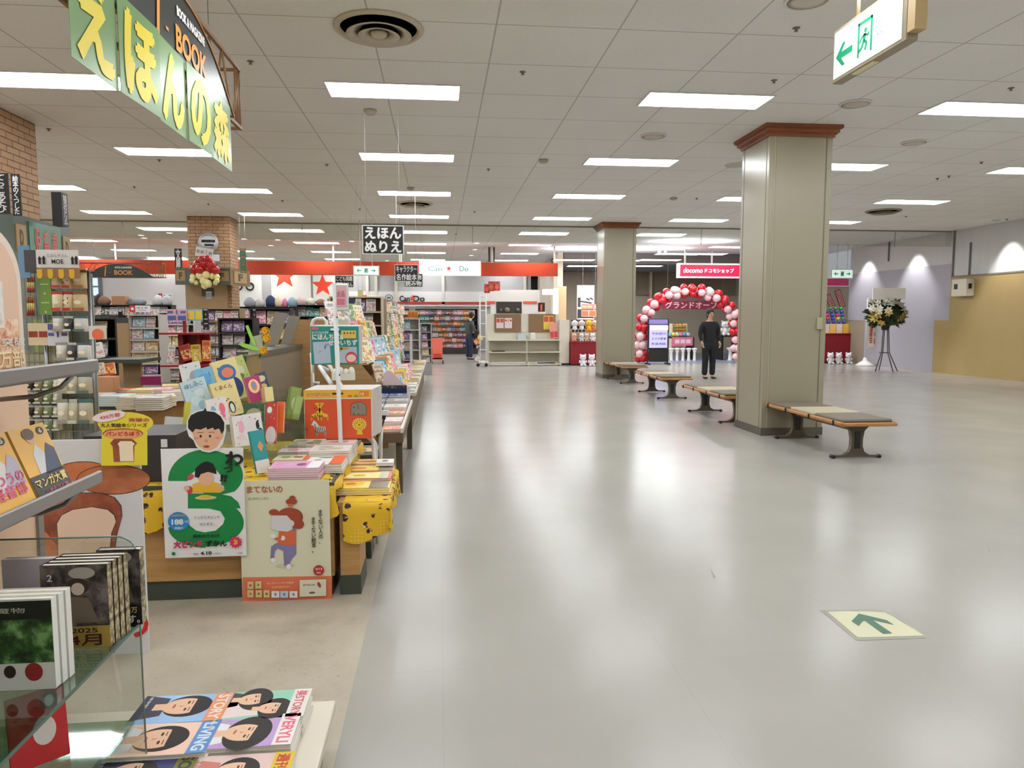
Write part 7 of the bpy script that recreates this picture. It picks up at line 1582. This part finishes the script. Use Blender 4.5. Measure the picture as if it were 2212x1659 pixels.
a, b = p(1147, 734), p(1158, 719); o = MB().b2((a.x, YS + .1, zs[2]), (b.x, YS + .22, b.z), WHITE, bev=.02).build('dispenser_box'); tag(o, 'small white box on the middle of the empty shelving', 'box')
a, b = p(1120, 734), p(1137, 720); o = MB().b2((a.x, YS + .1, zs[2] + .001), (b.x, YS + .3, b.z), M((190, 204, 206), .3)).build('plastic_box'); tag(o, 'pale blue plastic box on the empty shelving', 'box')
for (x0, x1, l_, c) in ((1063, 1091, 'thin dark folded mat on the middle shelf at left', (50, 44, 40)),):
    o = MB().b2((p(x0, 760).x, YS + .05, zs[1]), (p(x1, 760).x, YS + .25, zs[1] + .03), M(c, .7)).build('folded_mat'); tag(o, l_, 'mat')
for (x0, x1, l_, c) in ((1163, 1186, 'flat blue-grey packet on the bottom shelf at right', (84, 84, 120)), (1188, 1200, 'small brown packet on the bottom shelf at right', (100, 60, 40))):
    o = MB().b2((p(x0, 760).x, YS + .0, zs[0]), (p(x1, 760).x, YS + .2, zs[0] + .035), M(c, .7)).build('flat_packet'); tag(o, l_, 'packet')
# booth wall behind, lit vanity panel, blocks
YW = 25.6
bw_ = thing('booth_wall', 'white booth partition with orange stripe and dark hatch behind the empty shelving', 'partition')
q_ = lambda x, y: at(x, y, Y=YW)
MB().b2((q_(1060, 700).x, YW, 0), (q_(1166, 700).x, YW + .1, q_(1100, 626).z), M((216, 212, 206), .6)).build('panel', bw_)
for x0, x1 in ((1050, 1070), (1130, 1160)): MB().b2((q_(x0, 650).x, YW - .02, q_(1, 654).z), (q_(x1, 650).x, YW, q_(1, 648).z), M((206, 84, 50), .5)).build('stripe', bw_)
MB().b2((q_(1072, 650).x, YW - .02, q_(1, 676).z), (q_(1127, 650).x, YW, q_(1, 649).z), M((44, 38, 32), .6)).build('hatch', bw_)
for i, (x_, w_) in enumerate(((1095, 12), (1118, 8), (1082, 6))): MB().ball((q_(x_, 668).x, YW - .08, q_(1, 668).z), w_ / FPX * YW * .5, M((110, 100, 84), .7), n=10, sz=(1, .5, .9)).build('display_item', bw_)
vb = thing('light_box', 'bright white lit vanity frame behind the shelving', 'light box'); YV = 23.4; v_ = lambda x, y: at(x, y, Y=YV)
MB().b2((v_(1198, 650).x, YV, v_(1, 692).z), (v_(1206, 650).x, YV + .3, v_(1, 618).z), M((236, 244, 255), .4, 0, 1.6)).build('light_panel', vb)
MB().b2((v_(1174, 650).x, YV, v_(1, 632).z), (v_(1200, 650).x, YV + .3, v_(1, 620).z), M((236, 244, 255), .4, 0, 1.2)).build('light_panel', vb)
MB().b2((v_(1206, 650).x, YV - .03, v_(1, 692).z), (v_(1223, 650).x, YV + .35, v_(1, 613).z), M((226, 196, 150), .5)).build('cream_casing', vb)
MB().b2((v_(1209, 650).x, YV, 0), (v_(1220, 650).x, YV + .3, v_(1, 690).z), M((190, 180, 160), .5)).build('foot', vb)
MB().b2((v_(1164, 650).x, YV + .1, v_(1, 672).z), (v_(1178, 650).x, YV + .2, v_(1, 651).z), M((26, 24, 26), .5)).build('black_item', vb); MB().b2((v_(1168, 650).x, YV + .06, v_(1, 670).z), (v_(1172, 650).x, YV + .1, v_(1, 655).z), M((226, 80, 50), .5)).build('orange_item', vb)
MB().b2((v_(1162, 650).x, YV + .1, 0), (v_(1180, 650).x, YV + .2, v_(1, 672).z), WHITE).build('stand', vb)
a, b = at(1208, 790, Y=21.9), at(1230, 691, Y=21.9); wb_ = thing('end_block', 'white pillar block at the right end of the empty shelving', 'block'); MB().b2((a.x, 21.9, 0), (b.x, 22.5, b.z), M((216, 208, 192), .5)).build('body', wb_); MB().b2((a.x, 21.88, 0), (b.x, 21.9, .06), BLACK).build('foot', wb_)
for i, (x0, y0, x1, y1) in enumerate(((1046, 614, 1058, 633), (1055, 608, 1068, 629), (1068, 608, 1080, 628))):
    t = board_sign(('left', 'middle', 'right')[i] + ' orange-red hanging square marker above the checkout', x0, y1, x1, y0, 22.9 - i * .1, ['¥'], base=M((214, 66, 46), .5), ink=M((230, 130, 110), .5), bold=.04, wz=3.2)
for i, x_ in enumerate((1057, 1067)):
    a = at(x_, 600, Y=22.9); o = MB().b2((a.x - .03, 22.88, 3.2), (a.x + .03, 22.94, ZC), DGREY).build('hanging_rod'); tag(o, ('left' if i == 0 else 'right') + ' dark rod hanging above the orange-red markers', 'rod')
# cart, wire frame, trolley
ct = thing('shopping_cart', 'coral plastic cart standing beside the shelves near the goods wall', 'cart'); c = at(945, 786, Z=0); CO = M((226, 108, 92), .5); k_ = c.y / FPX
zc0, zc1 = at(945, 776, Y=c.y).z, at(945, 730, Y=c.y).z; hw = 12 * k_
MB().poly([(-hw * .85, zc0), (hw * .85, zc0), (hw, zc1), (-hw, zc1)], CO, frame((c.x, c.y, 0)), .03).build('body', ct); MB().b2((c.x - hw * .85, c.y, zc0), (c.x + hw * .85, c.y + .35, zc0 + .04), CO).build('floor', ct)
MB().b2((c.x - hw * .7, c.y - .035, zc0 + .05), (c.x + hw * .7, c.y - .03, zc0 + .18), M((190, 60, 44), .5)).build('recess', ct)
for sx_ in (-1, 1):
    MB().b2((c.x + sx_ * hw * .8 - .02, c.y + .02, zc0), (c.x + sx_ * hw * .8 + .02, c.y + .33, zc1 * .8), CO).build('side', ct)
    for dy in (.0, .32): MB().tube([(c.x + sx_ * hw - .02, c.y + dy, .05), (c.x + sx_ * hw + .02, c.y + dy, .05)], .05, BLACK, n=12).tube([(c.x + sx_ * hw, c.y + dy, .05), (c.x + sx_ * hw * .85, c.y + dy, zc0)], .012, STEEL, n=6).build('wheel', ct)
wf = thing('wire_stand', 'white wire rack on castors left of the empty shelving', 'rack'); YQ = 21.45
for x_ in (1037, 1050): MB().tube([(at(x_, 700, Y=YQ).x, YQ, .05), (at(x_, 700, Y=YQ).x, YQ, at(x_, 637, Y=YQ).z)], .02, WHITE).build('post', wf)
for y_ in (637, 670, 700, 730, 760): z_ = at(1, y_, Y=YQ).z; MB().tube([(at(1037, 700, Y=YQ).x, YQ, z_), (at(1050, 700, Y=YQ).x, YQ, z_)], .015, WHITE).build('bar', wf)
MB().b2((at(1035, 700, Y=YQ).x, YQ - .1, .12), (at(1053, 700, Y=YQ).x, YQ + .3, .16), WHITE).build('deck', wf)
for x_ in (1032, 1050): MB().tube([(at(x_, 700, Y=YQ).x, YQ - .03, .05), (at(x_, 700, Y=YQ).x, YQ + .03, .05)], .05, BLACK, n=10).build('castor', wf)
for i, (x_, y_, c_) in enumerate(((1032, 770, 'white'), (1034, 756, 'black'), (1030, 744, 'orange'), (1037, 758, 'yellow'))): o = lump('small %s bagged item at the foot of the shelves behind the shopper' % c_, x_, y_, 12, 14, 23.5, c_, 'bagged_item', .0 if i == 0 else (.3 + .14 * i))
# ================================================================ PHONE SHOP
def plush(label, px, pyb, h, Y, col, ear=None, face=(236, 232, 226), z=None, fig='toy', snout=True):
    """sitting soft toy: body, head, ears, arms, feet"""
    a = at(px, pyb, Y=Y); z_ = a.z if z is None else z; s_ = h / FPX * Y / 2.0; t = thing('soft_toy', label, 'soft toy', TR(a.x, Y, z_)); m_ = M(col, .9); e_ = M(ear or col, .9)
    MB().ball((0, 0, .55 * s_), .5 * s_, m_, None, 12, (.9, .8, 1.1)).build('body', t)
    MB().ball((0, -.05 * s_, 1.4 * s_), .5 * s_, M(face, .9) if face else m_, None, 14, (1.05, .9, .95)).build('head', t)
    for q in (-1, 1):
        MB().ball((q * .38 * s_, 0, 1.82 * s_), .16 * s_, e_, None, 8).build('ear', t); MB().ball((q * .5 * s_, -.1 * s_, .75 * s_), .17 * s_, e_, None, 8, (1, 1, 1.6)).build('arm', t); MB().ball((q * .32 * s_, -.4 * s_, .18 * s_), .2 * s_, e_, None, 8, (1, 1.3, 1)).build('foot', t)
        MB().ball((q * .18 * s_, -.47 * s_, 1.46 * s_), .07 * s_, BLACK, None, 8).build('eye', t)
    return t
YT_ = 21.7
def redtable(label, x0, x1, ytop, Y):
    a, b = at(x0, 788, Y=Y), at(x1, ytop, Y=Y); t = thing('red_table', label, 'table'); MB().b2((a.x, Y, .04), (b.x, Y + .6, b.z - .02), M((128, 8, 22), .7)).build('cloth_skirt', t); MB().b2((a.x - .02, Y - .02, b.z - .02), (b.x + .02, Y + .62, b.z), M((140, 12, 26), .7)).build('top', t); MB().b2((a.x + .02, Y + .02, 0), (b.x - .02, Y + .58, .04), BLACK).build('foot', t); return b.z
zt_ = redtable('dark red covered table with soft toys left of the far pillar', 1233, 1290, 738, YT_)
o = MB().b2((at(1233, 700, Y=22.1).x, 22.0, zt_), (at(1290, 700, Y=22.1).x, 22.28, at(1, 719, Y=22.1).z), M((176, 150, 120), .6)).build('display_step'); tag(o, 'beige step behind the front soft toys on the red table', 'step')
zs_ = at(1, 719, Y=22.1).z
for i, (px, c_, e_, f_, l_) in enumerate(((1241, (226, 224, 220), (24, 22, 24), (232, 230, 226), 'black and white panda toy, left of the upper row'), (1256, (226, 224, 220), (24, 22, 24), (232, 200, 196), 'black and white toy with red top, second in the upper row'), (1272, (236, 176, 30), (226, 120, 40), (240, 190, 40), 'bright yellow toy in the upper row'), (1284, (206, 130, 90), (180, 100, 70), (222, 190, 170), 'reddish brown toy by the pillar in the upper row'))):
    plush(l_ + ' on the red table', px, 719, 27, 22.1, c_, e_, f_, zs_)
for i, (px, c_, f_, l_) in enumerate(((1240, (226, 150, 140), (226, 180, 160), 'pink toy at the left'), (1256, (200, 204, 210), (216, 216, 220), 'silver-grey toy second'), (1267, (196, 176, 160), (206, 196, 186), 'grey-brown toy third'), (1280, (232, 228, 226), (240, 238, 236), 'white toy at the right'))):
    plush(l_ + ' of the front row on the red table', px, 738, 19, YT_ + .15, c_, c_, f_, zt_)
for i, (px, l_) in enumerate(((1259, 'left white soft toy sitting on the floor before the left red table'), (1278, 'right white soft toy sitting on the floor before the left red table'))): plush(l_, px, 789, 27, YT_ - .35, (226, 226, 228), (222, 222, 226), (230, 230, 232), .0)
board_sign('white flag banner with large black characters behind the soft toys', 1246, 690, 1284, 616, 24.5, ['', 'ド', 'ー'], base=M((226, 218, 212), .6), bold=.03, ink=DGREY, wire=True, wz=3.6)
board_sign('pink and yellow card above the soft toys by the far pillar', 1256, 668, 1288, 657, 23.8, ['ーー・'], base=M((214, 130, 130), .6), ink=M((236, 200, 120), .6), wire=True, wz=3.6)
board_sign('cream card with orange letters above the soft toys', 1256, 684, 1288, 670, 23.6, ['ーー'], base=M((226, 206, 176), .6), ink=M((214, 120, 80), .6), wire=True, wz=3.6)
# balloon arch
ar = thing('balloon_arch', 'red and pale pink balloon arch at the phone shop entrance', 'balloon arch'); YA = 22.35
path = [at(x, y, Y=YA) for x, y in ((1387, 782), (1385, 750), (1386, 715), (1392, 690), (1406, 665), (1426, 645), (1452, 634), (1484, 628), (1516, 630), (1546, 640), (1568, 657), (1584, 680), (1592, 710), (1595, 745), (1596, 782))]
def resample(P, d):
    out = [P[0].copy()]; acc = 0
    for a, b in zip(P, P[1:]):
        L = (b - a).length; s_ = d - acc
        while s_ <= L: out.append(a.lerp(b, s_ / L)); s_ += d
        acc = (acc + L) % d
    return out
st_ = resample(path, .272)[:25]
RBL = M((190, 20, 34), .25); PBL = M((232, 190, 196), .3)
brm, bpm = MB().ball((0, 0, 0), .125, RBL, None, 16).mesh('balloon_red'), MB().ball((0, 0, 0), .125, PBL, None, 16).mesh('balloon_pink')
for i, p_ in enumerate(st_[:25]):
    tan = (st_[min(i + 1, len(st_) - 1)] - st_[max(i - 1, 0)]).normalized(); u = tan.cross(Vector((0, 1, 0))).normalized()
    for k in range(4):
        a = math.pi / 2 * k + i * .7; o = bpy.data.objects.new('balloon', brm if ((i + (1 if k % 2 else 0)) // 2) % 2 == 0 else bpm); COL.objects.link(o); adopt(o, ar)
        o.location = p_ + (u * math.cos(a) + Vector((0, 1, 0)) * math.sin(a)) * .125 + Vector((0, 0, .12 if i == 0 else .0)); o.scale = (rnd.uniform(.9, 1.08),) * 3
        if o.location.z < .12: o.location.z = .12
MB().tube([p_ for p_ in path], .012, WHITE, n=6).build('frame_tube', ar)
# phone shop sign
ds = thing('lit_sign', 'lit crimson hanging sign with white lettering over the phone shop', 'sign'); YD = 22.9
a, b = at(1465, 600, Y=YD), at(1672, 570, Y=YD); PKS = M((206, 22, 58), .4, 0, .9)
MB().b2((a.x, YD, a.z), (b.x, YD + .2, b.z), M((236, 206, 206), .4, 0, .5)).build('casing', ds)
MB().b2((a.x + .06, YD - .01, a.z + .05), (b.x - .06, YD, b.z - .05), PKS).build('light_panel', ds)
F = frame((a.x, YD - .014, a.z)); h_ = b.z - a.z; k_ = YD / FPX; LW = M((255, 240, 246), .4, 0, 1.5)
MB().text('docomo', (1498 - 1465) * k_, h_ * .52, 44 * k_, 11 * k_, LW, F, 0, .012, shear=.2).text('ドコモショップ', (1558 - 1465) * k_, h_ * .5, 66 * k_, 9 * k_, LW, F, 0, .02).build('lettering', ds)
for x_ in (1482, 1540, 1640): MB().tube([(at(x_, 560, Y=YD).x, YD + .1, b.z), (at(x_, 560, Y=YD).x, YD + .1, ZC)], .03, OFFW).build('hanger_rod', ds)
for i, x_ in enumerate((1424, 1437)):
    c = at(x_, 545, Y=23.2); o = MB().tube([(c.x, 23.2, c.z - .08), (c.x, 23.2, c.z + .08)], .05, OFFW, n=12).tube([(c.x, 23.2, c.z + .08), (c.x, 23.2, ZC)], .01, OFFW, n=6).build('spotlight'); tag(o, ('left' if i == 0 else 'right') + ' white tube spotlight hanging left of the crimson sign', 'spotlight')
board_sign('dark red banner with pale characters inside the balloon arch', 1430, 668, 1572, 650, 23.6, ['グランドオープン'], base=M((110, 24, 44), .6), ink=M((216, 170, 180), .6), bold=.03, wz=3.3)
# digital board
dg_ = thing('digital_board', 'black standing display board with lavender screen under the arch', 'display board'); YD2 = 21.9; d_ = lambda x, y: at(x, y, Y=YD2)
MB().b2((d_(1400, 700).x, YD2, d_(1, 760).z), (d_(1445, 700).x, YD2 + .08, d_(1, 687).z), BLACK, bev=.02).build('frame', dg_)
MB().b2((d_(1403, 700).x, YD2 - .012, d_(1, 757).z), (d_(1442, 700).x, YD2, d_(1, 703).z), M((172, 168, 226), .3, 0, .7)).build('screen', dg_)
mb = MB(); F = frame((d_(1403, 757).x, YD2 - .014, d_(1, 757).z)); sw, sh_ = d_(1442, 700).x - d_(1403, 700).x, d_(1, 703).z - d_(1, 757).z
mb.rect(0, sh_ * .78, sw, sh_ * .96, M((226, 226, 240), .3, 0, .9), F, 0)
for i, s_ in enumerate(('予約受付', 'スマホ教室', '料金相談')): mb.text(s_, sw * .5, sh_ * (.62 - i * .22), sw * .8, sh_ * .1, M((90, 70, 130), .4), F, .001, .02)
mb.build('screen_text', dg_); MB().b2((d_(1402, 700).x, YD2 - .01, d_(1, 701).z), (d_(1442, 700).x, YD2, d_(1, 690).z), M((120, 110, 170), .3, 0, .5)).build('header', dg_)
MB().b2((d_(1404, 700).x, YD2 + .02, .08), (d_(1442, 700).x, YD2 + .06, d_(1, 760).z), BLACK).build('lower_panel', dg_)
for x_ in (1401, 1444): MB().b2((d_(x_, 700).x - .02, YD2 - .2, 0), (d_(x_, 700).x + .02, YD2 + .3, .05), BLACK).b2((d_(x_, 700).x - .02, YD2 + .02, 0), (d_(x_, 700).x + .02, YD2 + .06, d_(1, 760).z), BLACK).build('foot', dg_)
# prize table, stools, shelf
tb = thing('prize_table', 'black table with pink cloth and small coloured prizes inside the arch', 'table'); YP2 = 24.2; e_ = lambda x, y: at(x, y, Y=YP2); zt_ = e_(1, 732).z
MB().b2((e_(1442, 700).x, YP2, zt_ - .04), (e_(1500, 700).x, YP2 + .7, zt_), BLACK).build('top', tb); MB().b2((e_(1452, 700).x, YP2 - .02, e_(1, 752).z), (e_(1497, 700).x, YP2, zt_), M((206, 110, 136), .7)).build('pink_cloth', tb)
MB().text('ーーー', (e_(1452, 740).x + e_(1497, 740).x) / 2, e_(1, 742).z, .55, .14, M((232, 200, 206), .6), frame((0, YP2 - .022, 0)), 0, .03).build('cloth_print', tb)
for x_ in (1443, 1499): MB().b2((e_(x_, 700).x - .03, YP2, 0), (e_(x_, 700).x + .03, YP2 + .7, zt_ - .04), BLACK).build('leg', tb)
PC_ = [(120, 190, 210), (226, 214, 60), (200, 216, 190), (216, 120, 140), (90, 150, 206), (190, 206, 220)]
PCN = ['pale blue', 'yellow', 'pale green', 'pink', 'blue', 'grey-blue']
for i in range(6):
    c = e_(1449 + i * 8, 728); o = MB().ball((0, 0, .08), .09, M(PC_[i], .5), None, 10, (1, .8, .9)).build('prize'); o.location = (c.x, YP2 + .12, zt_); tag(o, '%s small prize on the black prize table' % PCN[i], 'prize')
for i in range(5):
    c = at(1450 + i * 12.5, 770, Y=23.5); t = thing('stool', 'white round stool under the prize table, %s from the left' % ORD[i], 'stool', TR(c.x, 23.5, 0)); MB().lathe([(.07, .38), (.085, .4), (.085, .44), (.0005, .45)], WHITE, n=14).build('seat', t); MB().lathe([(.08, 0), (.05, .06), (.04, .3), (.07, .38)], WHITE, n=12).build('pedestal', t)
sf = thing('snack_shelf', 'pale shelf of yellow snack bags behind the prize table', 'shelf'); YF2 = 25.2; f_ = lambda x, y: at(x, y, Y=YF2)
for k, y_ in enumerate((706, 713, 720, 727)):
    z_ = f_(1, y_).z; MB().b2((f_(1453, 700).x, YF2, z_ - .02), (f_(1484, 700).x, YF2 + .3, z_), M((220, 204, 170), .5)).build('shelf', sf)
    for i in range(4): o = MB().ball((0, 0, 0), .07, M((226, 176, 50), .4), None, 8, (1, .5, .6)).build('snack_bag'); o.location = (f_(1457 + i * 7.5, 700).x, YF2 + .08, z_ + .045); tag(o, 'yellow snack bag, %s from left on the %s tier of the snack shelf' % (ORD[i], ORD[k]), 'snack bag', 'yellow snack bags in the phone shop')
for x_ in (1453, 1484): MB().b2((f_(x_, 700).x - .02, YF2, 0), (f_(x_, 700).x + .02, YF2 + .3, f_(1, 700).z), M((220, 204, 170), .5)).build('side', sf)
t = thing('service_desk', 'black desk right of the person under the balloon arch', 'desk'); YK = 24.0; kx = lambda x: at(x, 700, Y=YK).x; MB().b2((kx(1560), YK, at(1, 728, Y=YK).z - .05), (kx(1640), YK + .7, at(1, 728, Y=YK).z), BLACK).build('top', t)
for x_ in (1562, 1600, 1636): MB().b2((kx(x_) - .03, YK, 0), (kx(x_) + .03, YK + .7, at(1, 728, Y=YK).z - .05), BLACK).build('leg', t)
for i in range(2):
    t = thing('stool', 'white stool under the black desk near the pillar, %s one' % ('left' if i == 0 else 'right'), 'stool', TR(kx(1572 + i * 14), YK - .3, 0)); MB().lathe([(.12, .4), (.14, .43), (.0005, .46)], WHITE, n=14).build('seat', t); MB().lathe([(.12, 0), (.07, .06), (.06, .34), (.12, .4)], WHITE, n=12).build('pedestal', t)
plush('large white soft toy on the black desk under the arch', 1566, 728, 34, 23.9, (232, 234, 230), (232, 234, 230), (236, 238, 234), at(1, 728, Y=24.0).z)
# ================================================================ RIGHT OF THE NEAR PILLAR
YN = 22.0
z_ = redtable('dark red covered table with cups right of the near pillar', 1770, 1841, 720, YN)
CUPC = [((50, 70, 170), 'blue'), ((206, 40, 80), 'crimson'), ((60, 150, 70), 'green'), ((222, 190, 50), 'yellow'), ((50, 80, 170), 'blue'), ((206, 50, 90), 'pink')]
bxw = 9.2
zb_ = at(1, 701, Y=YN).z
for i, (c_, l_) in enumerate((((222, 206, 190), 'white'), ((232, 190, 90), 'yellow and white'), ((222, 206, 190), 'cream'), ((226, 180, 60), 'yellow'))):
    a, b = at(1782 + i * 14, 720, Y=YN), at(1795 + i * 14, 720, Y=YN); o = MB().b2((a.x, YN + .1, z_), (b.x, YN + .4, zb_), M(c_, .6)).build('gift_box'); tag(o, l_ + ' gift box under the cup pyramid, %s from the left' % ORD[i], 'box')
for r_ in range(5):
    zc_r = zb_ + r_ * .11; n = 5 - r_ // 2 if r_ < 4 else 3
    for i in range(n):
        c_, l_ = CUPC[(r_ * 2 + (i if r_ in (1, 2) else 0)) % 6]; c = at(1830 - i * 11 - r_ * 2, 700, Y=YN)
        o = MB().lathe([(.045, 0), (.065, .1), (.06, .1), (.0005, .1)], M(c_, .5), n=12).build('paper_cup'); o.location = (c.x, YN + .2, zc_r); tag(o, '%s cup, %s from right, %s layer of the cup pyramid' % (l_, ORD[i], ORD[r_]), 'cup', 'cup pyramid on the right red table')
for i, px in enumerate((1793, 1811, 1832)): plush(('left', 'middle', 'right')[i] + ' white soft toy on the floor before the right red table', px, 789, 27, YN - .35, (230, 230, 232), (222, 222, 226), (234, 234, 236), .0)
board_sign('pink plain sign under the small exit sign right of the near pillar', 1780, 617, 1834, 602, 22.9, [' '], base=M((222, 60, 120), .5), wire=True, wz=ZC)
board_sign('beige poster wall with tilted lettering right of the near pillar', 1770, 700, 1872, 619, 23.3, [' '], base=M((176, 160, 140), .6), wire=False)
for i, (px, py) in enumerate(((1815, 645), (1795, 654))):
    c = at(px, py, Y=23.27); F = frame(c) @ Matrix.Rotation(R(-68 + 6 * i), 4, 'Z'); t = thing('wall_poster', 'tilted red framed lottery word poster, %s one' % ('right' if i == 0 else 'left'), 'poster')
    MB().poly([(-.3, -.1), (.3, -.1), (.3, .1), (-.3, .1)], M((176, 50, 60), .6), F, .005).build('frame', t); MB().rect(-.27, -.075, .27, .075, M((190, 166, 150), .6), F, .002).text('LOTO', 0, 0, .44, .1, M((176, 50, 60), .6), F, .004, .03).build('print', t)
# flag stand
fs = thing('flag_stand', 'white based flag stand with cream flag behind the flower stand', 'flag'); c = at(1868, 790, Z=0)
MB().lathe([(.26, 0), (.26, .03), (.16, .1), (.07, .16), (.05, .24), (.02, .25)], WHITE, TR(c.x, c.y, 0), 24).build('base', fs); zt_ = at(1, 640, Y=c.y).z
MB().tube([(c.x, c.y, .2), (c.x, c.y, zt_)], .014, WHITE).build('pole', fs)
a = at(1874, 750, Y=c.y - .02); b = at(1904, 645, Y=c.y - .02); MB().b2((a.x, c.y - .02, a.z), (b.x, c.y - .012, b.z), M((222, 208, 186), .7)).build('flag', fs); MB().tube([(c.x, c.y - .01, b.z), (b.x, c.y - .01, b.z)], .008, WHITE).tube([(c.x, c.y - .01, a.z), (a.x, c.y - .01, a.z)], .008, WHITE).build('arm', fs)
F = frame((a.x, c.y - .022, a.z)); w_, h_ = b.x - a.x, b.z - a.z; mb = MB(); mb.text('春の', w_ * .68, h_ * .36, w_ * .32, h_ * .3, DGREY, F, 0, .03, True); mb.text('相談会', w_ * .25, h_ * .3, w_ * .26, h_ * .44, M((200, 70, 60), .6), F, 0, .03, True); mb.ell(w_ * .78, h_ * .12, w_ * .28, h_ * .11, M((200, 30, 44), .6), F, .001); mb.build('flag_print', fs)
# flower stand
fw = thing('flower_stand', 'tall congratulation flower stand on black legs by the hoarding', 'flower stand'); YFl = 18.4; g = lambda x, y: at(x, y, Y=YFl); c = g(1913, 700)
top = Vector((c.x, YFl, g(1, 716).z))
for (x_, dy) in ((1886, -.1), (1912, -.35), (1936, -.05), (1916, .35)):
    ft = Vector((at(x_, 796, Y=YFl).x, YFl + dy, 0)); kn = top.lerp(ft, .0); MB().tube([top + Vector(((ft.x - top.x) * .25, dy * .2, 0)), Vector((top.x + (ft.x - top.x) * .35, YFl + dy * .35, g(1, 770).z)), ft + Vector((0, 0, .01))], .013, DGREY, n=6).build('leg', fw)
pts = [(top.x + .13 * math.cos(R(a)), YFl + .13 * math.sin(R(a)), g(1, 771).z) for a in range(0, 360, 30)]; MB().tube(pts, .009, DGREY, n=6, close=True).build('leg_ring', fw)
MB().lathe([(.09, 0), (.13, .2), (.11, .2), (.0005, .18)], BLACK, TR(top.x, YFl, top.z), 16).build('pot', fw)
nb_ = MB().b2((g(1881, 640).x, YFl - .1, g(1, 642).z), (g(1951, 640).x, YFl - .07, g(1, 614).z), M((236, 234, 228), .5)).build('name_board', fw)
cc_ = Vector((g(1913, 676).x, YFl, g(1, 676).z)); lm, wm_, ym_ = M((44, 58, 30), .7), M((226, 224, 206), .6), M((206, 176, 90), .6)
mbl, mbw, mby = MB(), MB(), MB()
for i in range(260):
    a, e = rnd.uniform(0, 6.283), rnd.uniform(-.9, 1.2); r_ = rnd.uniform(.35, .5); d = Vector((math.cos(a) * math.cos(e), math.sin(a) * math.cos(e) * .7, math.sin(e) * .8)); p_ = cc_ + d * r_; s_ = d.orthogonal().normalized() * rnd.uniform(.05, .08)
    mbl.add([p_ - d * .2, p_ + s_, p_ + d * .16, p_ - s_], [(0, 1, 2, 3)], lm)
mbl.ball(cc_ + Vector((0, 0, -.02)), .42, lm, n=12, sz=(1, .7, .8)); o = mbl.build('foliage', fw); o['kind'] = 'stuff'
for i in range(46):
    a, e = rnd.uniform(3.3, 6.1), rnd.uniform(-.7, 1.1); d = Vector((math.cos(a) * math.cos(e), math.sin(a) * math.cos(e) * .7, math.sin(e) * .75)); p_ = cc_ + d * .5; low = d.z < .05
    fb = MB(); n = 6
    for k in range(n):
        t_ = 2 * math.pi * k / n; u = d.orthogonal().normalized(); v = d.cross(u); q = (u * math.cos(t_) + v * math.sin(t_)); s2 = (v * math.cos(t_) - u * math.sin(t_)) * .022
        fb.add([p_, p_ + q * .07 - s2 * 1.6 + d * .03, p_ + q * .13 + d * .05, p_ + q * .07 + s2 * 1.6 + d * .03], [(0, 1, 2, 3)], ym_ if low else wm_)
    fb.ball(p_ + d * .01, .018, ym_, n=6); fb.build('flower_head', fw)
# hydrant box
hx = thing('wall_box', 'cream metal equipment box fixed on the tan hoarding', 'box'); a = at(2066, 641, X=XR - .04); y0_ = at(2094, 620, X=XR - .3).y; 
hz0, hz1 = at(2075, 640, X=XR - .2).z, at(2075, 603, X=XR - .2).z; yh0, yh1 = at(2092, 620, X=XR - .2).y, at(2060, 620, X=XR - .2).y
MB().b2((XR - .26, yh0, hz0), (XR - .04, yh1, hz1), M((214, 206, 188), .5), bev=.01).build('casing', hx); MB().b2((XR - .266, yh0 + .3, hz0 + .18), (XR - .258, yh0 + .42, hz1 - .12), BLACK).build('window', hx); MB().b2((XR - .2, yh0 - .006, hz0 + .18), (XR - .12, yh0, hz1 - .12), BLACK).build('slot', hx)
# wall-washing spotlights above the sheeting
for i, y_ in enumerate((21.2, 18.9, 15.6)):
    t = thing('wall_washer', ('farthest', 'middle', 'nearest')[i] + ' recessed lamp washing the white sheeting on the right', 'light', TR(XR - .45, y_, ZC))
    MB().lathe([(.07, -.003), (.09, 0), (.09, -.01), (.075, -.014), (.07, -.003)], WHITE, n=20).build('rim', t); MB().lathe([(.0005, -.002), (.07, -.002)], M((255, 252, 240), .4, 0, 8), n=20).build('lamp_glass', t)
    L = bpy.data.lights.new('spot', 'SPOT'); L.energy = 220; L.spot_size = R(75); L.spot_blend = .7; L.shadow_soft_size = .05; lo = bpy.data.objects.new('spot', L); COL.objects.link(lo); adopt(lo, t); lo.location = (0, 0, -.03); lo.rotation_euler = (0, R(-8), 0)
